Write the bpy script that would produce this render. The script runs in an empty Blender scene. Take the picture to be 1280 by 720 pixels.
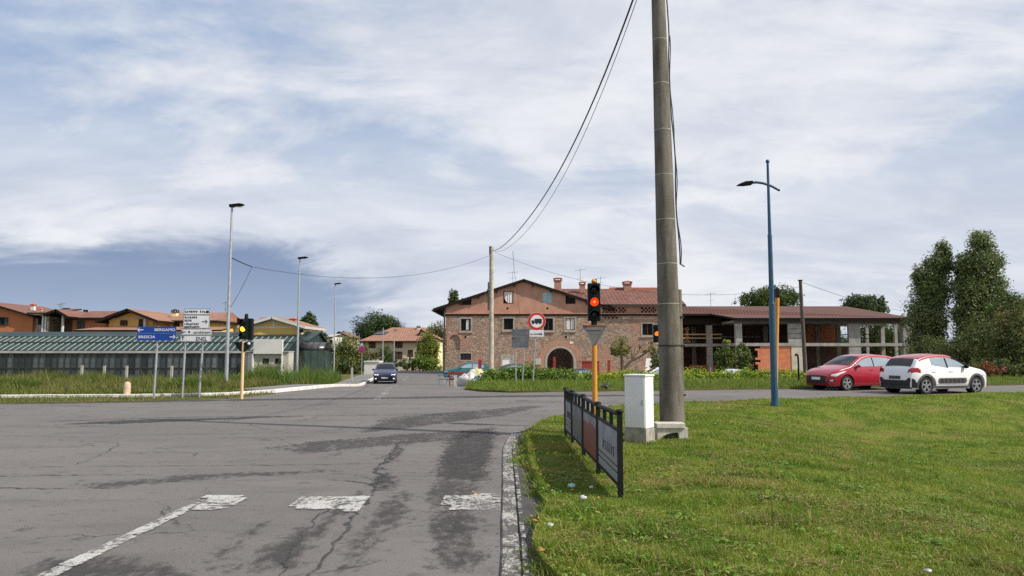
import bpy, bmesh, math, random
import numpy as np
from mathutils import Vector, Matrix
from mathutils.geometry import delaunay_2d_cdt
random.seed(7); RNG = np.random.default_rng(11)
sc = bpy.context.scene
COL = sc.collection
R = math.radians
# ------------------------------------------------------------------ camera
F, CAMH, PITCH = 924.0, 1.55, R(5.0)
cd = bpy.data.cameras.new('camera'); cam = bpy.data.objects.new('camera', cd); COL.objects.link(cam)
cd.sensor_width = 36; cd.lens = 36*F/1280; cd.clip_start = .1; cd.clip_end = 6000
cam.location = (0, 0, CAMH); cam.rotation_euler = (R(90)+PITCH, 0, 0)
sc.camera = cam
# ------------------------------------------------------------------ sky
SUN_AZ, SUN_EL = R(-20), R(43)            # azimuth from +X, towards the camera's back
TOSUN = Vector((math.cos(SUN_AZ)*math.cos(SUN_EL), math.sin(SUN_AZ)*math.cos(SUN_EL), math.sin(SUN_EL)))
w = bpy.data.worlds.new('World'); sc.world = w; w.use_nodes = True
nt = w.node_tree; nt.nodes.clear()
def N(t, **kw):
    n = nt.nodes.new(t)
    for k, v in kw.items():
        if k in n.inputs.keys(): n.inputs[k].default_value = v
        else: setattr(n, k, v)
    return n
def L(a, b): nt.links.new(a, b)
def M(op, a, b=None, c=None, clamp=False):
    n = nt.nodes.new('ShaderNodeMath'); n.operation = op; n.use_clamp = clamp
    for i, x in enumerate((a, b, c)):
        if x is None: continue
        if isinstance(x, (int, float)): n.inputs[i].default_value = x
        else: L(x, n.inputs[i])
    return n.outputs[0]
def MR(v, a, b, c=0., d=1., smooth=True):
    n = nt.nodes.new('ShaderNodeMapRange'); n.interpolation_type = 'SMOOTHSTEP' if smooth else 'LINEAR'
    L(v, n.inputs['Value'])
    for k, x in zip(('From Min', 'From Max', 'To Min', 'To Max'), (a, b, c, d)): n.inputs[k].default_value = x
    return n.outputs['Result']
def MIX(f, a, b):
    n = nt.nodes.new('ShaderNodeMix'); n.data_type = 'RGBA'
    for i, x in ((0, f), (6, a), (7, b)):
        if isinstance(x, (int, float)): n.inputs[i].default_value = x
        elif isinstance(x, tuple): n.inputs[i].default_value = (*x, 1)
        else: L(x, n.inputs[i])
    return n.outputs[2]
sky = N('ShaderNodeTexSky', sky_type='NISHITA', sun_disc=False, sun_elevation=SUN_EL,
        sun_rotation=math.atan2(TOSUN.x, TOSUN.y), air_density=1.0, dust_density=1.0, ozone_density=1.5)
tc = N('ShaderNodeTexCoord'); sep = N('ShaderNodeSeparateXYZ'); L(tc.outputs['Generated'], sep.inputs[0])
dx, dy, dz = sep.outputs
zz = M('ADD', M('MAXIMUM', dz, 0.0), .27)
cmb = N('ShaderNodeCombineXYZ'); L(M('DIVIDE', dx, zz), cmb.inputs[0]); L(M('DIVIDE', dy, zz), cmb.inputs[1]); L(M('MULTIPLY', dz, 1.5), cmb.inputs[2])
def CN(scale, detail, rough, off, stretch=(1, 1, 1), dist=0.):
    mp = N('ShaderNodeMapping'); L(cmb.outputs[0], mp.inputs['Vector'])
    mp.inputs['Location'].default_value = off; mp.inputs['Scale'].default_value = stretch
    n = N('ShaderNodeTexNoise', Scale=scale, Detail=detail, Roughness=rough, Distortion=dist); L(mp.outputs[0], n.inputs['Vector'])
    return n.outputs['Fac']
SKY_SEED = (4.0, 9.5)
n1 = CN(.85, 10, .58, (SKY_SEED[0], SKY_SEED[1], 0), (1, 1.1, 1), .5)
n2 = CN(1.9, 9, .62, (7.3, 4.4, 1), (.8, 1.35, 1), .6)
n3 = CN(.5, 4, .5, (SKY_SEED[1]+4.3, SKY_SEED[0]+2.4, 2), (1, 1, 1), .2)
n4 = CN(5.2, 8, .6, (2.3, 8.1, 4), (.7, 1.4, 1), .4)
den = M('ADD', M('ADD', M('MULTIPLY', n1, .52), M('MULTIPLY', n3, .33)), M('ADD', M('MULTIPLY', n2, .12), M('MULTIPLY', n4, .03)))
cover = MR(den, .405, .55)
cover = M('MAXIMUM', cover, MR(dz, .40, .15, .18, .95))             # thickens toward the horizon
tex = MR(M('ADD', M('ADD', M('MULTIPLY', n2, .5), M('MULTIPLY', n1, .3)), M('MULTIPLY', n4, .2)), .38, .62)
cloud = MIX(tex, (5.5, 5.9, 6.8), (7.9, 8.05, 8.35))
cloud = MIX(MR(n3, .55, .40, 0., .3), cloud, (5.2, 5.65, 6.7))
blue = MIX(.3, (2.4, 3.9, 6.4), sky.outputs[0])
c1 = MIX(M('MULTIPLY', cover, .97), blue, cloud)
# the slate blue rain bank low over the houses, with a broken cloud rim above it
az = M('ARCTAN2', dx, dy)
e1 = M('DIVIDE', M('ADD', az, .47), .34)
e2 = M('DIVIDE', M('SUBTRACT', dz, .03), .115)
rr = M('SQRT', M('ADD', M('MULTIPLY', e1, e1), M('MULTIPLY', e2, e2)))
rr = M('ADD', rr, M('ADD', M('MULTIPLY', M('SUBTRACT', n2, .5), 1.1), M('MULTIPLY', M('SUBTRACT', n1, .5), 1.3)))
bank = MR(rr, 1.12, .66, 0., .92)
slate = MIX(MR(dz, .0, .15), (3.3, 4.1, 5.5), (1.75, 2.5, 4.1))
c2 = MIX(bank, c1, slate)
hz = MIX(MR(dz, .07, -.01, 0., .5), c2, (5.2, 5.6, 6.3))
bg = N('ShaderNodeBackground', Strength=.1); L(hz, bg.inputs['Color'])
wo = N('ShaderNodeOutputWorld'); L(bg.outputs[0], wo.inputs[0])
# ------------------------------------------------------------------ sun
sd = bpy.data.lights.new('sun', 'SUN'); sd.energy = 5.0; sd.angle = R(.6); sd.color = (1, .93, .82)
so = bpy.data.objects.new('sun', sd); COL.objects.link(so); so.location = TOSUN*60
so.rotation_euler = (-TOSUN).to_track_quat('-Z', 'Y').to_euler()
sc.view_settings.view_transform = 'Standard'; sc.view_settings.look = 'None'
sc.view_settings.exposure = 0.15; sc.view_settings.gamma = 1; sc.view_settings.use_curve_mapping = False
sc.cycles.use_denoising = False; sc.cycles.use_adaptive_sampling = False; sc.cycles.sample_clamp_indirect = 3.0
# ------------------------------------------------------------------ picture to place
def ray(px, py):
    u, v = (px-640)/F, (360-py)/F
    return u, math.cos(PITCH)-v*math.sin(PITCH), math.sin(PITCH)+v*math.cos(PITCH)
def at(px, py, d):
    a, b, c = ray(px, py); t = d/b
    return Vector((a*t, d, CAMH+c*t))
def gp(px, py, z=0.):
    a, b, c = ray(px, py); t = (z-CAMH)/c
    return Vector((a*t, b*t, z))
def X(px, d, py=441): return at(px, py, d).x
def Z(py, d): return at(640, py, d).z
def ss(a, b, x):
    t = np.clip((np.asarray(x, float)-a)/(b-a), 0, 1); return t*t*(3-2*t)
def H(x, y):
    x = np.asarray(x, float); y = np.asarray(y, float)
    yr = y-.25*np.clip(x, 0, 40)
    h = -.65*ss(31, 52, yr)-.45*ss(34, 44, yr)*ss(-1, 4, x)-.55*ss(82, 125, y)
    return h
def Hf(x, y): return float(H(x, y))
# ------------------------------------------------------------------ objects
def tag(o, label=None, cat=None, group=None, kind=None):
    if label: o['label'] = label
    if cat: o['category'] = cat
    if group: o['group'] = group
    if kind: o['kind'] = kind
    return o
def thing(name, label, cat, loc=(0, 0, 0), rz=0, group=None):
    o = bpy.data.objects.new(name, None); COL.objects.link(o); o.empty_display_size = .2
    o.location = loc; o.rotation_euler = (0, 0, rz); tag(o, label, cat, group); return o
def link(name, me, mat, parent=None, loc=None):
    o = bpy.data.objects.new(name, me); COL.objects.link(o)
    if mat is not None and not me.materials:
        for m in (mat if isinstance(mat, (list, tuple)) else [mat]): me.materials.append(m)
    if parent is not None: o.parent = parent
    if loc is not None: o.location = loc
    return o
def copy_tree(o, parent=None):
    c = o.copy(); COL.objects.link(c); c.parent = parent
    for ch in list(o.children): copy_tree(ch, c)
    return c
def chain_loc(p):
    v = Vector((0, 0, 0))
    while p is not None: v += p.location; p = p.parent
    return v
class MB:
    def __init__(s): s.v = []; s.f = []; s.m = []; s.mi = 0
    def add(s, vs, fs):
        n = len(s.v); s.v += [tuple(p) for p in vs]
        for f in fs: s.f.append([i+n for i in f]); s.m.append(s.mi)
        return s
    def box(s, x0, x1, y0, y1, z0, z1):
        return s.add([(x, y, z) for z in (z0, z1) for y in (y0, y1) for x in (x0, x1)],
                     [(0, 2, 3, 1), (4, 5, 7, 6), (0, 1, 5, 4), (2, 6, 7, 3), (0, 4, 6, 2), (1, 3, 7, 5)])
    def obox(s, c, ux, uy, hx, hy, hz):     # box on two horizontal axes
        c = Vector(c); ux = Vector(ux); uy = Vector(uy); uz = ux.cross(uy)
        return s.add([c+ux*a*hx+uy*b*hy+uz*e*hz for e in (-1, 1) for b in (-1, 1) for a in (-1, 1)],
                     [(0, 2, 3, 1), (4, 5, 7, 6), (0, 1, 5, 4), (2, 6, 7, 3), (0, 4, 6, 2), (1, 3, 7, 5)])
    def bar(s, p0, p1, wid, hei):           # square bar between two points
        p0, p1 = Vector(p0), Vector(p1); d = (p1-p0); l = d.length; d.normalize()
        up = Vector((0, 0, 1)) if abs(d.z) < .95 else Vector((0, 1, 0))
        a = d.cross(up).normalized(); b = a.cross(d)
        return s.obox((p0+p1)/2, d, a, l/2, wid/2, hei/2)
    def tube(s, pts, rad, n=10, cap=True):
        pts = [Vector(p) for p in pts]; k = len(pts)
        if not isinstance(rad, (list, tuple)): rad = [rad]*k
        vs = []; a = None
        for i, p in enumerate(pts):
            d = (pts[min(i+1, k-1)]-pts[max(i-1, 0)]).normalized()
            if a is None:
                up = Vector((0, 0, 1)) if abs(d.z) < .9 else Vector((1, 0, 0)); a = d.cross(up).normalized()
            else: a = (a-d*a.dot(d)).normalized()
            b = d.cross(a)
            vs += [p+(a*math.cos(2*math.pi*j/n)+b*math.sin(2*math.pi*j/n))*rad[i] for j in range(n)]
        fs = [(i*n+j, i*n+(j+1) % n, (i+1)*n+(j+1) % n, (i+1)*n+j) for i in range(k-1) for j in range(n)]
        if cap: fs += [tuple(range(n-1, -1, -1)), tuple((k-1)*n+j for j in range(n))]
        return s.add(vs, fs)
    def prism(s, loop, a, b, fn):           # loop of 2D points swept from depth a to b, fn(u, v, depth) gives the point
        n = len(loop)
        return s.add([fn(u, v, a) for u, v in loop]+[fn(u, v, b) for u, v in loop],
                     [tuple(range(n)), tuple(range(2*n-1, n-1, -1))]+[(i, i+n, (i+1) % n+n, (i+1) % n) for i in range(n)])
    def ball(s, c, r, n=12, m=8):
        vs = [(c[0], c[1], c[2]+r[2])]
        for i in range(1, m):
            t = math.pi*i/m
            vs += [(c[0]+r[0]*math.sin(t)*math.cos(2*math.pi*j/n), c[1]+r[1]*math.sin(t)*math.sin(2*math.pi*j/n), c[2]+r[2]*math.cos(t)) for j in range(n)]
        vs.append((c[0], c[1], c[2]-r[2])); e = len(vs)-1
        fs = [(0, 1+j, 1+(j+1) % n) for j in range(n)]
        for i in range(m-2): fs += [(1+i*n+j, 1+(i+1)*n+j, 1+(i+1)*n+(j+1) % n, 1+i*n+(j+1) % n) for j in range(n)]
        fs += [(e, 1+(m-2)*n+(j+1) % n, 1+(m-2)*n+j) for j in range(n)]
        return s.add(vs, fs)
    def tri(s, loop, holes, fn, cell=None):  # flat region with holes, filled with triangles; fn(u, v) gives the point
        loops = [loop]+list(holes); co = []; ed = []
        for lp in loops:
            k = len(co); co += [Vector((p[0], p[1])) for p in lp]; ed += [(k+i, k+(i+1) % len(lp)) for i in range(len(lp))]
        if cell:
            P = np.array(loop, float); g = np.stack(np.meshgrid(np.arange(P[:, 0].min()+cell*.5, P[:, 0].max(), cell), np.arange(P[:, 1].min()+cell*.5, P[:, 1].max(), cell)), -1).reshape(-1, 2)
            g = g[inside(g, P)]
            for h in holes: g = g[~inside(g, np.array(h, float))]
            co += [Vector(p) for p in g.tolist()]
        V_, E_, F_, *_ = delaunay_2d_cdt(co, ed, [], 0, 1e-5)
        cen = np.array([[sum(V_[i][k] for i in f)/len(f) for k in (0, 1)] for f in F_])
        ok = inside(cen, np.array(loop, float))
        for h in holes: ok &= ~inside(cen, np.array(h, float))
        return s.add([fn(p[0], p[1]) for p in V_], [f for f, k in zip(F_, ok) if k])
    def build(s, name, mat, parent=None, smooth=False, loc=None, local=False, bevel=0):
        me = bpy.data.meshes.new(name)
        off = chain_loc(parent) if parent is not None else Vector(loc or (0, 0, 0))
        vs = s.v if local else [(p[0]-off.x, p[1]-off.y, p[2]-off.z) for p in s.v]
        me.from_pydata(vs, [], s.f)
        for m in (mat if isinstance(mat, (list, tuple)) else [mat]): me.materials.append(m)
        if any(s.m): me.polygons.foreach_set('material_index', s.m)
        bm = bmesh.new(); bm.from_mesh(me)
        if bevel: bmesh.ops.bevel(bm, geom=bm.edges[:], offset=bevel, segments=2, affect='EDGES', profile=.7)
        bmesh.ops.recalc_face_normals(bm, faces=bm.faces[:]); bm.to_mesh(me); bm.free()
        if smooth: me.polygons.foreach_set('use_smooth', [True]*len(me.polygons)); 
        if smooth and smooth != 'all': me.set_sharp_from_angle(angle=R(38))
        me.update()
        return link(name, me, None, parent, loc if parent is None else None)
def inside(p, poly):
    x, y = p[:, 0], p[:, 1]; c = np.zeros(len(p), bool); j = len(poly)-1
    for i in range(len(poly)):
        xi, yi = poly[i]; xj, yj = poly[j]
        if yi != yj: c ^= ((yi > y) != (yj > y)) & (x < (xj-xi)*(y-yi)/(yj-yi)+xi)
        j = i
    return c
def text_mesh(s, size, align='LEFT', extrude=.001):
    cu = bpy.data.curves.new('text', 'FONT'); cu.body = s; cu.size = size; cu.align_x = align; cu.extrude = extrude; cu.resolution_u = 3
    cu.offset = size*.012
    o = bpy.data.objects.new('text', cu); COL.objects.link(o); bpy.context.view_layer.update()
    me = bpy.data.meshes.new_from_object(o.evaluated_get(bpy.context.evaluated_depsgraph_get()))
    bpy.data.objects.remove(o); return me
# ------------------------------------------------------------------ materials
def newmat(name):
    global nt
    m = bpy.data.materials.new(name); m.use_nodes = True; nt = m.node_tree; nt.nodes.clear()
    b = N('ShaderNodeBsdfPrincipled'); o = N('ShaderNodeOutputMaterial'); L(b.outputs[0], o.inputs[0]); return m, b, o
def pos(): return N('ShaderNodeNewGeometry').outputs['Position']
def objco(): return N('ShaderNodeTexCoord').outputs['Object']
def noise(vec, scale, detail=4, rough=.55, stretch=None, dist=0.):
    if stretch:
        mp = N('ShaderNodeMapping'); L(vec, mp.inputs['Vector']); mp.inputs['Scale'].default_value = stretch; vec = mp.outputs[0]
    n = N('ShaderNodeTexNoise', Scale=scale, Detail=detail, Roughness=rough, Distortion=dist); L(vec, n.inputs['Vector']); return n.outputs['Fac']
def bump(b, h, strength, dist=.02):
    n = N('ShaderNodeBump', Strength=strength, Distance=dist); L(h, n.inputs['Height']); L(n.outputs[0], b.inputs['Normal'])
def sc3(c, k): return tuple(max(0, x*k) for x in c)
def pm(name, c, rough=.7, var=.18, scale=3., metal=0., c2=None, bmp=0., bscale=40., spec=.4, dirt=None, coat=0., ior=None):
    m, b, o = newmat(name); p = objco()
    f = MR(noise(p, scale, 5), .3, .7)
    colr = MIX(f, sc3(c, 1-var), c2 or sc3(c, 1+var))
    if dirt: colr = MIX(MR(noise(p, scale*.37, 6, .65), .5, .72, 0, dirt[1]), colr, dirt[0])
    L(colr, b.inputs['Base Color']); b.inputs['Roughness'].default_value = rough; b.inputs['Metallic'].default_value = metal
    b.inputs['Specular IOR Level'].default_value = spec
    if coat: b.inputs['Coat Weight'].default_value = coat; b.inputs['Coat Roughness'].default_value = .04
    if ior: b.inputs['IOR'].default_value = ior
    if bmp: bump(b, noise(p, bscale, 3), bmp)
    return m
def emit(name, c, strength):
    m, b, o = newmat(name); b.inputs['Base Color'].default_value = (*sc3(c, .6), 1); b.inputs['Roughness'].default_value = .3
    b.inputs['Emission Color'].default_value = (*c, 1); b.inputs['Emission Strength'].default_value = strength; return m
# ------------------------------------------------------------------ ground, road, lawn
def mat_asphalt(name, base=(.116, .106, .100), dark=(.052, .047, .045), seed=0., patches=True):
    m, b, o = newmat(name); p = pos()
    big = noise(p, .22, 6, .6, (1, 1.4, 1)); mid = noise(p, 1.1, 6, .62, (.45, 1.3, 1)); fine = noise(p, 34, 4, .75); gr = noise(p, 95, 3, .75)
    c = MIX(MR(big, .36, .64), sc3(base, .86), sc3(base, 1.14))
    c = MIX(MR(mid, .46, .74, 0., .55), c, dark)
    c = MIX(MR(gr, .42, .70, 0., .85), c, sc3(base, 2.0))
    c = MIX(MR(fine, .52, .72, 0., .5), c, sc3(dark, .8))
    fl = noise(p, 4.2, 8, .68, (.8, 1.1, 1)); f2 = noise(p, 13, 7, .7)
    c = MIX(MR(fl, .57, .66, 0., .5), c, sc3(dark, .9)); c = MIX(MR(f2, .58, .68, 0., .7), c, sc3(dark, .75)); c = MIX(MR(noise(p, 2.1, 7, .65), .58, .70, 0., .35), c, sc3(base, 1.35))
    if patches:      # hairline cracking and dark bitumen seams
        v = N('ShaderNodeTexVoronoi', Scale=.55, feature='DISTANCE_TO_EDGE', Randomness=1.)
        mp = N('ShaderNodeMapping'); mp.inputs['Scale'].default_value = (.55, 1.25, 1)
        q = N('ShaderNodeVectorMath', operation='ADD'); nv = N('ShaderNodeTexNoise', Scale=2.6, Detail=5.); L(p, nv.inputs['Vector'])
        qs = N('ShaderNodeVectorMath', operation='SCALE', Scale=.75); L(nv.outputs['Color'], qs.inputs[0])
        L(p, q.inputs[0]); L(qs.outputs[0], q.inputs[1]); L(q.outputs[0], mp.inputs['Vector']); L(mp.outputs[0], v.inputs['Vector'])
        cr = M('MULTIPLY', MR(v.outputs['Distance'], .012, .003), MR(noise(p, .5, 3), .46, .58))
        c = MIX(M('MULTIPLY', cr, .75), c, (.035, .033, .032))
    L(c, b.inputs['Base Color']); b.inputs['Roughness'].default_value = .82; b.inputs['Specular IOR Level'].default_value = .35
    bump(b, M('ADD', gr, M('MULTIPLY', fine, .7)), .55, .006)
    return m
def mat_worn(name, colr, lo, hi, seed, rough=.7, streak=(1, 1, 1), scale=9., edge=None):
    """a thin sheet of paint or bitumen with pieces worn through to what lies below"""
    m, b, o = newmat(name); p = pos()
    mp = N('ShaderNodeMapping'); mp.inputs['Location'].default_value = (seed, seed*1.7, 0); L(p, mp.inputs['Vector'])
    n = M('ADD', M('MULTIPLY', noise(mp.outputs[0], scale, 7, .68, streak), .6), M('MULTIPLY', noise(mp.outputs[0], scale*.17, 4, .6, streak), .4))
    at_ = N('ShaderNodeAttribute', attribute_name='edge')
    n = M('SUBTRACT', n, M('MULTIPLY', at_.outputs['Fac'], .34))
    a = M('MULTIPLY', MR(n, lo, hi), MR(noise(p, 75, 3, .7), .36, .56, .55, 1.))
    g = noise(p, 30, 4)
    L(MIX(g, sc3(colr, .62), sc3(colr, 1.2)), b.inputs['Base Color']); b.inputs['Roughness'].default_value = rough
    bump(b, noise(p, 160, 2), .4, .004)
    t = N('ShaderNodeBsdfTransparent'); mx = N('ShaderNodeMixShader'); L(a, mx.inputs[0]); L(t.outputs[0], mx.inputs[1]); L(b.outputs[0], mx.inputs[2]); L(mx.outputs[0], o.inputs[0])
    return m
def mat_turf(name, g1=(.075, .125, .012), g2=(.16, .19, .03), dry=(.26, .19, .08), amt=.55):
    m, b, o = newmat(name); p = pos()
    c = MIX(MR(noise(p, 1.3, 6, .6), .35, .65), g1, g2)
    c = MIX(MR(noise(p, .55, 6, .65, (.7, 1.2, 1)), .50, .68, 0., amt), c, dry)
    c = MIX(MR(noise(p, 38, 3, .7), .45, .8, 0., .5), c, sc3(g1, .4))
    L(c, b.inputs['Base Color']); b.inputs['Roughness'].default_value = .95; b.inputs['Specular IOR Level'].default_value = .1
    bump(b, noise(p, 24, 4, .7), .9, .05)
    return m
def mat_blade(name, g1, g2, dry, amt=.6, scale=.55, trans=.35):
    m, b, o = newmat(name); p = pos()
    r = N('ShaderNodeAttribute', attribute_name='rnd').outputs['Fac']
    c = MIX(MR(noise(p, 1.3, 6, .6), .35, .65), g1, g2)
    c = MIX(M('MULTIPLY', r, .55), c, g2)
    d = MR(M('ADD', noise(p, scale, 6, .65, (.7, 1.2, 1)), M('MULTIPLY', M('SUBTRACT', r, .5), .14)), .50, .66, 0., amt)
    c = MIX(d, c, dry); c = MIX(MR(M('ADD', r, M('MULTIPLY', M('SUBTRACT', noise(p, 2.6, 5, .65), .5), 1.1)), .86, .97, 0., .75), c, sc3(dry, 1.1))
    c = MIX(MR(noise(p, 3.3, 6, .7), .56, .70, 0., .5), c, sc3(g1, .45))
    L(c, b.inputs['Base Color']); b.inputs['Roughness'].default_value = .6; b.inputs['Specular IOR Level'].default_value = .25
    t = N('ShaderNodeBsdfTranslucent'); L(c, t.inputs['Color']); mx = N('ShaderNodeMixShader'); mx.inputs[0].default_value = trans
    L(b.outputs[0], mx.inputs[1]); L(t.outputs[0], mx.inputs[2]); L(mx.outputs[0], o.inputs[0]); return m
MT = {}
MT['asphalt'] = mat_asphalt('worn asphalt'); MT['footway'] = mat_asphalt('footway asphalt', (.15, .145, .14), (.08, .078, .076), patches=False)
MT['darkpave'] = mat_asphalt('dark footway asphalt', (.05, .047, .045), (.028, .026, .025), patches=False)
MT['gravel'] = mat_asphalt('gravel yard', (.24, .215, .18), (.15, .13, .11), patches=False)
MT['turf'] = mat_turf('lawn soil'); MT['turf_rough'] = mat_turf('rough verge soil', (.08, .10, .025), (.14, .13, .05), (.2, .15, .075), .5)
MT['field'] = mat_turf('far field', (.07, .10, .03), (.13, .13, .06), (.2, .17, .09), .4)
MT['concrete'] = pm('weathered concrete', (.40, .38, .34), .9, .2, 4, bmp=.5, bscale=50, dirt=((.2, .18, .15), .6))
MT['kerb'] = pm('white washed kerb concrete', (.62, .6, .56), .85, .15, 5, bmp=.4, bscale=60, dirt=((.3, .28, .24), .5))
def mat_kerbpaint():
    m, b, o = newmat('kerb stone with scraped white paint'); p = pos()
    n = M('ADD', M('MULTIPLY', noise(p, 22, 7, .72, (1.6, .7, 1)), .65), M('MULTIPLY', noise(p, 2.2, 4), .35))
    c = MIX(MR(n, .475, .57), (.075, .068, .064), (.40, .39, .365)); c = MIX(MR(noise(p, 140, 2), .4, .7, 0, .35), c, (.12, .11, .1))
    L(c, b.inputs['Base Color']); b.inputs['Roughness'].default_value = .85; bump(b, noise(p, 90, 4), .7, .01); return m
MT['kerbpaint'] = mat_kerbpaint()
def sheet(name, poly, mat, cell=1., off=0., skirt=0., zf=None, kind='structure', parent=None, holes=()):
    b = MB(); zf = zf or (lambda x, y: H(x, y))
    P = [(float(p[0]), float(p[1])) for p in poly]
    dense = []
    for i, a in enumerate(P):
        c = P[(i+1) % len(P)]; k = max(1, int(math.dist(a, c)/cell))
        dense += [(a[0]+(c[0]-a[0])*j/k, a[1]+(c[1]-a[1])*j/k) for j in range(k)]
    b.tri(dense, holes, lambda u, v: (u, v, 0), cell)
    A = np.array(b.v); A[:, 2] = zf(A[:, 0], A[:, 1])+off; b.v = [tuple(x) for x in A.tolist()]
    if skirt:
        k = len(b.v); n = len(dense); D = np.array(dense); z = zf(D[:, 0], D[:, 1])+off
        b.add([(x, y, q) for (x, y), q in zip(dense, z)]+[(x, y, q-skirt) for (x, y), q in zip(dense, z)], [(i, (i+1) % n, (i+1) % n+n, i+n) for i in range(n)])
    o = b.build(name, mat, parent, smooth='all')
    # the top must look up
    me = o.data
    if me.polygons[0].normal.z < 0: me.flip_normals()
    if kind: o['kind'] = kind
    return o
def smooth_path(pts, step=.5):
    P = [Vector((p[0], p[1])) for p in pts]; out = []
    for i in range(len(P)-1):
        p0, p1, p2, p3 = P[max(i-1, 0)], P[i], P[i+1], P[min(i+2, len(P)-1)]; k = max(1, int((p2-p1).length/step))
        for j in range(k):
            t = j/k
            out.append(tuple(.5*((2*p1)+(p2-p0)*t+(2*p0-5*p1+4*p2-p3)*t*t+(3*p1-p0-3*p2+p3)*t**3)))
    out.append(tuple(P[-1])); return out
def offset_path(path, d):
    P = [Vector(p) for p in path]; o = []
    for i, p in enumerate(P):
        t = (P[min(i+1, len(P)-1)]-P[max(i-1, 0)]).normalized(); o.append((p.x-t.y*d, p.y+t.x*d))   # + is to the left
    return o
# base terrain to the horizon
ax = np.concatenate([-np.geomspace(2600, 90, 14), np.arange(-80, 81, 4.), np.geomspace(90, 2600, 14)])
ay = np.concatenate([-np.geomspace(600, 30, 8), np.arange(-20, 141, 4.), np.geomspace(150, 3500, 16)])
b = MB(); gx, gy = np.meshgrid(ax, ay); hz_ = H(gx, gy)-.09-.25*ss(140, 500, gy)-1.*ss(2, 5, gx)*ss(46, 42, gx)*ss(-10, -6, gy)*ss(3, 0, gy-(17+.34*(gx-5)))
nx = len(ax); b.v = [tuple(p) for p in np.stack([gx, gy, hz_], -1).reshape(-1, 3).tolist()]
b.f = [[j*nx+i, j*nx+i+1, (j+1)*nx+i+1, (j+1)*nx+i] for j in range(len(ay)-1) for i in range(nx-1)]; b.m = [0]*len(b.f)
b.build('ground', MT['field'], smooth='all')['kind'] = 'structure'
sheet('yard', [(-1.9, 38), (4, 36.5), (18, 42), (45, 50), (45, 110), (-6, 110), (-5.4, 79), (-3.4, 60)], MT['gravel'], 2., .006)
# near kerb, footway and lawn on the right
KER = smooth_path([(-.1, -9), (-.06, 0), gp(638.5, 720), gp(637, 660), gp(636, 615), gp(634.5, 575), gp(635, 560), gp(644, 543), gp(658, 534.5)], .25)
LAWN_EDGE = smooth_path([(.55, -9), (.45, 0), (.30, 4), gp(679, 720), gp(677, 690), gp(672, 660), gp(676, 622), gp(656, 590), gp(654, 570), gp(657, 552), gp(668, 538), gp(690, 528), gp(742, 518), gp(790, 510.5), gp(862, 505.5), gp(970, 502), gp(1120, 497.5), gp(1280, 493.5), (30, 31.3), (45, 36)], .5)
def lawn_h(x, y):
    x = np.asarray(x, float); y = np.asarray(y, float)
    edge = 22.4+.34*(x-5.3); dip = .62*ss(2.6, 8., x-.12*(y-8))*ss(.6, 6., edge-y)
    return H(x, y)+.09+.03*np.sin(x*.55+1)*np.sin(y*.4)+.015*np.sin(x*1.7+y*1.1)-dip
HOLE = [p for p in offset_path(LAWN_EDGE, -.36) if p[1] > -6][::3]; HOLE = [p for p in HOLE if p[0] < 43]+[(43, -6)]
LAWN_EDGE = [(x+.05*math.sin(i*1.9)+.03*math.sin(i*4.7), y+.04*math.cos(i*2.3)) for i, (x, y) in enumerate(LAWN_EDGE)]
LAWN = LAWN_EDGE+[(45, -9)]
road = sheet('road', [(-75, -16), (60, -16), (60, 50), (30, 42), (10, 38), (-1.5, 41), (-3.6, 60), (-5.6, 80), (-8.6, 114), (-19, 114), (-14, 60), (-12, 40), (-30, 28), (-75, 16)], MT['asphalt'], 1.5, holes=[HOLE])
sheet('lawn', LAWN, MT['turf'], .6, 0., .12, lawn_h)
KL = offset_path(KER, .09); KR_ = offset_path(KER, -.09)
sheet('footway', KR_+[gp(690, 528)[:2], (1.2, 12), (1.1, 9), (.9, 5), (.9, -9)], MT['darkpave'], .5, .035)
def kerb_run(name, path, width, height, mat, length=1., sink=.1):
    root = MB(); P = [Vector(p) for p in path]; s = [0]
    for a, c in zip(P, P[1:]): s.append(s[-1]+(c-a).length)
    S = np.array(s); PX = np.array([p.x for p in P]); PY = np.array([p.y for p in P])
    pt = lambda t: Vector((np.interp(t, S, PX), np.interp(t, S, PY)))
    o = thing(name, None, None); o['kind'] = 'structure'; k = int(S[-1]/length)
    for i in range(k):
        b = MB(); a0, a1 = i*length+.006, (i+1)*length-.006; rows = []
        for t in np.linspace(a0, a1, 3):
            p = pt(t); q = pt(min(t+.05, S[-1])); d = (q-pt(max(t-.05, 0))).normalized(); n = Vector((-d.y, d.x)); z = Hf(p.x, p.y); j = random.uniform(-.004, .004)
            rows.append([(*(p+n*width/2), z-sink), (*(p+n*width/2), z+height-.012+j), (*(p+n*(width/2-.012)), z+height+j), (*(p-n*(width/2-.012)), z+height+j), (*(p-n*width/2), z+height-.012+j), (*(p-n*width/2), z-sink)])
        b.add([v for r in rows for v in r], [(r*6+c, r*6+c+1, (r+1)*6+c+1, (r+1)*6+c) for r in range(2) for c in range(5)]+[(0, 1, 2, 3, 4, 5), (17, 16, 15, 14, 13, 12)])
        b.build('kerb_stone', mat, o)
    return o
kerb_run('kerb', KER, .15, .022, MT['kerbpaint'])
KLN = [p for p in offset_path(KER, -.085) if p[1] > 4]; KLN2 = [p for p in offset_path(KER, -.125) if p[1] > 4]
KLINE = (KLN, KLN2)
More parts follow.
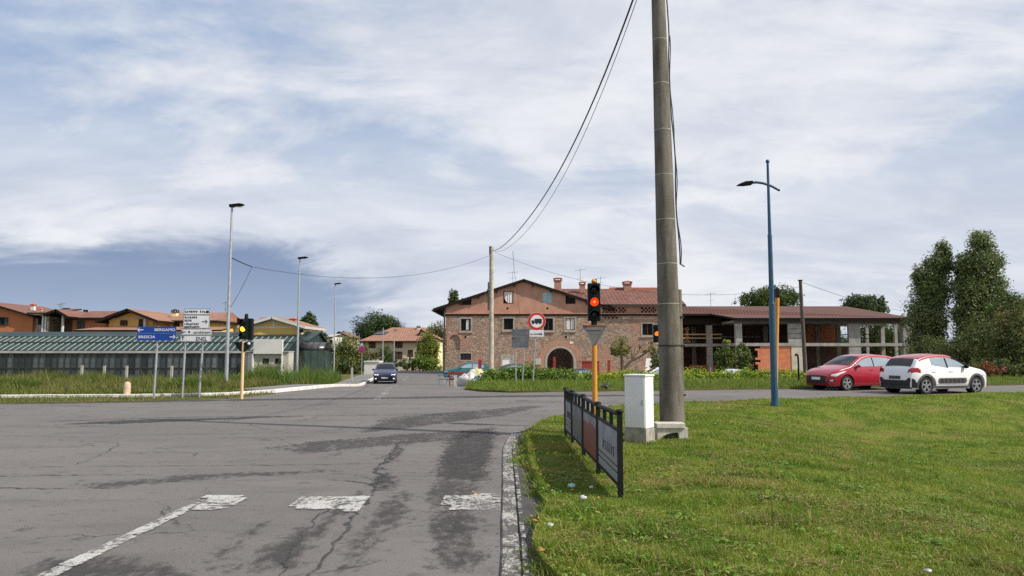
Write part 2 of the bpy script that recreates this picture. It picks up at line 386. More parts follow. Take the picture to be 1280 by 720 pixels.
# left verge, its kerb and the grass strip in front of it
KLEFT = smooth_path([(-62, 9.5), (-30, 19.9), (-22, 22.6), gp(0, 498.5), gp(100, 497.8), gp(200, 497), gp(270, 495.5), gp(320, 492.5), gp(360, 489), (-8.6, 33), (-8.75, 38), (-9.6, 46), (-10.6, 54), (-12, 66), (-14.2, 86), (-17, 112)], .5)
kerb_run('white_kerb', KLEFT, .2, .13, MT['kerb'])
KIN = offset_path(KLEFT, .1)
VERGE = KIN+[(-34, 112), (-70, 112), (-70, 12)]
sheet('verge', VERGE, MT['turf_rough'], 1.5, .09, 0)
FW = [p for p in KIN if -16 < p[0] and p[1] > 28.6]
sheet('street_footway', FW+[(x-1.75, y) for x, y in FW[::-1]], MT['footway'], .8, .115, .05)
STRIP = [p for p in offset_path(KLEFT, -.1) if p[1] < 28.5]
STRIP_F = STRIP+[tuple(gp(x, y)[:2]) for x, y in ((345, 492), (300, 497.6), (240, 500), (160, 502.3), (0, 504.6))]+[(-30, 17.9), (-62, 7.2)]
sheet('grass_strip', STRIP_F, MT['turf_rough'], .7, .03, .06)
# the weed island beyond the crossing road
ISL = [tuple(gp(x, y)[:2]) for x, y in ((581, 487.2), (600, 489.5), (640, 491), (700, 490), (860, 488), (1000, 486.4), (1150, 483.5), (1280, 481.4))]+[(40, 40.5), (60, 48), (60, 62), (30, 52), (16, 47), (6, 45), (-.6, 43.5), (-1.9, 38)]
isl_h = lambda x, y: H(x, y)+.07
sheet('verge_island', ISL, MT['turf_rough'], 1., 0, .12, isl_h)
# painted lines, dark bitumen and one painted shadow, thin sheets above the asphalt
def decal(name, pts, mat, off, cell=.2, ragged=1., fall=None):
    """pts: outline on the ground; vertex attribute 'edge' is 1 at the rim so the wear eats it first"""
    P = [tuple(p[:2]) for p in pts]; b = MB(); dense = []
    for i, a in enumerate(P):
        c = P[(i+1) % len(P)]; k = max(1, int(math.dist(a, c)/cell)); dense += [(a[0]+(c[0]-a[0])*j/k, a[1]+(c[1]-a[1])*j/k) for j in range(k)]
    b.tri(dense, [], lambda u, v: (u, v, 0), cell)
    A = np.array(b.v); D = np.array(dense)
    dm = np.array([np.min(np.hypot(D[:, 0]-x, D[:, 1]-y)) for x, y in A[:, :2]])
    e = np.clip(1-dm/fall, 0, 1) if fall else (dm < 1e-4).astype(float)
    A[:, 2] = H(A[:, 0], A[:, 1])+off; b.v = [tuple(q) for q in A.tolist()]
    o = b.build(name, mat, None, 'all'); me = o.data
    if me.polygons[0].normal.z < 0: me.flip_normals()
    at_ = me.attributes.new('edge', 'FLOAT', 'POINT'); at_.data.foreach_set('value', (e*float(ragged)).tolist())
    o['kind'] = 'structure'; return o
W1 = mat_worn('worn white road paint', (.52, .51, .48), .40, .54, 1.3, streak=(1, .8, 1), scale=16)
W2 = mat_worn('scrubbed white road paint', (.48, .47, .44), .44, .58, 5.1, streak=(1, .8, 1), scale=16)
W3 = mat_worn('faded white road paint', (.5, .49, .47), .5, .6, 9.4, scale=6)
BT = mat_worn('bitumen patch', (.042, .038, .036), .28, .46, 3.7, rough=.75, streak=(1, .6, 1), scale=8.)
BS = mat_worn('bitumen stain and painted shade', (.050, .045, .043), .33, .56, 8.3, rough=.8, streak=(1, .5, 1), scale=9.)
BW = mat_worn('tyre darkened wear', (.056, .051, .048), .38, .60, 14.3, rough=.8, streak=(1, .55, 1), scale=11.)
BC = mat_worn('tarred crack', (.04, .037, .035), .36, .50, 2.2, rough=.6, scale=12)
Q = lambda *a: [gp(x, y) for x, y in a]
decal('road_marking', Q((228, 640), (256, 618.5), (313, 620), (303, 630), (276, 639)), W1, .012, .12)
decal('road_marking', Q((357, 637), (372, 621.5), (463, 619.5), (464, 631), (452, 642), (390, 640)), W1, .012, .12)
decal('road_marking', Q((548, 640), (550, 620), (628, 616), (628.5, 639.5)), W2, .012, .12)
decal('road_marking', Q((30, 727), (62, 727), (238, 640), (262, 622), (240, 630)), W1, .012, .06, .45)
decal('kerb_line', KLINE[0]+KLINE[1][::-1], W1, .045, .2, .2)
for (a, c, e, f) in (((480, 493), (497, 479), 1.9, .12), ((503, 475.8), (510, 470.8), 1, .12), ((554, 474), (573, 486.5), 1, .12), ((470, 500), (478, 494.5), 1, .1)):
    p, q = gp(*a), gp(*c)
    for _ in range(3):
        p.z, q.z = Hf(p.x, p.y), Hf(q.x, q.y); p, q = gp(a[0], a[1], p.z), gp(c[0], c[1], q.z)
    n = (q-p).normalized(); s = Vector((-n.y, n.x, 0))*f
    decal('road_marking', [p+s, q+s, q-s, p-s], W3, .012, .5, False)
def crack(px, w0, w1, mat, off, name='tarred_crack'):
    C = [gp(*p) for p in px]; C = smooth_path([c[:2] for c in C], .12); l, r = [], []
    for i, c in enumerate(C):
        ww = (w0+(w1-w0)*i/len(C))*(.18+.2*math.sin(i*.7)**2+random.uniform(0, .75)**2); n = Vector(C[min(i+1, len(C)-1)])-Vector(C[max(0, i-1)]); n = Vector((-n.y, n.x)).normalized()
        j = n*random.uniform(-.035, .035); l.append(Vector(c)+n*ww/2+j); r.append(Vector(c)-n*ww/2+j)
    decal(name, l+r[::-1], mat, off, .25, .12)
decal('bitumen_stain_and_shade', Q((276, 722), (318, 680), (372, 652), (420, 618), (470, 600), (512, 596), (505, 612), (466, 618), (440, 652), (408, 690), (396, 722)), BS, .004, .16, .75, .3)
decal('bitumen_patch', Q((520, 722), (528, 672), (540, 650), (556, 640), (628, 640), (626, 722)), BS, .004, .16, .75, .3)
decal('bitumen_patch', Q((528, 600), (545, 552), (566, 538), (630, 532), (628, 560), (624, 604)), BS, .004, .16, .75, .3)
decal('bitumen_patch', Q((455, 606), (462, 588), (478, 578), (492, 556), (512, 545), (520, 548), (506, 568), (494, 585), (500, 603), (488, 613)), BT, .004, .16, .75, .3)
decal('bitumen_stain_and_shade', Q((392, 724), (408, 690), (440, 652), (470, 622), (500, 612), (532, 618), (530, 640), (505, 664), (480, 700), (470, 724)), BS, .004, .16, .75, .3)
decal('bitumen_stain_and_shade', Q((505, 645), (520, 600), (560, 545), (600, 535), (632, 540), (626, 600), (612, 640), (600, 690), (600, 724), (530, 724), (515, 690)), BW, .0052, .16, .75, .3)
decal('bitumen_stain_and_shade', Q((200, 724), (250, 690), (290, 660), (340, 640), (380, 640), (340, 676), (300, 724)), BW, .0052, .16, .75, .3)
decal('bitumen_stain_and_shade', Q((60, 606), (240, 590), (430, 584), (470, 590), (300, 600), (110, 616)), BW, .0052, .16, .75, .3)
decal('bitumen_stain_and_shade', Q((430, 545), (470, 522), (640, 508), (700, 506), (640, 520), (520, 536)), BW, .0052, .16, .75, .3)
decal('bitumen_stain_and_shade', Q((300, 560), (420, 548), (520, 540), (620, 536), (600, 548), (480, 560), (380, 570)), BW, .0052, .16, .75, .3)
decal('bitumen_stain_and_shade', Q((20, 668), (82, 652), (84, 645), (30, 656), (0, 662), (0, 669)), BS, .004, .16, .75, .3)
decal('bitumen_stain_and_shade', Q((-30, 735), (40, 690), (130, 688), (250, 704), (300, 735)), BS, .004, .16, .75, .3)  # dark sheet painted as the shadow lying over this corner of the road
for px, a, c in ((((384, 724), (405, 695), (428, 668), (448, 640), (462, 622), (468, 610)), .05, .10),
                 (((352, 724), (362, 690), (384, 664), (402, 644), (428, 628)), .03, .04),
                 (((40, 584), (150, 583), (300, 582), (430, 580.5), (520, 577), (628, 579)), .05, .03),
                 (((-20, 596.5), (90, 594), (190, 594)), .06, .05), (((-20, 610.5), (70, 611), (158, 609.5)), .06, .05),
                 (((468, 610), (476, 596), (470, 588), (486, 572), (500, 553)), .12, .06),
                 (((60, 527), (150, 524), (260, 521), (420, 519.5), (560, 518)), .16, .09),
                 (((90, 583), (130, 566), (148, 555), (110, 552)), .035, .02), (((310, 530), (330, 536), (390, 545)), .04, .02),
                 (((280, 508), (420, 505.5), (560, 505), (700, 503)), .18, .12), (((0, 545), (120, 546), (210, 543), (420, 541)), .04, .05),
                 (((410, 600), (450, 603), (468, 606)), .05, .09), (((400, 591), (440, 594), (470, 600)), .02, .06)):
    crack(px, a, c, BC, .008)
decal('bitumen_patch', Q((64, 531), (150, 525), (340, 520), (425, 519.5), (300, 524), (150, 530.5)), BT, .004, .16, .75, .3)
decal('bitumen_patch', Q((-10, 506.5), (300, 501.5), (640, 497), (860, 495), (860, 492.5), (640, 494), (300, 498.5), (-10, 504.8)), BS, .004, .16, .75, .3)
# blades of grass
def blades(name, P, hgt, wid, lean, mat, label, segs=2, cat='grass', zf=None):
    n = len(P); z = (zf or lawn_h)(P[:, 0], P[:, 1])-.01
    th = RNG.uniform(0, 2*np.pi, n); ph = th+RNG.uniform(-1.2, 1.2, n)+np.pi/2
    h = hgt*RNG.lognormal(0, .33, n); le = lean*h*RNG.uniform(.2, 1.5, n)
    wx, wy = np.cos(th)*wid/2, np.sin(th)*wid/2; lx, ly = np.cos(ph)*le, np.sin(ph)*le
    if segs == 2:
        V = np.stack([np.stack([P[:, 0]-wx, P[:, 1]-wy, z], 1), np.stack([P[:, 0]+wx, P[:, 1]+wy, z], 1),
                      np.stack([P[:, 0]+wx*.8+lx*.35, P[:, 1]+wy*.8+ly*.35, z+h*.6], 1), np.stack([P[:, 0]-wx*.8+lx*.35, P[:, 1]-wy*.8+ly*.35, z+h*.6], 1),
                      np.stack([P[:, 0]+lx, P[:, 1]+ly, z+h*.98], 1)], 1).reshape(-1, 3)
        k = 5; fi = np.array([0, 1, 2, 3, 3, 2, 4]); tot = [4, 3]
    else:
        V = np.stack([np.stack([P[:, 0]-wx, P[:, 1]-wy, z], 1), np.stack([P[:, 0]+wx, P[:, 1]+wy, z], 1), np.stack([P[:, 0]+lx, P[:, 1]+ly, z+h], 1)], 1).reshape(-1, 3)
        k = 3; fi = np.array([0, 1, 2]); tot = [3]
    return raw_mesh(name, V, (np.arange(n)[:, None]*k+fi[None]).ravel(), np.tile(tot, n), mat, np.repeat(RNG.uniform(0, 1, n), k), label, cat)
def raw_mesh(name, V, loops, totals, mat, rnd=None, label=None, cat=None, parent=None, matidx=None):
    me = bpy.data.meshes.new(name); me.vertices.add(len(V)); me.vertices.foreach_set('co', np.ascontiguousarray(V, np.float32).ravel())
    me.loops.add(len(loops)); me.loops.foreach_set('vertex_index', np.ascontiguousarray(loops, np.int32))
    me.polygons.add(len(totals)); st = np.concatenate([[0], np.cumsum(totals)[:-1]]).astype(np.int32)
    me.polygons.foreach_set('loop_start', st)
    for m in (mat if isinstance(mat, (list, tuple)) else [mat]): me.materials.append(m)
    if matidx is not None: me.polygons.foreach_set('material_index', np.ascontiguousarray(matidx, np.int32))
    if rnd is not None:
        a = me.attributes.new('rnd', 'FLOAT', 'POINT'); a.data.foreach_set('value', np.ascontiguousarray(rnd, np.float32))
    me.update(calc_edges=True); o = link(name, me, None, parent)
    if label: tag(o, label, cat, kind='stuff')
    return o
def scatter(poly, n, rmin, rmax, dens_pow=1.0, a0=-50, a1=50):
    """points in a ground region, thinning out with distance from where people stand"""
    u = RNG.uniform(0, 1, n*3); r = rmin*(rmax/rmin)**u if dens_pow == 1 else rmin+(rmax-rmin)*u
    t = R(90)-np.radians(RNG.uniform(a0, a1, n*3)); P = np.stack([r*np.cos(t), r*np.sin(t)], 1)
    return P[inside(P, np.array(poly))][:n]
GB = mat_blade('lawn blades', (.085, .17, .012), (.205, .27, .028), (.33, .245, .095), .66)
GT = mat_blade('tall verge grass', (.065, .105, .014), (.15, .17, .035), (.25, .185, .08), .72, .9)
GI = mat_blade('lush island weeds', (.08, .16, .018), (.17, .24, .03), (.26, .21, .08), .25, .7)
def mask(P, f): return P[f(P)]
def thin(P, scale, cut, off=0):     # uneven cover: drops blades from bare patches
    q = np.sin(P[:, 0]*scale*1.3+off)*np.sin(P[:, 1]*scale+1.7*off)+.6*np.sin(P[:, 0]*scale*2.9+P[:, 1]*scale*1.9+off)
    return P[RNG.uniform(-1.2, 1.2, len(P)) > cut+.5*q-.35]
LP_ = [p for p in LAWN]
P = thin(scatter(LP_, 210000, 4.2, 11.5, 1, -8, 47), 1.9, -.55); r = np.hypot(P[:, 0], P[:, 1])
blades('lawn_grass', P, .024+.022*(np.sin(P[:, 0]*3.1+np.sin(P[:, 1]*2.3)*2)*np.sin(P[:, 1]*3.7+P[:, 0]) > .55), .0032+.0006*r, .9, GB, 'short mown green grass with straw patches on the near lawn')
P = scatter(LP_, 170000, 11, 34, 1, 0, 46); r = np.hypot(P[:, 0], P[:, 1])
blades('lawn_grass', P, .036, .0011*r, .8, GB, 'short green grass of the lawn running up to the crossing road', 1)
P = scatter(STRIP_F, 26000, 17, 45, 2, -60, -12); blades('strip_grass', P, .11, .022, .8, GT, 'low ragged grass in front of the white kerb', 1, zf=lambda x, y: H(x, y)+.03)
VG = [p for p in offset_path(KLEFT, .25)]+[(-16, 100), (-70, 100), (-70, 12)]
P = scatter(VG, 190000, 24, 62, 2, -50, -8)
fw = np.array([np.min(np.hypot(*(np.array(KIN)[::3]-p).T)) for p in P[:, :]]) if False else None
KA = np.array(KIN); KA = KA[np.argsort(KA[:, 1])]
dist = np.interp(P[:, 1], KA[:, 1], KA[:, 0])-P[:, 0]
P = P[(P[:, 1] < 28.6) | (dist > 1.9)]
yk = np.interp(P[:, 0], [-62, -30, -17, -10], [9.5, 19.9, 24.6, 27.]); back = np.clip((P[:, 1]-yk)/5, 0, 1)
hh = .09+.17*back+.08*np.sin(P[:, 0]*.8)*back+.06*np.sin(P[:, 0]*2.3+P[:, 1])*back
P, hh = P[P[:, 1] < 52.6], hh[P[:, 1] < 52.6]
blades('verge_grass', P, np.clip(hh, .08, .8), .02, .5, GT, 'tall uncut grass on the verge before the greenhouse', 2, zf=lambda x, y: H(x, y)+.09)
P = scatter(ISL, 110000, 27, 62, 2, -6, 50); yf = np.interp(P[:, 0], [-3, 2, 12, 25, 40], [30.2, 29.5, 31.5, 35.5, 40.5]); back = np.clip((P[:, 1]-yf)/4, 0, 1)
blades('island_grass', P, .10+.10*back, .02, .6, GI, 'lush green grass on the bank across the crossing road', 2, zf=isl_h)
# ------------------------------------------------------------------ building materials
def mat_rubble():
    m, b, o = newmat('rubble stone and brick wall'); p = pos()
    mp = N('ShaderNodeMapping'); mp.inputs['Scale'].default_value = (1, 1, 1.35); L(p, mp.inputs['Vector'])
    v = N('ShaderNodeTexVoronoi', Scale=4.2, Randomness=1.); L(mp.outputs[0], v.inputs['Vector'])
    e = N('ShaderNodeTexVoronoi', Scale=4.2, feature='DISTANCE_TO_EDGE', Randomness=1.); L(mp.outputs[0], e.inputs['Vector'])
    s = N('ShaderNodeSeparateColor'); L(v.outputs['Color'], s.inputs[0])
    c = MIX(MR(s.outputs[0], .1, .9), (.215, .15, .108), (.37, .265, .185)); c = MIX(MR(s.outputs[1], .88, .99), c, (.42, .37, .31))
    c = MIX(MR(s.outputs[2], .78, .92), c, (.30, .15, .095))
    c = MIX(MR(e.outputs['Distance'], .05, .015), c, (.27, .22, .18))
    # areas repaired in coursed red brick
    mb = N('ShaderNodeMapping'); mb.inputs['Rotation'].default_value = (R(90), 0, 0); L(p, mb.inputs['Vector'])
    br = N('ShaderNodeTexBrick', Scale=3.1); L(mb.outputs[0], br.inputs['Vector'])
    for k, x in (('Color1', (.34, .14, .085, 1)), ('Color2', (.42, .205, .13, 1)), ('Mortar', (.33, .27, .22, 1))): br.inputs[k].default_value = x
    br.inputs['Mortar Size'].default_value = .03
    a = MR(M('ADD', noise(p, .33, 5, .6, (1, 1, 1.4)), M('MULTIPLY', MR(N_z(p), -1, 4, .10, -.05, False), 1)), .505, .60)
    c = MIX(M('MULTIPLY', a, .85), c, br.outputs['Color'])
    c = MIX(MR(noise(p, 1.2, 5), .5, .75, 0, .4), c, (.2, .17, .145))
    L(c, b.inputs['Base Color']); b.inputs['Roughness'].default_value = .95; bump(b, M('ADD', e.outputs['Distance'], M('MULTIPLY', noise(p, 9, 4), .4)), .9, .06); return m
def N_z(p):
    s = N('ShaderNodeSeparateXYZ'); L(p, s.inputs[0]); return s.outputs[2]
def mat_brick(name, c1, c2, mortar, scale=3.2, bw=.5, rh=.25, ms=.02):
    m, b, o = newmat(name); p = pos(); mb = N('ShaderNodeMapping'); mb.inputs['Rotation'].default_value = (R(90), 0, 0); L(p, mb.inputs['Vector'])
    br = N('ShaderNodeTexBrick', Scale=scale); L(mb.outputs[0], br.inputs['Vector'])
    for k, x in (('Color1', (*c1, 1)), ('Color2', (*c2, 1)), ('Mortar', (*mortar, 1)), ('Mortar Size', ms), ('Brick Width', bw), ('Row Height', rh)): br.inputs[k].default_value = x
    c = MIX(MR(noise(p, 2.5, 5), .4, .75, 0, .4), br.outputs['Color'], sc3(c1, .55))
    L(c, b.inputs['Base Color']); b.inputs['Roughness'].default_value = .92; bump(b, br.outputs['Fac'], -.6, .01); return m
def mat_tiles(name, c1, c2, axis='X', pitch=.24, moss_and_trough=(.12, .09, .07), var=.5):
    """clay roof tiles: rows of rounded covers running down the slope"""
    m, b, o = newmat(name); p = pos(); s = N('ShaderNodeSeparateXYZ'); L(p, s.inputs[0])
    u = s.outputs[0] if axis == 'X' else s.outputs[1]; v = s.outputs[1] if axis == 'X' else s.outputs[0]
    wv = M('ABSOLUTE', M('SINE', M('MULTIPLY', u, math.pi/pitch)))
    row = M('FRACT', M('MULTIPLY', s.outputs[2], 1/.16))
    cell = N('ShaderNodeTexWhiteNoise', noise_dimensions='2D'); cv = N('ShaderNodeCombineXYZ')
    L(M('FLOOR', M('MULTIPLY', u, 1/pitch)), cv.inputs[0]); L(M('FLOOR', M('MULTIPLY', s.outputs[2], 1/.16)), cv.inputs[1]); L(cv.outputs[0], cell.inputs['Vector'])
    c = MIX(cell.outputs['Value'], c1, c2); c = MIX(MR(noise(p, .8, 6, .65), .45, .75, 0, var), c, moss_and_trough)
    c = MIX(M('MULTIPLY', MR(wv, .45, .1), .55), c, sc3(moss_and_trough, .5))  # troughs between the covers are coloured darker
    L(c, b.inputs['Base Color']); b.inputs['Roughness'].default_value = .9
    bump(b, M('ADD', wv, M('MULTIPLY', row, .35)), .6, .05); return m
MT['rubble'] = mat_rubble()
MT['pinkplaster'] = pm('faded brown pink plaster', (.43, .235, .165), .95, .12, 1.1, bmp=.3, bscale=20, dirt=((.28, .16, .12), .4))
MT['redbrick'] = mat_brick('old red brick', (.36, .155, .09), (.44, .24, .155), (.38, .31, .25), 3.4)
MT['hollow'] = mat_brick('orange hollow block', (.55, .17, .075), (.62, .22, .10), (.42, .25, .17), 1.0, .5, .25, .012)
MT['oldtile'] = mat_tiles('old clay tiles', (.11, .04, .03), (.20, .075, .05), 'X', .42)
MT['newtile'] = mat_tiles('brown red roof sheet tiles', (.095, .042, .033), (.115, .049, .038), 'X', .36, (.085, .044, .036), .3)
MT['orangetile'] = mat_tiles('orange clay tiles', (.25, .125, .083), (.32, .165, .11), 'X', .4, (.2, .11, .08), .4)
MT['browntile'] = mat_tiles('brown orange clay tiles', (.155, .07, .052), (.20, .095, .068), 'X', .4, (.19, .095, .07), .45)
MT['darkwood'] = pm('dark stained eaves timber', (.022, .017, .015), .9, .25, 4, spec=.1)
MT['frame'] = pm('window surround plaster', (.34, .30, .245), .9, .15, 3)
MT['pane'] = pm('dim window glass', (.008, .008, .009), .25, .1, 3, spec=.12)
MT['curtain'] = pm('white curtain', (.62, .6, .58), .9, .12, 8)
MT['blueshut'] = pm('pale blue shutter', (.36, .47, .52), .8, .1, 6)
MT['brownshut'] = pm('brown shutter', (.07, .032, .024), .7, .2, 6)
MT['greenshut'] = pm('dark green shutter', (.03, .055, .045), .7, .2, 6)
MT['whitepaint'] = pm('white paint', (.72, .71, .68), .7, .08, 3)
MT['grille'] = pm('iron bars', (.06, .06, .065), .7, .2, 6)
MT['rawconc'] = pm('raw concrete frame', (.32, .31, .285), .9, .18, 1.6, bmp=.4, bscale=18, dirt=((.2, .18, .16), .5))
MT['darkconc'] = pm('eave shaded concrete beam', (.11, .097, .085), .9, .2, 1.6, bmp=.4, bscale=18)  # the shade of the eave is put into this darker beam colour
MT['creamconc'] = pm('cream rendered concrete', (.5, .46, .37), .9, .14, 1.6, bmp=.3, bscale=18)
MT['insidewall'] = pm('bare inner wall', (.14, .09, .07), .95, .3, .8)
MT['lumber'] = pm('stacked yellow timber', (.42, .27, .12), .8, .25, 5)
MT['orangewall'] = pm('burnt orange stucco', (.46, .165, .07), .9, .08, .8, dirt=((.38, .15, .07), .4))
MT['yellowwall'] = pm('ochre yellow stucco', (.66, .43, .13), .9, .07, .8)
MT['creamwall'] = pm('cream yellow stucco', (.76, .66, .38), .9, .06, .8)
MT['whitewall'] = pm('off white stucco', (.62, .61, .57), .9, .08, .9, dirt=((.42, .40, .36), .5))
MT['beigewall'] = pm('dull beige stucco', (.50, .43, .30), .9, .08, .9)
MT['greywall'] = pm('grey block wall', (.42, .40, .36), .92, .14, 1.4, dirt=((.26, .24, .21), .6))
MT['stone'] = pm('pale stone facing', (.36, .31, .25), .9, .4, 2.5, bmp=.6, bscale=6)
MT['solar'] = pm('solar panel', (.02, .03, .05), .2, .2, 3)
MT['gutter'] = pm('dark zinc gutter', (.06, .055, .05), .5, .2, 3, metal=.4)
MT['black'] = pm('flat black', (.008, .008, .009), .8, .2, 5, spec=.1)
MT['terracap'] = pm('terracotta chimney cap', (.40, .13, .08), .85, .2, 6)
# ------------------------------------------------------------------ building pieces
def wall_sheet(name, loop, holes, y, mat, parent, depth=.3, thick=None):
    """a wall facing the camera side at depth y with real openings; loop and holes are (x, z)"""
    b = MB(); b.tri(loop, holes, lambda u, v: (u, y, v)); b.tri(loop, holes, lambda u, v: (u, y+depth, v))
    for lp in [loop]+list(holes):
        n = len(lp); b.add([(u, y, v) for u, v in lp]+[(u, y+depth, v) for u, v in lp], [(i, (i+1) % n, (i+1) % n+n, i+n) for i in range(n)])
    return b.build(name, mat, parent)
def rect(x0, x1, z0, z1): return [(x0, z0), (x1, z0), (x1, z1), (x0, z1)]
def window(parent, x0, x1, z0, z1, y, pane='pane', frame='brownshut', sur='frame', inset=.14, mull=True, sill=True, surw=.16):
    p = MB().box(x0+.03, x1-.03, y+inset, y+inset+.04, z0+.03, z1-.03)
    w_ = p.build('window', MT[pane], parent)
    f = MB(); t = .06
    for a in ((x0+.002, x0+t, z0, z1), (x1-t, x1-.002, z0, z1), (x0+t, x1-t, z0+.002, z0+t), (x0+t, x1-t, z1-t, z1-.002)): f.box(a[0], a[1], y+inset-.05, y+inset-.004, a[2], a[3])
    if mull: f.box((x0+x1)/2-.035, (x0+x1)/2+.035, y+inset-.045, y+inset-.002, z0+t, z1-t)
    f.build('frame', MT[frame], w_)
    if sur:
        s = MB(); k = surw
        for a in ((x0-k, x0, z0-k, z1+k), (x1, x1+k, z0-k, z1+k), (x0, x1, z1, z1+k), (x0, x1, z0-k, z0)): s.box(a[0], a[1], y-.025, y+.02, a[2], a[3])
        s.build('surround', MT[sur], w_)
    if sill: MB().box(x0-.2, x1+.2, y-.12, y+.05, z0-surw-.06, z0-surw+.01 if sur else z0).build('sill', MT['frame'], w_)
    return w_
def slab_roof(name, A, B, C, D, t, mat, parent, fascia='darkwood'):
    """roof plane with corners A, B (eave) and C, D (ridge), given thickness below"""
    A, B, C, D = map(Vector, (A, B, C, D)); n = (B-A).cross(D-A).normalized()
    if n.z < 0: n = -n
    b = MB(); lo = [p-n*t for p in (A, B, C, D)]
    b.add([A, B, C, D]+lo, [(0, 1, 2, 3)]); b.mi = 1
    b.add([A, B, C, D]+lo, [(7, 6, 5, 4), (0, 4, 5, 1), (1, 5, 6, 2), (2, 6, 7, 3), (3, 7, 4, 0)])
    return b.build(name, [mat, MT[fascia]], parent)
def chimney(parent, x, y, z0, z1, w_=.5, body='redbrick', cap='terracap'):
    b = MB().box(x-w_/2, x+w_/2, y-w_/2, y+w_/2, z0, z1-.35*min(1, z1-z0)); c = b.build('chimney', MT[body], parent); k = w_*.62
    t = MB(); zt = z1-.35*min(1, z1-z0)
    t.box(x-k, x+k, y-k, y+k, zt+.001, zt+.08)
    for sx in (-1, 1):
        for sy in (-1, 1): t.box(x+sx*k*.8-.06, x+sx*k*.8+.06, y+sy*k*.8-.06, y+sy*k*.8+.06, zt+.08, z1-.1)
    t.add([(x-k*1.1, y-k*1.1, z1-.1), (x+k*1.1, y-k*1.1, z1-.1), (x+k*1.1, y+k*1.1, z1-.1), (x-k*1.1, y+k*1.1, z1-.1), (x, y-k*.4, z1+.06), (x, y+k*.4, z1+.06)], [(0, 1, 4), (1, 2, 5, 4), (2, 3, 5), (3, 0, 4, 5), (3, 2, 1, 0)])
    t.build('chimney_cap', MT[cap], c); return c
def antenna(label, x, y, z0, z1, n=4, span=.9):
    o = thing('roof_antenna', label, 'antenna', (x, y, z0), group='television antennas on the roofs')
    MB().tube([(x, y, z0), (x, y, z1)], .022, 6).build('mast', MT['grille'], o)
    b = MB().tube([(x-span*.7, y, z1-.25), (x+span*.7, y, z1-.1)], .015, 5)
    for i in range(n):
        q = -.6+1.2*i/(n-1); b.tube([(x+q*span, y-.3, z1-.18+q*.1), (x+q*span, y+.3, z1-.18+q*.1)], .01, 4)
    b.tube([(x-span*.4, y, z0+(z1-z0)*.55), (x+span*.45, y, z0+(z1-z0)*.6)], .012, 5); b.build('aerial', MT['grille'], o)
# ------------------------------------------------------------------ the old farmhouse
D = 78.
fx = lambda px: X(px, D, 420); fz = lambda py: Z(py, D)
gz = Hf(2, 78)-.15
farm = thing('farmhouse', 'old rubble stone farmhouse with pink plaster gable and arched gateway', 'building', (fx(655), D, gz))
xl, xr, xc = fx(557), fx(752), fx(654.7)
zs = fz(392.3); slope = (fz(347)-fz(384))/(fx(654.7)-fx(541)); ztop = fz(349)
zroof = lambda x: ztop-slope*abs(x-xc)-.28
wins_up = [(576.5, 589, 372.8, 381.3), (629, 641.7, 364, 379.6), (678, 690.6, 364.7, 379), (707, 719.7, 369.7, 380)]
wins_1 = [(576, 588.4, 398.5, 413.4), (629.7, 641.5, 398, 412), (679.5, 691.4, 397.8, 413), (706.7, 718.5, 397.6, 412.7)]
RW = lambda q: (fx(q[0]), fx(q[1]), fz(q[3]), fz(q[2]))
holes_u = [rect(*RW(q)) for q in wins_up]; holes_l = [rect(*RW(q)) for q in wins_1]
acx, ar, asp = fx(700.3), (fx(720)-fx(680.5))/2, fz(451.5)
arch = [(acx-ar, gz), (acx+ar, gz)]+[(acx+ar*math.cos(t), asp+ar*math.sin(t)) for t in np.linspace(0, math.pi, 15)]
bcx, brr, bsp, bb = fx(568.4), (fx(575)-fx(562))/2, fz(425), fz(437.5)
barch = [(bcx-brr, bb), (bcx+brr, bb)]+[(bcx+brr*math.cos(t), bsp+brr*math.sin(t)) for t in np.linspace(0, math.pi, 9)]
gwin = RW((575.6, 589, 441.7, 450)); door = RW((628, 640.5, 446, 462)); wwin = RW((803, 816, 404.4, 419)); wgw = RW((763, 775, 436, 444))
xw = fx(852)
loop_l = [(xl, gz), (acx-ar, gz)]+arch[:1:-1]+[(acx+ar, gz), (xw, gz), (xw, zs), (xl, zs)]
loop_l = [(xl, gz)]+[(acx-ar, gz)]+[(acx+ar*math.cos(t), asp+ar*math.sin(t)) for t in np.linspace(math.pi, 0, 15)]+[(acx+ar, gz), (xw, gz), (xw, zs), (xl, zs)]
wall_sheet('stone_wall', loop_l, holes_l+[barch, rect(*gwin), rect(*door), rect(*wwin), rect(*wgw)], D, MT['rubble'], farm)
zeave = fz(382); xg = fx(760)
loop_u = [(xl, zs+.03), (xg, zs+.03), (xg, zroof(xg)), (xc, zroof(xc)), (xl, zroof(xl))]
wall_sheet('plaster_gable', loop_u, holes_u, D-.02, MT['pinkplaster'], farm)
wall_sheet('plaster_wall', [(xg+.002, zs+.03), (xw, zs+.03), (xw, zeave-.05), (xg+.002, zeave-.05)], [], D-.02, MT['pinkplaster'], farm)
MB().box(xl-.05, xw, D-.14, D-.021, zs-.02, zs+.1).build('string_course_and_shadow', MT['pinkplaster'], farm); MB().box(xl-.05, xw, D-.09, D-.002, zs-.2, zs-.021).build('string_course_and_shadow', MT['darkwood'], farm)  # the lower dark strip is a shadow line painted in under the course
DB = D+13
b = MB().box(xl, xl+.3, D+.31, DB, gz, zroof(xl)-.02); b.box(xw-.3, xw-.001, D+.31, DB, gz, zeave-.1); b.box(xl+.31, xw-.31, DB-.3, DB, gz, zeave-.1); b.build('side_wall', MT['rubble'], farm)
for i, q in enumerate(wins_up):
    p = RW(q); window(farm, *p, D-.02, 'blueshut' if i == 2 else 'pane', 'blueshut' if i == 2 else 'brownshut', None, mull=i in (2,), sill=False)
cx0, cx1, cz0, cz1 = RW(wins_up[1])
c = MB(); n = 12
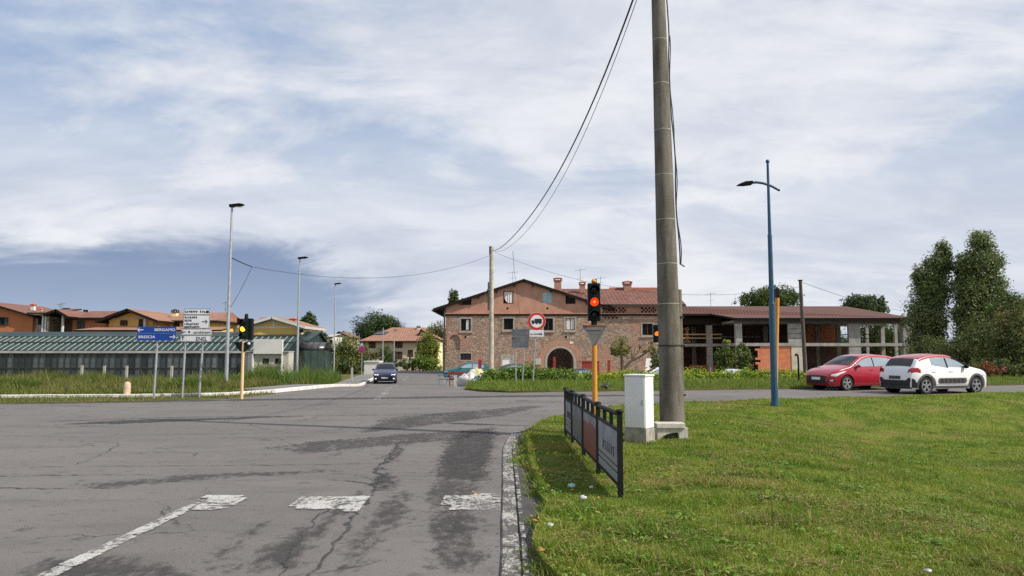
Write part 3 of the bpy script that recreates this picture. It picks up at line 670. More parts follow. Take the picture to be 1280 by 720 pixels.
for i in range(n+1):
    u = i/n; x = cx0+.1+(cx1-cx0-.2)*u; zb = cz0+.08+.55*max(0, 1-u*2.2)**1.5
    c.v += [(x, D+.03+.03*math.sin(u*22), cz1-.08), (x, D+.03+.05*math.sin(u*22+.6), zb)]
c.f = [[2*i, 2*i+2, 2*i+3, 2*i+1] for i in range(n)]; c.m = [0]*n; c.build('curtain', MT['curtain'], farm)
for i, q in enumerate(wins_1): window(farm, *RW(q), D, 'pane', 'brownshut' if i != 3 else 'frame', 'frame', mull=i > 1)
c = MB().box(RW(wins_1[0])[0]+.55, RW(wins_1[0])[0]+.85, D+.1, D+.13, RW(wins_1[0])[2]+.1, RW(wins_1[0])[3]-.1); c.build('curtain', MT['curtain'], farm)
for k in (0, 1): 
    q = RW(wins_1[3]); xx = q[0]+.12+k*.48; MB().box(xx, xx+.36, D+.09, D+.12, q[2]+.1, q[3]-.1).build('curtain', MT['curtain'], farm)
window(farm, *wwin, D, 'pane', 'brownshut', 'frame', mull=True); window(farm, *wgw, D, 'pane', 'grille', None, mull=False, sill=False)
g = window(farm, *gwin, D, 'pane', 'grille', 'frame', mull=False, sill=False, surw=.1)
for i in range(6): x = gwin[0]+(gwin[1]-gwin[0])*(i+1)/7; MB().box(x-.02, x+.02, D+.03, D+.06, gwin[2], gwin[3]).build('bar', MT['grille'], g)
for i in range(3): z = gwin[2]+(gwin[3]-gwin[2])*(i+1)/4; MB().box(gwin[0], gwin[1], D+.062, D+.08, z-.015, z+.015).build('bar', MT['grille'], g)
dr = MB().box(door[0], door[1], D+.1, D+.15, door[2], door[3]).build('door', MT['whitepaint'], farm)
s = MB(); k = .2
for a in ((door[0]-k, door[0], gz, door[3]+k), (door[1], door[1]+k, gz, door[3]+k), (door[0], door[1], door[3], door[3]+k)): s.box(a[0], a[1], D-.025, D+.02, a[2], a[3])
s.build('surround', MT['frame'], dr); MB().box(door[1]-.16, door[1]-.1, D+.07, D+.1, door[2]+1., door[2]+1.12).build('door_handle', MT['grille'], dr)
MB().tri(barch, [], lambda u, v: (u, D+.15, v)).build('blocked_arch', MT['rubble'], farm)
for r0, r1, cx, sp in ((ar+.02, ar+.62, acx, asp), (brr, brr+.3, bcx, bsp)):
    ts = np.linspace(0, math.pi, 21); b = MB()
    for a, c in zip(ts, ts[1:]):
        q = [(cx+r0*math.cos(a), sp+r0*math.sin(a)), (cx+r1*math.cos(a), sp+r1*math.sin(a)), (cx+r1*math.cos(c), sp+r1*math.sin(c)), (cx+r0*math.cos(c), sp+r0*math.sin(c))]
        b.prism(q, D-.03, D+.02, lambda u, v, d: (u, d, v))
    b.box(cx-r1, cx-r0, D-.03, D+.02, sp-1.2, sp)
    b.build('brick_arch', MT['redbrick'], farm)
b = MB(); ts = np.linspace(0, math.pi, 17); r0, r1 = ar-.28, ar
for a, c in zip(ts, ts[1:]):
    q = [(acx+r0*math.cos(a), asp+r0*math.sin(a)), (acx+r1*math.cos(a), asp+r1*math.sin(a)), (acx+r1*math.cos(c), asp+r1*math.sin(c)), (acx+r0*math.cos(c), asp+r0*math.sin(c))]
    b.prism(q, D-.05, D+.35, lambda u, v, d: (u, d, v))
b.box(acx-r1, acx-r0, D-.05, D+.35, gz, asp-.002); b.box(acx+r0, acx+r1, D-.05, D+.35, gz, asp-.002); b.build('gateway_jamb', MT['frame'], farm)
b = MB().box(acx-ar-.4, acx-ar, D+.36, D+6, gz, asp+ar+.4); b.box(acx+ar, acx+ar+.4, D+.36, D+6, gz, asp+ar+.4); b.box(acx-ar-.4, acx+ar+.4, D+.36, D+6, asp+ar+.41, asp+ar+.7); b.build('passage', MT['beigewall'], farm)
for i in range(5):
    px = (582, 634.5, 684.5, 582.5, 707.5)[i]; py = (421, 385.5, 385.5, 421, 421)[i]; x, z = fx(px), fz(py)
    if i != 3: MB().tube([(x, D-.03, z), (x, D+.05, z)], .12, 8).build('vent', MT['black'], farm)
MB().box(fx(712), fx(716.5), D-.06, D-.026, fz(429.5), fz(427)).build('street_plate', MT['whitepaint'], farm)
MB().box(fx(669), fx(676), D-.2, D-.001, fz(456), fz(448)).build('meter_box', MT['greywall'], farm)
# roofs
OV = .9
xe0, xe1 = fx(541), fx(769); zE = lambda x: ztop-slope*abs(x-xc)
slab_roof('roof', (xe0, D-.45, zE(xe0)), (xe0, DB, zE(xe0)), (xc, DB, ztop), (xc, D-.45, ztop), .26, MT['oldtile'], farm)
slab_roof('roof', (xe1, D-.45, zE(xe1)), (xe1, D+4, zE(xe1)), (xc, D+4, ztop), (xc, D-.45, ztop), .26, MT['oldtile'], farm)
yr2 = D+6.5; zr2 = Z(361, yr2)-.35
slab_roof('roof', (xe1-1.3, D-.5, zeave+.1), (xw+.4, D-.5, zeave+.1), (xw+.4, yr2, zr2+.35), (xc+3.4, yr2, zr2+.35), .2, MT['oldtile'], farm)
slab_roof('roof', (xe1, DB+.5, zeave+.1), (xw+.4, DB+.5, zeave+.1), (xw+.4, yr2, zr2+.35), (xc+3.4, yr2, zr2+.35), .2, MT['oldtile'], farm)
ridge = farm.children[-1]
MB().tube([(xe1+.3, yr2, zr2+.36), (xw+.4, yr2, zr2+.36)], .16, 8).build('ridge_tile', MT['terracap'], farm)
for i in range(5):
    t = (i+.5)/5
    for s in (-1, 1):
        x = xc+s*(abs(xe0-xc))*t; MB().box(x-.08, x+.08, D-.42, D-.021, zE(x)-.5, zE(x)-.29).build('purlin', MT['darkwood'], farm)
# brick lattice openings under the wing eave
for cols, rows, px, py in ((8, 6, 754.5, 383.6), (4, 3, 774.5, 383.4), (8, 3, 803, 383), (4, 4, 830, 383)):
    b = MB()
    for i in range(cols):
        for j in range(rows):
            if (i+j) % 2: continue
            x, z = fx(px)+i*.2, fz(py)-.2-j*.19
            b.prism([(x-.135, z), (x, z-.135), (x+.135, z), (x, z+.135)], D-.045, D-.0195, lambda u, v, d: (u, d, v))
    b.build('lattice_vent', MT['black'], farm)
MB().tube([(xl-.12, D-.14, gz), (xl-.12, D-.14, zE(xl)-.3)], .09, 8).build('drainpipe', MT['gutter'], farm)
MB().tube([(xe0-.02, D-.5, zE(xe0)-.2), (xe0-.02, DB, zE(xe0)-.2)], .1, 8).build('gutter', MT['gutter'], farm)
MB().box(xg+.3, xw+.4, D-.65, D-.51, zeave-.12, zeave+.02).build('gutter', MT['gutter'], farm)
chimney(farm, fx(700.5), D+4, fz(362), fz(342.5), .75); chimney(farm, fx(733.5), D+4.5, fz(362), fz(347), .6); chimney(farm, fx(796), D+6, zr2-.3, Z(351.5, D+6), .85)
antenna('thin television antenna on the farmhouse gable roof', fx(641), D+3, fz(357), fz(336)+.1)
antenna('thin television antenna between the farmhouse chimneys', fx(733), D+6.5, zr2, fz(327))
antenna('thin television antenna behind the red tiled farmhouse wing', fx(761), D+6.6, zr2+.2, fz(338))
# ------------------------------------------------------------------ the unfinished concrete building
D2 = 80.
ux = lambda px: X(px, D2, 420); uz = lambda py: Z(py, D2); g2 = Hf(25, 80)-.1
uf = thing('unfinished_building', 'unfinished concrete frame building with brown red roof and orange block infill', 'building', (ux(1000), D2, g2))
ys = D2+5.; back = D2+13
def ubox(name, x0, x1, y0, y1, z0, z1, mat='rawconc'):
    e = y0 if y0 > D2+1 and name not in ('floor_slab', 'ceiling_slab', 'roof_beam') else D2
    return MB().box(X(x0, e, 420), X(x1, e, 420), y0, y1, z0, z1).build(name, MT[mat], uf)
zsl0, zsl1, zb0, zb1 = uz(432.5), uz(428.8), uz(404.5), uz(400)
ubox('floor_slab', 919, 1137.5, D2, back, zsl0, zsl1); ubox('floor_slab', 852, 918.8, ys, back, zsl0, zsl1-.01)
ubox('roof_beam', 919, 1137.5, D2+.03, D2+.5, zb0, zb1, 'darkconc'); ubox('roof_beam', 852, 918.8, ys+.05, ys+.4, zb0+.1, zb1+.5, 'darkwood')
ubox('ceiling_slab', 919, 1137.5, D2+.52, back, zb1-.25, zb1-.02)
cols = [(920, 928, D2+.06, .5, 1, 1, 'rawconc'), (986, 1005, D2+.06, .35, 0, 1, 'rawconc'), (989, 1006, D2+.07, .35, 1, 0, 'creamconc'), (1061.5, 1076, D2+.06, .4, 1, 1, 'rawconc'), (1129.5, 1137.3, D2+.05, .8, 1, 1, 'rawconc'),
        (883.5, 890.5, ys+.1, .5, 1, 1, 'rawconc'), (1101.5, 1106, D2+5, .3, 1, 1, 'rawconc'), (1118.5, 1122, D2+5.5, .3, 1, 1, 'rawconc'), (1046, 1051, D2+5, .35, 1, 1, 'rawconc'), (955, 960, D2+8, .4, 1, 1, 'rawconc'), (1020, 1024, D2+8, .4, 1, 1, 'rawconc'), (866, 870, D2+11, .4, 1, 1, 'rawconc'), (1083, 1086, back-.6, .3, 1, 1, 'rawconc')]
for x0, x1, y, t, lo, hi, m in cols:
    if lo: ubox('column', x0, x1, y, y+t, g2, zsl0-.002, m)
    if hi: ubox('column', x0, x1, y, y+t, zsl1+.002, zb0-.002, m)
for z in (411, 417, 423): MB().box(ux(986)+.02, ux(1005)-.02, D2+.045, D2+.059, uz(z)-.02, uz(z)+.02).build('board_mark', MT['darkwood'], uf)
# hollow block infill with a toothed edge
b = MB(); z0 = g2; zt = zsl0-.004; nrow = 14
for r in range(nrow):
    a, c = z0+(zt-z0)*r/nrow, z0+(zt-z0)*(r+1)/nrow; jag = .28*(r % 2)+random.choice((0, 0, .28)); b.box(ux(944)+jag, ux(991.8)-(.3 if r > nrow-3 else 0), D2+.12, D2+.34, a+.001, c-.001)
b.build('block_infill', MT['hollow'], uf)
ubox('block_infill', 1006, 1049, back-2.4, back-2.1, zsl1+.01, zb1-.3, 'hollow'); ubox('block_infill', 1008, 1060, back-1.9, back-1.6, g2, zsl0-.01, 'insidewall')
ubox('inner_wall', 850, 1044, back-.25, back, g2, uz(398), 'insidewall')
ubox('block_infill', 853, 882, back-1.2, back-.9, g2, g2+1.1, 'hollow'); ubox('block_infill', 862, 898, ys+2, ys+2.3, g2, g2+1.3, 'hollow')
for z in (416.5, 421.5):
    MB().box(ux(852), ux(919), ys+.12, ys+.2, uz(z)-.07, uz(z)+.07).build('guard_rail', MT['lumber'], uf)
for z in (416.5, 422): MB().box(ux(1076.5), ux(1129), D2+5.35, D2+5.4, uz(z)-.04, uz(z)+.04).build('guard_rail', MT['darkwood'], uf)
MB().box(ux(929), ux(985), back-4, back-3.9, uz(419)-.05, uz(419)+.05).build('guard_rail', MT['rawconc'], uf)
for i, (x0, x1, z0, z1) in enumerate(((864, 866, 406, 427), (871, 873, 406, 427), (877, 880, 406, 427), (864, 883, 419.5, 421), (864, 883, 424, 427.5), (866, 882, 408, 409.5))): MB().box(ux(x0), ux(x1), ys+2.+i*.01, ys+2.6, uz(z1), uz(z0)).build('timber_stack', MT['lumber'], uf)
MB().box(ux(853), ux(858), ys+3, ys+3.4, uz(416), uz(408)).build('white_sack', MT['whitepaint'], uf)
# roof: a hipped front block and a set-back wing
yR = D2+6.5; ze, zr = uz(397.6), Z(382.8, yR); xR = ux(1085)+.6; xE = ux(1139.5); xV = ux(918); y0 = D2-.5
rr_ = MB(); xW = ux(851)-.5
A = [(xV, y0, ze), (xE, y0, ze), (xE, back+.6, ze), (xR, yR, zr), (xW, yR, zr), (xW, ys-.7, ze+.7), (xV-1.4, ys-.7, ze+.7), (xW, back+.6, ze)]
rr_.add(A, [(0, 1, 3, 4, 5, 6), (1, 2, 3), (2, 7, 4, 3)])
rr_.mi = 1; rr_.add([(p[0], p[1], p[2]-.22) for p in A], [(6, 5, 4, 3, 1, 0), (3, 2, 1), (3, 4, 7, 2)])
B_ = A+[(p[0], p[1], p[2]-.22) for p in A]; rr_.add(B_, [(0, 8, 9, 1), (1, 9, 10, 2), (2, 10, 15, 7), (7, 15, 12, 4), (4, 12, 13, 5), (5, 13, 14, 6), (6, 14, 8, 0)])
rr_.build('roof', [MT['newtile'], MT['darkwood']], uf)
MB().box(xV, xE, y0-.14, y0-.002, ze-.3, ze-.02).build('gutter', MT['black'], uf)
MB().bar((ux(1137), D2-.3, uz(428)), (ux(1130), D2-.4, uz(439)), .12, .12).build('chute', MT['rawconc'], uf)
antenna('thin television antenna behind the long brown roof', ux(914.5), D2+8, zr-.5, uz(358), 5)
# ------------------------------------------------------------------ greenhouse on the left
def mat_glass(name, c, rough=.15, spec=.5):
    return pm(name, c, rough, .35, .6, spec=spec)
MT['greenglass'] = mat_glass('green tinted glazing', (.018, .038, .034), .45, .2); MT['wallglass'] = pm('dusty greenhouse glazing', (.05, .065, .065), .3, .5, .9, dirt=((.2, .21, .2), .55))
MT['whitebar'] = pm('pale glazing bar', (.23, .26, .245), .8, .2, 3); MT['darkbar'] = pm('dark steel mullion', (.03, .035, .035), .6, .2, 3)
MT['plinth'] = pm('greenhouse plinth', (.06, .065, .06), .9, .2, 2); MT['poly'] = pm('smoked arched sheet', (.06, .055, .06), .3, .2, 3)
GD = 54.; gl = X(-150, GD); grr = X(361, GD, 440); gzb = Hf(-25, GD)-.1
ze_, zp_, zrg = Z(438.6, GD), Z(428.7, GD+1.4), Z(421.3, GD+2.7); y1, y2, y3 = GD, GD+1.4, GD+2.7
gh = thing('greenhouse', 'long low greenhouse with green glass roof and pale diagonal glazing bars', 'greenhouse', ((gl+grr)/2, GD, gzb))
nb = int((grr-gl)/.46); stp = (grr-gl)/nb
MB().box(gl, grr, GD-.02, GD+.1, gzb, gzb+.7).build('plinth', MT['plinth'], gh)
MB().box(gl, grr, GD-.1, GD+.02, ze_-.16, ze_-.01).build('eave_beam', MT['greywall'], gh)
MB().box(gl, grr, GD-.015, GD+.03, gzb+1.15, gzb+1.22).build('mid_rail', MT['darkbar'], gh)
pw = MB().box(-stp/2+.02, stp/2-.02, 0, .012, 0, ze_-.17-gzb-.7); pw = pw.build('wall_pane', MT['wallglass'], gh, local=True); pwm = pw.data; COL.objects.unlink(pw); bpy.data.objects.remove(pw)
def shared(name, me, parent, loc): return link(name, me, None, parent, loc)
def proto(mb, mat):
    o = mb.build('proto', mat, None, local=True); me = o.data; bpy.data.objects.remove(o); return me
pwv = [pwm]
for nm_, c_, dt in (('dusty pale glazing', (.10, .115, .115), (.27, .28, .27)), ('clear dark glazing', (.03, .042, .042), (.12, .13, .125)), ('milky glazing', (.15, .165, .165), (.3, .31, .3))):
    q_ = pwm.copy(); q_.materials.clear(); q_.materials.append(pm(nm_, c_, .3, .5, .9, dirt=(dt, .6))); pwv += [q_]*(1 if nm_ != 'dusty pale glazing' else 2)
def rel(parent, p): return Vector(p)-chain_loc(parent)
s1 = Vector((0, y2-y1, zp_-ze_)); s2 = Vector((0, y3-y2, zrg-zp_))
def plate(vec, w_, t): 
    n = Vector((1, 0, 0)).cross(vec).normalized()*t
    return proto(MB().add([Vector((-w_/2, 0, 0)), Vector((w_/2, 0, 0)), Vector((w_/2, 0, 0))+vec, Vector((-w_/2, 0, 0))+vec]+[p+n for p in (Vector((-w_/2, 0, 0)), Vector((w_/2, 0, 0)), Vector((w_/2, 0, 0))+vec, Vector((-w_/2, 0, 0))+vec)], [(3, 2, 1, 0), (4, 5, 6, 7), (0, 1, 5, 4), (1, 2, 6, 5), (2, 3, 7, 6), (3, 0, 4, 7)]), None)
gp1, gp2 = plate(s1, stp-.05, .008), plate(s2, stp-.05, .008); bm1, bm2 = plate(s1, .055, .05), plate(s2, .055, .05)
mul = proto(MB().box(-.03, .03, -.03, .03, 0, ze_-.17-gzb-.7), MT['darkbar'])
for me, m in ((gp1, 'greenglass'), (gp2, 'greenglass'), (bm1, 'whitebar'), (bm2, 'whitebar')): me.materials.clear(); me.materials.append(MT[m])
for i in range(nb):
    x = gl+(i+.5)*stp
    shared('wall_pane', random.choice(pwv), gh, rel(gh, (x, GD+.03+random.uniform(0, .012), gzb+.7)))
    shared('roof_pane', gp1, gh, rel(gh, (x, y1, ze_))); shared('roof_pane', gp2, gh, rel(gh, (x, y2, zp_+.01)))
    xx = gl+i*stp
    shared('mullion', mul, gh, rel(gh, (xx, GD+.02, gzb+.7))); shared('glazing_bar', bm1, gh, rel(gh, (xx, y1, ze_))); shared('glazing_bar', bm2, gh, rel(gh, (xx, y2, zp_+.01)))
MB().box(gl, grr, y2-.1, y2+.12, zp_-.06, zp_+.075).build('purlin', MT['darkbar'], gh)
MB().box(gl, grr, y3-.08, y3+.08, zrg-.05, zrg+.05).build('ridge', MT['darkbar'], gh)
# the bay behind: its dark green front slope and its back
y4, z4 = GD+8.2, Z(414.8, GD+8.2)
slab_roof('rear_roof', (gl, y3+1.6, zrg-.25), (grr+.2, y3+1.6, zrg-.25), (grr+.2, y4, z4), (gl, y4, z4), .06, MT['greenglass'], gh, 'darkbar')
slab_roof('rear_roof', (gl, GD+13, ze_), (grr+.2, GD+13, ze_), (grr+.2, y4, z4), (gl, y4, z4), .06, MT['greenglass'], gh, 'darkbar')
slab_roof('valley_roof', (gl, y3+1.6, zrg-.3), (grr, y3+1.6, zrg-.3), (grr, y3, zrg), (gl, y3, zrg), .04, MT['greenglass'], gh, 'darkbar')
MB().prism([(GD, gzb), (GD+13, gzb), (GD+13, ze_-.05), (y4, z4-.1), (y3+1.6, zrg-.36), (y3, zrg-.08), (GD, ze_-.05)], grr-.05, grr, lambda u, v, d: (d, u, v)).build('end_wall', MT['greenglass'], gh)
MB().box(gl, gl+.05, GD+.1, GD+13, gzb, ze_-.1).build('end_wall', MT['greenglass'], gh); MB().box(gl, grr-.06, GD+12.9, GD+13, gzb, ze_-.1).build('back_wall', MT['greenglass'], gh)
# small white works building in front of the greenhouse
WD = 52.6; kx = lambda p: X(p, WD, 440); kz = lambda p: Z(p, WD)
wk = thing('works_building', 'small grey works building with blank white board above two dark windows', 'building', (kx(335), WD, gzb))
wn = [(328, 336.5, 448, 455), (344, 352.5, 448, 455)]; RK = lambda q: (kx(q[0]), kx(q[1]), kz(q[3]), kz(q[2]))
wall_sheet('wall', rect(kx(307), kx(361), gzb, kz(440)), [rect(*RK(q)) for q in wn]+[rect(kx(308.5), kx(316), gzb+.01, kz(441))], WD, MT['greywall'], wk, .25)
for q in wn: window(wk, *RK(q), WD, 'pane', 'grille', None, mull=True, sill=True)
MB().box(kx(308.7), kx(315.8), WD+.1, WD+.16, gzb, kz(441.2)).build('door', MT['whitewall'], wk)
MB().box(kx(318), kx(354), WD-.22, WD-.02, kz(442.3), kz(424)).build('white_board', MT['whitewall'], wk)
MB().box(kx(316.2), kx(317.8), WD-.2, WD-.01, gzb, kz(442)).build('pillar', MT['whitewall'], wk); MB().box(kx(352.6), kx(354), WD-.2, WD-.01, gzb, kz(442.4)).build('pillar', MT['whitewall'], wk)
MB().box(kx(307), kx(361), WD+.26, GD-.2, gzb, kz(440.3)).build('side_wall', MT['greywall'], wk)
MB().box(kx(306.5), kx(361.5), WD-.1, GD-.15, kz(440)+.002, kz(439)).build('roof', MT['greywall'], wk)
MB().box(kx(318), kx(354), WD-.02, WD-.001, kz(449)-.02, kz(449)+.03) if False else None
# arched smoked canopy between greenhouse and yellow house
cn = thing('arched_canopy', 'arched smoked plastic canopy beside the greenhouse end wall', 'canopy', (X(390, 56), 56, gzb))
b = MB(); x0, x1 = X(373, 56), X(406, 56); zc0, rr0 = Z(438, 56), .62
n = 9
for i in range(n+1):
    t = math.pi*i/n; b.v += [(x0, 56+.9-.9*math.cos(t), zc0+rr0*math.sin(t)), (x1, 56+.9-.9*math.cos(t), zc0+rr0*math.sin(t))]
b.f = [[2*i, 2*i+1, 2*i+3, 2*i+2] for i in range(n)]; b.m = [0]*n; o = b.build('canopy_sheet', MT['poly'], cn, 'all')
md = o.modifiers.new('thick', 'SOLIDIFY'); md.thickness = .02
for i in range(5):
    x = x0+(x1-x0)*i/4; MB().tube([(x, 56+.9-.93*math.cos(t), zc0+(rr0+.03)*math.sin(t)) for t in np.linspace(0, math.pi, 10)], .02, 5).build('hoop', MT['darkbar'], cn)
    MB().tube([(x, 56.02, gzb-.2), (x, 56.02, zc0)], .03, 6).build('leg', MT['darkbar'], cn)
# ------------------------------------------------------------------ houses
def gable_house(o, x0, x1, y0, y1, gz_, zeave_, zridge, wall, tile, ov=.6, xr=None, fascia='darkwood', th=.22):
    """ridge runs away from the viewer"""
    xm = (x0+x1)/2 if xr is None else xr; k = (zridge-zeave_)/(xm-x0+ov)
    zl = zridge-k*(xm-x0)-th; zrr = zridge-(zridge-zeave_)/(x1-xm+ov)*(x1-xm)-th
    MB().prism([(x0, gz_), (x1, gz_), (x1, zrr), (xm, zridge-th-.02), (x0, zl)], y0, y1, lambda u, v, d: (u, d, v)).build('wall', MT[wall], o)
    slab_roof('roof', (x0-ov, y0-ov, zeave_), (x0-ov, y1+ov, zeave_), (xm, y1+ov, zridge), (xm, y0-ov, zridge), th*.8, MT[tile], o, fascia)
    slab_roof('roof', (x1+ov, y0-ov, zeave_), (x1+ov, y1+ov, zeave_), (xm, y1+ov, zridge), (xm, y0-ov, zridge), th*.8, MT[tile], o, fascia)
def long_house(o, x0, x1, y0, y1, gz_, zeave_, zridge, wall, tile, ov=.6, hip=0., hipl=0.):
    """ridge runs across the view; hip shortens the ridge at the right end, hipl at the left"""
    ym = (y0+y1)/2; th = .2
    MB().box(x0, x1, y0, y1, gz_, zeave_-.02).build('wall', MT[wall], o)
    A = [(x0-ov, y0-ov, zeave_), (x1+ov, y0-ov, zeave_), (x1+ov, y1+ov, zeave_), (x0-ov, y1+ov, zeave_), (x0-ov+hipl, ym, zridge), (x1+ov-hip, ym, zridge)]
    b = MB().add(A, [(0, 1, 5, 4), (2, 3, 4, 5), (1, 2, 5), (3, 0, 4)]); b.mi = 1
    b.add([(p[0], p[1], p[2]-(th if i < 4 else th)) for i, p in enumerate(A)], [(3, 2, 1, 0)])
    b.add(A[:4]+[(p[0], p[1], p[2]-th) for p in A[:4]], [(0, 4, 5, 1), (1, 5, 6, 2), (2, 6, 7, 3), (3, 7, 4, 0)])
    b.build('roof', [MT[tile], MT['darkwood']], o)
def flatwin(o, x0, x1, z0, z1, y, pane='brownshut', sur=None):
    w_ = MB().box(x0, x1, y-.06, y-.002, z0, z1).build('window', MT[pane], o)
    f = MB(); t = .06
    for a in ((x0-t, x0, z0-t, z1+t), (x1, x1+t, z0-t, z1+t), (x0, x1, z1, z1+t), (x0, x1, z0-t, z0)): f.box(a[0], a[1], y-.09, y-.003, a[2], a[3])
    f.build('frame', MT[sur or 'darkwood'], w_); MB().box((x0+x1)/2-.02, (x0+x1)/2+.02, y-.075, y-.061, z0, z1).build('mullion', MT['black'], w_)
    return w_
HD = 76.; hx = lambda p: X(p, HD, 400); hz2 = lambda p: Z(p, HD); hg = -1.
oh = thing('orange_house', 'burnt orange stucco house with stone porch and low clay roofs', 'house', (hx(20), HD, hg))
gable_house(oh, hx(-78), hx(41), HD, HD+9, hg, hz2(395.3), hz2(376.5), 'orangewall', 'browntile', .5)
flatwin(oh, hx(1), hx(6.5), hz2(406), hz2(397), HD, 'pane', 'greenshut'); 
for p in (hx(-3.2), hx(7.2)): MB().box(p, p+.25, HD-.12, HD-.004, hz2(406.3), hz2(396.6)).build('shutter', MT['greenshut'], oh)
flatwin(oh, hx(-40), hx(-30), hz2(407), hz2(397), HD, 'pane', 'greenshut')
MB().box(hx(41)+.01, hx(54.5), HD+.4, HD+6, hg, hz2(395)).build('stone_bay', MT['stone'], oh)
flatwin(oh, hx(46), hx(51.5), hz2(405), hz2(396.5), HD+.4, 'pane')
slab_roof('bay_roof', (hx(40), HD-.9, hz2(391.2)), (hx(66), HD-.9, hz2(391.2)), (hx(66), HD+5, hz2(386)+.3), (hx(40), HD+5, hz2(386)+.3), .15, MT['browntile'], oh)
for p in (57, 60.5, 63.5, 81.5): MB().box(hx(p), hx(p+1.9), HD-.6, HD-.4, hg, hz2(393)).build('porch_column', MT['whitewall'] if p != 63.5 else MT['stone'], oh)
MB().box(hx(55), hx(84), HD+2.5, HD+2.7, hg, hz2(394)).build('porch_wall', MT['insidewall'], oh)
xa, xb, xm_ = hx(61.5), hx(94), hx(78)
slab_roof('porch_roof', (xa, HD-1.2, hz2(393)), (xa, HD+4, hz2(393)), (xm_, HD+4, hz2(387)), (xm_, HD-1.2, hz2(387)), .25, MT['browntile'], oh)
slab_roof('porch_roof', (xb, HD-1.2, hz2(396)), (xb, HD+4, hz2(396)), (xm_, HD+4, hz2(387)), (xm_, HD-1.2, hz2(387)), .25, MT['browntile'], oh)
MB().box(hx(83.8), hx(88.5), HD+1, HD+6, hg, hz2(396.2)).build('porch_side', MT['orangewall'], oh)
chimney(oh, hx(17), HD+3, hz2(386), hz2(377), .35, 'whitewall'); chimney(oh, hx(35), HD+2, hz2(390), hz2(384), .3, 'whitewall')
MB().box(hx(75), hx(79), HD+4, HD+4.4, hz2(388), hz2(384.3)).build('chimney', MT['darkwood'], oh)
antenna('tall antenna with solar collectors on the orange house roof', hx(45.5), HD+4, hz2(388), hz2(375), 4, .6)
MB().box(hx(47.5), hx(56), HD+4, HD+4.3, hz2(384.4), hz2(382)).build('solar_heater', MT['solar'], oh)
ow = thing('orange_house', 'plain orange stucco house with green shuttered door beside the stone porch', 'house', (hx(115), HD+1, hg))
long_house(ow, hx(89), hx(147), HD+1, HD+8, hg, hz2(396.6), Z(388.8, HD+4.5), 'orangewall', 'browntile', .5, 2.)
MB().box(hx(90), hx(99.5), HD+.92, HD+.999, hg, hz2(400.5)).build('shutter_door', MT['greenshut'], ow); MB().box(hx(127), hx(128), HD+.9, HD+.998, hg, hz2(397)).build('drainpipe', MT['gutter'], ow)
chimney(ow, hx(114.5), HD+3, hz2(396), hz2(391.3), .3, 'whitewall', 'whitewall')
flatwin(ow, hx(132.5), hx(135.5), hz2(409), hz2(401), HD+1, 'pane', 'whitepaint')
yh = thing('yellow_house', 'ochre yellow house with broad dark gable eaves behind the blue road sign', 'house', (hx(190), HD+2, hg))
gable_house(yh, hx(150), hx(203), HD-2, HD+6, hg, hz2(402), hz2(387.6), 'yellowwall', 'orangetile', .95, None, 'darkwood', .32)
long_house(yh, hx(203)+.01, hx(262), HD+1.2, HD+8.5, hg, hz2(400), Z(390.5, HD+4.8), 'yellowwall', 'orangetile', .5)
slab_roof('lower_roof', (hx(128), HD-5, hz2(414.2)), (hx(300), HD-5, hz2(414.2)), (hx(300), HD-2.05, hz2(409.4)), (hx(140), HD-2.05, hz2(409.4)), .15, MT['orangetile'], yh)
HD2 = HD-2
flatwin(yh, hx(164.5), hx(171.5), hz2(407), hz2(402.3), HD2); flatwin(yh, hx(187), hx(192), hz2(409), hz2(401), HD2); MB().box(hx(193.3), hx(195.8), HD2-.3, HD2-.01, hg, hz2(399.5)).build('porch_column', MT['whitewall'], yh)
flatwin(yh, hx(212), hx(217), hz2(409), hz2(401), HD+1.2); flatwin(yh, hx(240), hx(246), hz2(409), hz2(402), HD+1.2)
MB().box(hx(151), hx(193), HD2-.04, HD2-.002, hz2(400.2), hz2(398.8)).build('cornice', MT['beigewall'], yh)
chimney(yh, hx(202), HD+3, hz2(397), hz2(384.8), .5, 'creamwall', 'brownshut'); chimney(yh, hx(223), HD+4, hz2(397), hz2(386), .5, 'creamwall', 'brownshut')
y2h = thing('pale_house', 'pale stucco house with dark eaves peeping out behind the white road signs', 'house', (hx(275), HD+8, hg))
gable_house(y2h, hx(248), hx(289), HD+7, HD+13, hg, hz2(403), hz2(393.5), 'creamwall', 'orangetile', .8, None, 'darkwood', .3); flatwin(y2h, hx(270), hx(274), hz2(407), hz2(403.5), HD+7)
long_house(y2h, hx(289)+.01, hx(305), HD+8, HD+13, hg, hz2(402.5), Z(396.5, HD+10.5), 'creamwall', 'orangetile', .5)
antenna('thin antenna mast above the white road signs', hx(234), HD+10, hz2(394), hz2(368), 3, .5)
# house with white gable frame; its sunny side looks down the street
ND = 61.; nx_ = lambda p: X(p, ND, 405); nz = lambda p: Z(p, ND)
nh = thing('cream_house', 'cream yellow house with white framed gable rising behind the greenhouse', 'house', (nx_(342), ND, gzb))
xa, xb, xm_ = nx_(306), nx_(377), nx_(342)
gable_house(nh, xa, xb, ND, ND+6.2, gzb, nz(408), nz(395.5), 'whitewall', 'orangetile', .45, None, 'whitewall', .25)
ka, kb = nx_(317), nx_(368); MB().prism([(ka, nz(407.6)), (kb, nz(407.6)), (xm_, nz(400.3))], ND-.03, ND-.001, lambda u, v, d: (u, d, v)).build('gable_field', MT['yellowwall'], nh)
MB().box(nx_(341), nx_(343.3), ND-.06, ND-.031, nz(407.6), nz(400.5)).build('gable_strip', MT['whitewall'], nh)
MB().box(xa, xb-.3, ND-.05, ND-.002, gzb, nz(410)).build('front_render', MT['yellowwall'], nh)
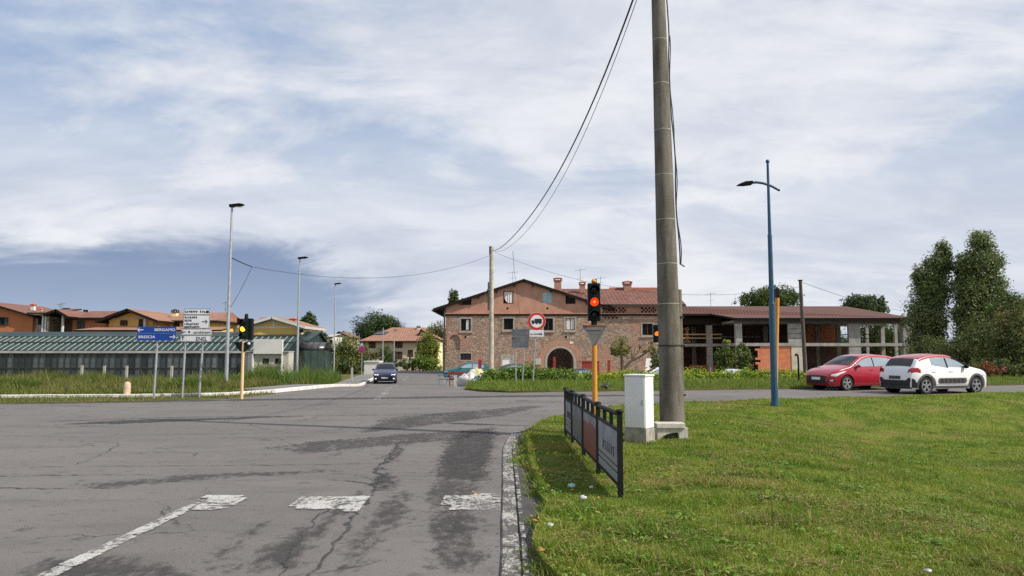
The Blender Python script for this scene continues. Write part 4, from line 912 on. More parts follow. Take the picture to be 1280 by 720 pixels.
MB().box(xb, xb+.05, ND-.03, ND+6.2, gzb, nz(408.5)-.1).build('sunlit_side_render', MT['creamwall'], nh)  # paler stucco than the front: sunlight on this side is put into its colour
for y, wd in ((ND+1.8, .9), (ND+4.3, .7)):
    w_ = MB().box(xb+.051, xb+.12, y-wd/2, y+wd/2, nz(427), nz(414)).build('window', MT['pane'], nh); MB().box(xb+.051, xb+.1, y-wd/2-.1, y-wd/2-.002, nz(427.5), nz(413.5)).build('frame', MT['whitepaint'], w_)
chimney(nh, nx_(353), ND+3, nz(402), nz(395.2), .5)
MB().tube([(nx_(378), ND-.1, nz(413.5)), (nx_(376), ND-.6, nz(413.5))], .14, 8).build('floodlight', MT['black'], nh)
# far houses down the street
fh = thing('white_house', 'small flat white house far down the street', 'house', (X(409, 105), 105, -1.2))
MB().box(X(403, 105), X(415.5, 105), 105, 111, -1.3, Z(421, 105)).build('wall', MT['whitewall'], fh); slab_roof('roof', (X(402, 105), 104.6, Z(421, 105)), (X(416, 105), 104.6, Z(421, 105)), (X(413, 105), 112, Z(417.4, 112)), (X(404, 105), 112, Z(417.4, 112)), .1, MT['greywall'], fh); flatwin(fh, X(412.5, 105), X(415, 105), Z(429.5, 105), Z(425.5, 105), 105, 'pane')
bh = thing('beige_house', 'beige gabled house far down the street behind the hedge', 'house', (X(426, 120), 120, -1.2))
gable_house(bh, X(419, 120), X(436, 120), 120, 128, -1.3, Z(421.5, 120), Z(414, 120), 'beigewall', 'browntile', .3, X(423, 120), 'darkwood', .2); flatwin(bh, X(428, 120), X(430, 120), Z(430, 120), Z(425, 120), 120)
SD = 118.; sx = lambda p: X(p, SD, 430); sz = lambda p: Z(p, SD)
sh = thing('street_house', 'beige house with orange hipped roof, solar panel and brown shutters', 'house', (sx(490), SD, -1.3))
long_house(sh, sx(455), sx(521), SD, SD+12, -1.4, sz(426.2), Z(409.3, SD+6), 'beigewall', 'orangetile', .75, .0, 4.2)
for q in ((461.5, 469, 427.6, 434.6), (494.5, 502.5, 427, 434.3), (494.5, 502.5, 440, 448), (510.5, 516, 438, 449)): flatwin(sh, sx(q[0]), sx(q[1]), sz(q[3]), sz(q[2]), SD)
xq, yq = sx(521)+.01, SD+2
gable_house(sh, xq, sx(546), yq, SD+10, -1.4, sz(424), sz(411), 'creamwall', 'orangetile', .4, sx(524))  # paler stucco than the dim front, sunlight painted into the gable
k0, k1 = .30, .62; y0 = SD-.75; kz = Z(409.3, SD+6)-sz(426.2); yy = lambda k: y0+6.75*k; zz_ = lambda k: sz(426.2)+kz*k+.05
MB().add([(sx(463), yy(k0+.12), zz_(k0+.12)), (sx(477.5), yy(k0+.12), zz_(k0+.12)), (sx(481.5), yy(k1), zz_(k1)), (sx(469), yy(k1), zz_(k1)), (sx(463), yy(k0+.12), zz_(k0+.12)+.1), (sx(477.5), yy(k0+.12), zz_(k0+.12)+.1), (sx(481.5), yy(k1), zz_(k1)+.1), (sx(469), yy(k1), zz_(k1)+.1)], [(4, 5, 6, 7), (0, 1, 5, 4), (1, 2, 6, 5), (2, 3, 7, 6), (3, 0, 4, 7)]).build('solar_panel', MT['solar'], sh)
chimney(sh, sx(518), SD+5, sz(412), sz(406), .5, 'whitewall', 'black')
bx = thing('switch_cabin', 'plain white box cabin beside the street behind the parked hatchback', 'cabin', (X(464, 72), 72, Hf(-14, 72)))
MB().box(X(455.5, 72), X(474, 72), 72, 74, Hf(-14, 72)-.1, Z(452.6, 72)).build('wall', MT['whitewall'], bx); MB().box(X(455, 72), X(474.5, 72), 71.9, 74.1, Z(452.5, 72), Z(451.2, 72)).build('roof', MT['whitewall'], bx)
for p in (507, 514): 
    o = thing('gate_pillar', 'cream rendered gate pillar at the end of the street', 'pillar', (X(p+1.5, 98), 98, -1.1), group='gate pillars at the street end')
    MB().box(X(p, 98), X(p+3, 98), 98, 98.5, -1.2, Z(448 if p == 507 else 447.5, 98)).build('shaft', MT['beigewall'], o); MB().box(X(p-.4, 98), X(p+3.4, 98), 97.93, 98.57, Z(448, 98)+.01, Z(446.6, 98)).build('cap', MT['whitewall'], o)
# ------------------------------------------------------------------ street furniture materials
MT['polecon'] = pm('grey spun concrete pole', (.175, .155, .128), .92, .28, 3, bmp=.8, bscale=60, dirt=((.10, .088, .072), .65))
def mat_pole():
    m, b, o = newmat('weathered spun concrete'); p = objco()
    c = MIX(MR(noise(p, 4, 6, .65, (1, 1, .25)), .35, .65), (.115, .10, .08), (.22, .198, .165)); c = MIX(MR(noise(p, 60, 3, .7), .5, .75, 0, .6), c, (.07, .062, .05))
    c = MIX(MR(noise(p, 9, 6, .7, (1.2, 1.2, .12)), .55, .72, 0, .65), c, (.062, .054, .044)); c = MIX(MR(noise(p, 140, 2, .7), .55, .75, 0, .5), c, (.34, .31, .27))
    L(c, b.inputs['Base Color']); b.inputs['Roughness'].default_value = .95; b.inputs['Specular IOR Level'].default_value = .15; bump(b, M('ADD', noise(p, 60, 4, .7), noise(p, 150, 2)), .9, .012); return m
MT['polecon'] = mat_pole()
MT['oldpole'] = pm('pale concrete pole', (.40, .36, .29), .9, .2, 3, bmp=.4, bscale=50, dirt=((.22, .19, .16), .5))
MT['woodpole'] = pm('tarred wooden pole', (.09, .072, .06), .85, .25, 3)
MT['zinc'] = pm('galvanised steel', (.42, .44, .46), .45, .12, 8, metal=.6)
MT['cable'] = pm('black cable', (.02, .02, .022), .6, .2, 6)
MT['cabinet'] = pm('white polyester cabinet', (.74, .74, .73), .5, .04, 3, dirt=((.55, .54, .5), .35))
MT['concbase'] = pm('dirty concrete base', (.30, .28, .24), .92, .25, 9, bmp=.5, bscale=60)
MT['slab'] = pm('pale concrete slab', (.52, .49, .42), .9, .15, 8, bmp=.4, bscale=60, dirt=((.3, .27, .22), .5))
MT['blackmetal'] = pm('black painted steel', (.010, .010, .011), .6, .25, 9, spec=.2)
MT['orangepole'] = pm('orange yellow painted pole', (.62, .26, .03), .5, .1, 5, dirt=((.4, .18, .04), .4))
MT['creampole'] = pm('faded yellow pole', (.66, .46, .24), .6, .1, 5)
MT['bluepole'] = pm('dark blue lacquered steel', (.018, .075, .15), .4, .15, 4, spec=.5, dirt=((.03, .08, .12), .4))
MT['housing'] = pm('dark green signal housing', (.004, .010, .009), .5, .25, 6, spec=.2)
MT['lens_off'] = pm('unlit lens', (.01, .01, .01), .2, .2, 6)
MT['lamp_red'] = emit('lit red signal lens', (1, .055, .008), 1.0); MT['lamp_core'] = emit('lit signal bulb', (1, .22, .05), 1.3); MT['lamp_amber'] = emit('lit amber signal lens', (1, .42, .02), 3.); MT['lamp_orange'] = emit('lit orange signal lens', (1, .16, .01), 1.6)
MT['signblue'] = pm('blue road sign', (.005, .05, .30), .45, .06, 3); MT['signwhite'] = pm('white road sign', (.72, .73, .74), .5, .05, 3, dirt=((.5, .5, .5), .3))
MT['signblack'] = pm('black sign print', (.02, .022, .026), .5, .1, 5); MT['signred'] = pm('red road sign', (.55, .02, .02), .45, .06, 4)
MT['signback'] = pm('grey sign sheet', (.17, .185, .2), .6, .12, 4); MT['signgrey'] = pm('dull grey aluminium sign back', (.16, .15, .135), .7, .15, 6)
MT['wash'] = pm('faded print', (.11, .12, .14), .6, .2, 6); MT['darksign'] = pm('sun bleached grey direction sign', (.10, .115, .135), .6, .15, 4)
MT['stonebol'] = pm('pinkish stone', (.52, .38, .26), .9, .15, 6)
# ------------------------------------------------------------------ poles and lamps
pb = gp(841, 546, .06)
pole = thing('concrete_pole', 'thick tapering grey concrete utility pole beside the white cabinet', 'utility pole', (pb.x, pb.y, 0))
ptop = at(822.5, 0, pb.y+.05); tz = 11.2; lean = (ptop.x-pb.x)/(ptop.z)
pxy = lambda z: (pb.x+lean*z, pb.y+.004*z)
r0, r1 = 15.3*pb.y/F, 8.6*pb.y/F
prad = lambda z: r0+(r1-r0)*z/ptop.z
MB().tube([(*pxy(z), z) for z in (-.3, 0, 2, 4, 6, 8, 10, tz)], [prad(max(z, 0)) for z in (-.3, 0, 2, 4, 6, 8, 10, tz)], 28).build('shaft', MT['polecon'], pole, True)
for py in (50, 105, 163, 219, 275, 330, 380): z = Z(py, pb.y); MB().tube([(*pxy(z-.004), z-.004), (*pxy(z+.004), z+.004)], prad(z)+.002, 28).build('band', MT['slab'], pole, True)
z = Z(432, pb.y); MB().tube([(*pxy(z-.012), z-.012), (*pxy(z+.012), z+.012)], prad(z)+.008, 28).build('band', MT['cable'], pole, True)
b = MB(); pts = []
for py in np.arange(-60, 331, 13): 
    z = Z(py, pb.y); q = pxy(z); k = .03*math.sin(py*.043)+.04*max(0, math.sin((py-180)*.02)); pts.append((q[0]+prad(z)+.015+max(0, k), q[1]-.02, z))
pts.append((pts[-1][0]+.07, pts[-1][1]-.03, pts[-1][2]-.05)); MB().tube(pts, .013, 6).build('cable', MT['cable'], pole, True)
MB().tube([(p[0]+.02+.015*math.sin(i), p[1]+.02, p[2]) for i, p in enumerate(pts[8:])], .009, 6).build('cable', MT['cable'], pole, True)
pp = gp(854, 546, .06)
cp = thing('conduit_post', 'slim grey conduit post strapped against the thick concrete pole', 'post', (pp.x, pp.y, 0))
zt = Z(362, pp.y); MB().tube([(pp.x-.02, pp.y, -.2), (pp.x-.035, pp.y, zt)], .058, 14).build('tube', MT['polecon'], cp, True)
for z in (zt-.5, Z(432, pp.y), .8): MB().box(pp.x-.4, pp.x+.05, pp.y-.064, pp.y-.058, z-.015, z+.015).build('strap', MT['cable'], cp)
# white cabinet and the concrete surround of the pole
cb = gp(801, 551, .08); ang = R(55)
cab = thing('utility_cabinet', 'tall white utility cabinet on a concrete base beside the concrete pole', 'cabinet', (cb.x, cb.y+.1, .06), R(-35)+R(0))
MB().box(-.20, .20, -.175, .175, -.1, .22).build('base', MT['concbase'], cab, local=True, bevel=.008)
MB().box(-.19, .19, -.165, .165, .235, 1.09).build('body', MT['cabinet'], cab, local=True, bevel=.008); MB().box(-.192, .192, -.168, .168, .222, .234).build('plinth_joint', MT['concbase'], cab, local=True)
MB().box(-.175, .175, -.178, -.167, .25, 1.075).build('door', MT['cabinet'], cab, local=True, bevel=.004)
MB().box(-.205, .205, -.185, .18, 1.092, 1.125).build('lid', MT['cabinet'], cab, local=True, bevel=.008)
MB().box(.12, .15, -.19, -.179, .62, .70).build('lock', MT['zinc'], cab, local=True)
bn = gp(838, 549, .07); bnx = lambda p: (p-640)/F*bn.y; 
bs = thing('concrete_surround', 'low pale concrete block with hollow arch at the foot of the pole', 'block', (bn.x, bn.y, .05))
x0, x1 = bnx(819), bnx(856.5); y0 = bn.y-.05
loop = [(x0, .0), (x0+.03, .0)]+[(x0+.03+.3*(1-math.cos(t))/1., .0+.17*math.sin(t)) for t in np.linspace(.15, math.pi/2, 6)]+[(x0+.36, .16), (x0+.38, 0), (x1, 0), (x1, .24), (x0, .24)]
MB().prism(loop, y0, y0+.32, lambda u, v, d: (u, d, v+.02)).build('block', MT['slab'], bs); MB().box(x0-.02, x1-.05, y0-.03, y0+.3, .262, .345).build('slab', MT['slab'], bs, bevel=.01)
MB().box(x0+.02, x0+.36, y0+.2, y0+.31, .0, .2).build('hollow', MT['concbase'], bs)
# wooden and concrete poles farther off
def post_round(name, label, base, zt_, ra, rb_, mat, lean_=(0, 0), seg=14):
    o = thing(name, label, 'utility pole', base)
    MB().tube([(base[0], base[1], base[2]-.3), (base[0]+lean_[0], base[1]+lean_[1], zt_)], [ra, rb_], seg).build('shaft', MT[mat], o, True); return o
p2 = at(614, 470, 50); p2.z = Hf(p2.x, 50); z2 = Z(309, 50)
o = post_round('concrete_pole', 'pale concrete utility pole standing before the old farmhouse', p2, z2, .19, .14, 'oldpole')
MB().tube([(p2.x-.06, 49.97, z2-.5), (p2.x-.06, 49.97, z2+.05)], .1, 8).build('cap', MT['woodpole'], o, True)
MB().tube([(p2.x-.2, 49.9, z2-2.4), (p2.x-.21, 49.9, z2-4.3)], .05, 6).build('cable', MT['cable'], o); MB().bar((p2.x-.15, 49.95, z2-2.7), (p2.x-.75, 49.9, z2-3.9), .05, .05).build('brace', MT['woodpole'], o)
p3 = at(1007.5, 470, 46); p3.z = Hf(p3.x, 46); z3 = Z(351, 46)
o = post_round('wooden_pole', 'slender dark wooden pole in front of the unfinished building', p3, z3, .135, .10, 'woodpole', (-.15, 0)); MB().box(p3.x-.27, p3.x-.03, 45.9, 46.1, z3+.002, z3+.06).build('cap', MT['black'], o)
def street_lamp(px, d, top, label, arm=.75):
    x = X(px, d, 470); g = Hf(x, d)+.09; o = thing('street_lamp', label, 'street lamp', (x, d, g), group='grey lamps along the left of the street')
    zt_ = Z(top, d)
    MB().tube([(x, d, g-.1), (x, d, g+1.5), (x, d, zt_)], [.085, .08, .045], 14).build('column', MT['zinc'], o, True)
    MB().tube([(x, d, g-.1), (x, d, g+.25)], .11, 12).build('base', MT['woodpole'], o, True)
    b = MB().prism([(-.08, .0), (.5, .03), (.52, .07), (.35, .12), (-.1, .12)], -.14, .14, lambda u, v, e: (x+u, d+e, zt_+v+u*.12-.02)); b.build('lamp_head', MT['black'], o, bevel=.01)
    MB().box(x+.12, x+.46, d-.1, d+.1, zt_-.0, zt_+.005).build('lens', MT['signwhite'], o)
    return o
street_lamp(283, 32.3, 258.5, 'tall grey street lamp beside the amber traffic light, holding a cable'); street_lamp(371, 47.7, 323.5, 'tall grey street lamp before the white works building'); street_lamp(417, 67, 355.5, 'tall grey street lamp by the hedge near the no stopping sign')
for px, top, base, d, lb in ((478.5, 409, 456, 92, 'thin grey post rising before the solar panel'), (492.5, 413, 462, 88, 'thin grey post rising before the brown shutters'), (448.5, 419, 440, 95, 'thin grey post above the hedge by the beige house')):
    x = X(px, d); o = thing('street_post', lb, 'post', (x, d, Hf(x, d))); MB().tube([(x, d, Hf(x, d)-.2), (x, d, Z(top, d))], [.09, .05], 8).build('column', MT['zinc'], o, True); MB().box(x-.06, x+.35, d-.08, d+.08, Z(top, d)+.001, Z(top, d)+.08).build('lamp_head', MT['black'], o)
# blue lamp with the orange pole behind it
bp = gp(968.5, 505, .07); bt = at(959.5, 203, bp.y); tl = bt.x-bp.x
bl = thing('blue_street_lamp', 'dark blue street lamp with one curved arm beside the crossing road', 'street lamp', (bp.x, bp.y, .07))
bxz = lambda z: bp.x+tl*z/bt.z
def bl_tube(zs, rs, name): MB().tube([(bxz(z), bp.y, z) for z in zs], rs, 18).build(name, MT['bluepole'], bl, True)
bl_tube((-.2, 0, 3.0), [.098, .098, .088], 'column'); bl_tube((3.0, 5.0), [.072, .062], 'column'); bl_tube((5.0, bt.z), [.05, .035], 'column')
for z, r in ((3.0, .095), (5.0, .07)): bl_tube((z-.04, z+.03), [r, r*.85], 'collar')
bl_tube((.0, .12), [.115, .11], 'base_collar'); MB().ball((bt.x, bp.y, bt.z+.03), (.06, .06, .06)).build('finial', MT['bluepole'], bl, True)
za = Z(231, bp.y); xa = bxz(za); k = bp.y/F
arm = [(xa-22*k, za+.06), (xa-15*k, za+.075), (xa-7*k, za+.05), (xa, za), (xa+6*k, za-.06), (xa+11*k, za-.13), (xa+14.5*k, za-.17)]
MB().tube([(x, bp.y, z) for x, z in arm], .038, 10).build('arm', MT['bluepole'], bl, True)
hd = MB().prism([(-40, -.045), (-36, -.0), (-30, .055), (-21, .07), (-20.5, -.02), (-30, -.05)], -.13, .13, lambda u, v, e: (xa+u*k, bp.y+e, za+.03+v)); hd.build('lamp_head', MT['black'], bl, bevel=.012)
op = gp(973.5, 504, .07); oz = at(969.5, 372, op.y+.3)
ol = thing('orange_post', 'bare orange signal post tucked behind the blue street lamp', 'post', (op.x, op.y+.3, .07)); MB().tube([(op.x, op.y+.3, -.1), (oz.x+.05, op.y+.3, oz.z)], .062, 14).build('shaft', MT['orangepole'], ol, True)
MB().box(oz.x-.02, oz.x+.10, op.y+.22, op.y+.45, oz.z+.002, oz.z+.28).build('cap', MT['housing'], ol, bevel=.02)
# ------------------------------------------------------------------ traffic lights
def signal_head(parent, w_, h_, dp, lit, lens, local_y=0., z0=0., rnd=True):
    """three chamber head, lens side looks to -y; built round the post axis"""
    hb = MB().box(-w_/2, w_/2, local_y-dp, local_y, z0, z0+h_).build('housing', MT['housing'], parent, local=True, bevel=.02)
    r = w_*.36
    for i in range(3):
        zc = z0+h_*(5-2*i)/6; m = lens if i == lit else MT['lens_off']
        ln = MB(); n = 20; yy_ = local_y-dp-.012
        ln.add([(0, yy_-.03, zc)]+[(r*.6*math.cos(2*math.pi*j/n), yy_-.022, zc+r*.6*math.sin(2*math.pi*j/n)) for j in range(n)]+[(r*math.cos(2*math.pi*j/n), yy_, zc+r*math.sin(2*math.pi*j/n)) for j in range(n)],
               [(0, 1+j, 1+(j+1) % n) for j in range(n)]+[(1+j, 1+n+j, 1+n+(j+1) % n, 1+(j+1) % n) for j in range(n)])
        ln.build('lens', m, parent, True, local=True)
        vz = MB(); ts = np.linspace(R(-20), R(200), 17); r2 = r*1.12
        vz.v = [(r2*math.cos(t), local_y-dp-.002, zc+r2*math.sin(t)) for t in ts]+[(r2*math.cos(t)*.98, local_y-dp-.16+.05*(1-math.sin(t)) if math.sin(t) > 0 else local_y-dp-.06, zc+r2*math.sin(t)*.98-.015) for t in ts]
        vz.f = [[j, j+1, 18+j, 17+j] for j in range(16)]; vz.m = [0]*16
        v = vz.build('visor', MT['housing'], parent, True, local=True); md = v.modifiers.new('thick', 'SOLIDIFY'); md.thickness = .006
    return hb
tb = gp(742.5, 530, .07); tb.y = 15.4; tb.x = X(743.4, 15.4, 490)
tl1 = thing('traffic_light', 'traffic light glowing red on an orange pole with a triangle sign back', 'traffic light', (tb.x, tb.y, .07))
k = 15.4/F; zt0 = Z(403, 15.4)-.07; zt1 = Z(356, 15.4)-.07
MB().tube([(0, 0, -.2), (0, 0, zt0+.02)], .054, 18).build('pole', MT['orangepole'], tl1, True, local=True)
signal_head(tl1, .255, zt1-zt0, .17, 1, MT['lamp_red'], .09, zt0+.03)
MB().tube([(0, 0, zt0-.1), (0, 0, zt0+.03)], .062, 14).build('bracket', MT['housing'], tl1, True, local=True)
zc = zt0+.03+(zt1-zt0)/2
MB().tube([(.05*math.cos(t), -.118, zc+.05*math.sin(t)) for t in np.linspace(0, 2*math.pi, 25)], .004, 5, False).build('lens_ring', MT['signred'], tl1, True, local=True)
MB().tube([(.0, -.123, zc), (.0, -.128, zc)], .028, 12).build('bulb', MT['lamp_core'], tl1, True, local=True)
MB().tube([(.02, .0, zt1+.03), (.02, .0, zt1+.12)], [.05, .045], 12).build('cap', MT['housing'], tl1, True, local=True); MB().ball((0, -.04, zt1+.07), (.055, .05, .045)).build('top_lamp', MT['orangepole'], tl1, True, local=True)
tw = .245; zq = zt0-.06
tri_ = [(-tw, zq), (tw, zq), (.02, zq-.42), (-.02, zq-.42)]
sg = MB().prism(tri_, -.075, -.07, lambda u, v, d: (u, d, v)).build('triangle_sign', MT['signgrey'], tl1, local=True)
MB().box(-tw, tw, -.082, -.076, zq-.02, zq).build('rim', MT['signred'], sg, local=True)
for s in (-1, 1): MB().bar((s*tw, -.079, zq-.02), (s*.02, -.079, zq-.41), .006, .03).build('rim', MT['signback'], sg, local=True)
MB().box(-.15, .15, -.085, -.0765, zq-.10, zq-.07).build('stiffener', MT['signback'], sg, local=True)
a = gp(302, 496.5, .06)
tl2 = thing('traffic_light', 'traffic light glowing amber on a pale yellow pole at the white kerb', 'traffic light', (a.x, a.y, .06)); k = a.y/F
zt0, zt1 = Z(424, a.y)-.06, Z(398.5, a.y)-.06
MB().tube([(0, 0, -.2), (0, 0, zt0+.02)], .052, 14).build('pole', MT['creampole'], tl2, True, local=True); signal_head(tl2, .25, zt1-zt0, .17, 1, MT['lamp_amber'], .09, zt0)
MB().tube([(.06, 0.05, zt1), (.06, .05, zt1+.17)], [.07, .05], 10).build('cap', MT['housing'], tl2, True, local=True); MB().box(.05, .24, .1, .3, zt0-.02, zt1+.02).build('side_head', MT['housing'], tl2, local=True, bevel=.03)
for s, m in ((-1, 'housing'), (1, 'housing')): MB().prism([(s*.05, zt0-.1), (s*.28, zt0-.1), (s*.2, zt0-.3), (s*.05, zt0-.42)], -.06, .08, lambda u, v, d: (u, d, v)).build('pedestrian_head', MT[m], tl2, local=True)
MB().ball((.21, -.065, zt0-.15), (.05, .02, .05)).build('pedestrian_lens', MT['signwhite'], tl2, True, local=True)
x3 = X(820.5, 37, 415); tl3 = thing('traffic_light', 'small traffic light glowing orange half hidden by the thick concrete pole', 'traffic light', (x3, 37, Hf(x3, 37)))
g3 = Hf(x3, 37); zt0, zt1 = Z(428, 37)-g3, Z(406, 37)-g3
MB().tube([(.28, .12, -.2), (.28, .12, zt1)], .055, 12).build('pole', MT['orangepole'], tl3, True, local=True); signal_head(tl3, .32, zt1-zt0, .18, 1, MT['lamp_orange'], .09, zt0); MB().bar((.12, .0, zt1-.2), (.28, .12, zt1-.2), .05, .05).build('bracket', MT['housing'], tl3, local=True)
# ------------------------------------------------------------------ signs
def lettering(parent, s, size, x, y, z, mat='signwhite', align='LEFT', width=None, name='lettering'):
    me = text_mesh(s, size, align); o = link(name, me, None, parent, (x, y, z)); me.materials.clear(); me.materials.append(MT[mat]); o.rotation_euler = (R(90), 0, 0)
    if width:
        xs = [v.co.x for v in me.vertices]; o.scale.x = width/(max(xs)-min(xs))
    return o
def arrow(parent, x, y, z, l, kind, mat, th=.03):
    t = th; a = l*.36
    if kind == 'right': shp = [[(-l/2, -t), (l/2-t, -t), (l/2-t, t), (-l/2, t)], [(l/2-a, a), (l/2, 0), (l/2+t*1.6, 0), (l/2-a+t*1.6, a+t*.6)], [(l/2-a, -a), (l/2, 0), (l/2+t*1.6, 0), (l/2-a+t*1.6, -a-t*.6)]]
    if kind == 'left': shp = [[(-u, v) for u, v in q] for q in [[(-l/2, -t), (l/2-t, -t), (l/2-t, t), (-l/2, t)], [(l/2-a, a), (l/2, 0), (l/2+t*1.6, 0), (l/2-a+t*1.6, a+t*.6)], [(l/2-a, -a), (l/2, 0), (l/2+t*1.6, 0), (l/2-a+t*1.6, -a-t*.6)]]]
    if kind == 'up': shp = [[(v, u) for u, v in q] for q in [[(-l/2, -t), (l/2-t, -t), (l/2-t, t), (-l/2, t)], [(l/2-a, a), (l/2, 0), (l/2+t*1.6, 0), (l/2-a+t*1.6, a+t*.6)], [(l/2-a, -a), (l/2, 0), (l/2+t*1.6, 0), (l/2-a+t*1.6, -a-t*.6)]]]
    b = MB()
    for i, q in enumerate(shp): b.prism([(x+u, z+v) for u, v in q], y-.0012*i-.001, y+.003, lambda u, v, d: (u, d, v))
    return b.build('arrow', MT[mat], parent, local=True)
def strokes(parent, x, y, z, widths, h_, mat, gap=.012):
    """an unreadable printed line: separate small letter strokes"""
    b = MB(); xx = x
    for w_ in widths:
        if w_ < 0: xx += -w_; continue
        b.box(xx, xx+w_*.55, y-.002, y+.002, z, z+h_*random.uniform(.7, 1.)); b.box(xx+w_*.3, xx+w_*.9, y-.0024, y+.0016, z+random.choice((0, h_*.4)), z+h_*random.choice((.35, .7))); xx += w_+gap
    o = b.build('lettering', MT[mat], parent, local=True); o['kind'] = 'stuff'; return o
def word(n): return [random.choice((.045, .06, .05)) for _ in range(n)]
s = gp(192, 498, .05); k = s.y/F
bs_ = thing('road_sign', 'blue road sign for BERGAMO and BRESCIA on one thin post', 'road sign', (s.x, s.y, .05))
lz = lambda py: Z(py, s.y)-.05; lx = lambda px: (px-191.5)*k
MB().tube([(0, 0, -.2), (.06, 0, lz(408))], .035, 10).build('post', MT['zinc'], bs_, True, local=True)
for i, (ya, yb) in enumerate(((408.4, 416.3), (416.9, 425.6))):
    x0, x1, z0, z1 = lx(168.8), lx(217), lz(yb), lz(ya)
    pl = MB().box(x0, x1, -.06, -.045, z0, z1).build('panel', MT['signblue'], bs_, local=True, bevel=.004); t = .012
    for q in () and ((x0+t, x1-t, z0+t, z0+2*t), (x0+t, x1-t, z1-2*t, z1-t), (x0+t, x0+2*t, z0+2*t, z1-2*t), (x1-2*t, x1-t, z0+2*t, z1-2*t)): fr.box(q[0], q[1], -.0625, -.0605, q[2], q[3])
    if i == 0: arrow(pl, lx(173), -.0635, (z0+z1)/2, .17, 'left', 'signwhite', .014); lettering(pl, 'BERGAMO', .125, lx(190), -.0625, z0+.065, width=lx(215.5)-lx(190))
    else: arrow(pl, lx(212.5), -.0635, (z0+z1)/2, .17, 'right', 'signwhite', .014); lettering(pl, 'BRESCIA', .125, lx(170.3), -.0625, z0+.075, width=lx(191)-lx(170.3))
s = gp(240, 496, .05); k = s.y/F; lz = lambda py: Z(py, s.y)-.05; lx = lambda px: (px-240)*k
ws = thing('road_sign', 'stack of white direction signs with ENEL and carabinieri on two posts', 'road sign', (s.x, s.y, .05))
for a, c in ((227.8, 230), (248.6, 252.5)): MB().tube([(lx(a), 0, -.2), (lx(c), 0, lz(387))], .035, 10).build('post', MT['zinc'], ws, True, local=True)
def panel(x0, x1, ya, yb):
    p = MB().box(lx(x0), lx(x1), -.06, -.045, lz(yb), lz(ya)).build('panel', MT['signwhite'], ws, local=True, bevel=.004); t = .018
    fr = MB(); X0, X1, Z0, Z1 = lx(x0), lx(x1), lz(yb), lz(ya)
    for q in ((X0, X1, Z0, Z0+t), (X0, X1, Z1-t, Z1), (X0, X0+t, Z0+t, Z1-t), (X1-t, X1, Z0+t, Z1-t)): fr.box(q[0], q[1], -.0625, -.0605, q[2], q[3])
    fr.build('border', MT['signback'], p, local=True); return p
p = panel(227, 259.5, 386, 393.4); strokes(p, lx(228.7), -.0625, lz(391), word(7), .09, 'signblack'); strokes(p, lx(247), -.0625, lz(391), word(5), .085, 'signblack'); strokes(p, lx(255.3), -.0625, lz(391.6), [.08], .13, 'signblack')
p = panel(226.5, 259.3, 393.7, 410.6); arrow(p, lx(253), -.0635, lz(402.2), .17, 'right', 'signblack', .014)
for i, (n, py) in enumerate(((7, 398), (4, 402), (8, 406.2), (9, 410))): strokes(p, lx(228.3), -.0625, lz(py), word(n), .085, 'signblack')
p = panel(224.5, 262.5, 411, 418.8); arrow(p, lx(228), -.0635, lz(415), .13, 'left', 'signblack', .012); lettering(p, 'carabinieri', .13, lx(239.4), -.0625, lz(417), 'signblack', width=lx(260.5)-lx(239.4))
MB().tri([(lx(234.4)+.05*math.cos(t)*(1 if i % 2 else .45), lz(415)+.06*math.sin(t)*(1 if i % 2 else .45)) for i, t in enumerate(np.linspace(0, 2*math.pi, 13)[:-1])], [], lambda u, v: (u, -.0632, v)).build('emblem', MT['signblack'], p, local=True)
p = panel(223.5, 262, 419.1, 427.2); arrow(p, lx(226.8), -.0635, lz(423), .14, 'up', 'signblack', .012); lettering(p, 'ENEL', .19, lx(243), -.0625, lz(426), 'signblack', width=lx(257)-lx(243)); MB().box(lx(231), lx(237), -.0627, -.0607, lz(426), lz(420.3)).build('blank_sticker', MT['whitepaint'], p, local=True)
# no trucks sign and the grey direction board across the crossing road
y6 = 36.; g6 = Hf(1, 36)+.07; k = y6/F; lx = lambda px: (px-667)*k; lz = lambda py: Z(py, y6)-g6
nt6 = thing('road_sign', 'round red rimmed sign banning trucks on a leaning post', 'road sign', (X(667, y6, 450), y6, g6))
MB().tube([(lx(665.5), 0, -.3), (lx(671), 0, lz(392))], .035, 10).build('post', MT['zinc'], nt6, True, local=True)
disc = lambda r, y0_, y1_, n=28: MB().prism([(lx(671)+r*math.cos(2*math.pi*j/n), lz(401.7)+r*math.sin(2*math.pi*j/n)) for j in range(n)], y0_, y1_, lambda u, v, d: (u, d, v))
rd = disc(10.9*k, -.06, -.045).build('disc', MT['signred'], nt6, local=True); disc(11.2*k, -.044, -.042).build('rim', MT['signwhite'], rd, local=True); disc(7.9*k, -.064, -.0605).build('white_field', MT['signwhite'], rd, local=True)
b = MB().box(lx(668.3), lx(677.4), -.068, -.0645, lz(404), lz(398.5)); b.box(lx(664.5), lx(667.9), -.068, -.0645, lz(404), lz(400.5)); b.box(lx(667.8), lx(668.4), -.0675, -.065, lz(404), lz(403))
for px in (666.5, 671, 675): b.prism([(lx(px)+.045*math.cos(t), lz(404.3)+.045*math.sin(t)) for t in np.linspace(0, 2*math.pi, 11)[:-1]], -.0685, -.0642, lambda u, v, d: (u, d, v))
b.build('truck_symbol', MT['signblack'], rd, local=True)
pl = MB().box(lx(662), lx(679.8), -.058, -.046, lz(421), lz(412.6)).build('plate', MT['signwhite'], nt6, local=True, bevel=.004); strokes(pl, lx(663), -.0605, lz(418.5), word(8), .07, 'wash'); strokes(pl, lx(674), -.0605, lz(419), [.07, .1], .12, 'wash')
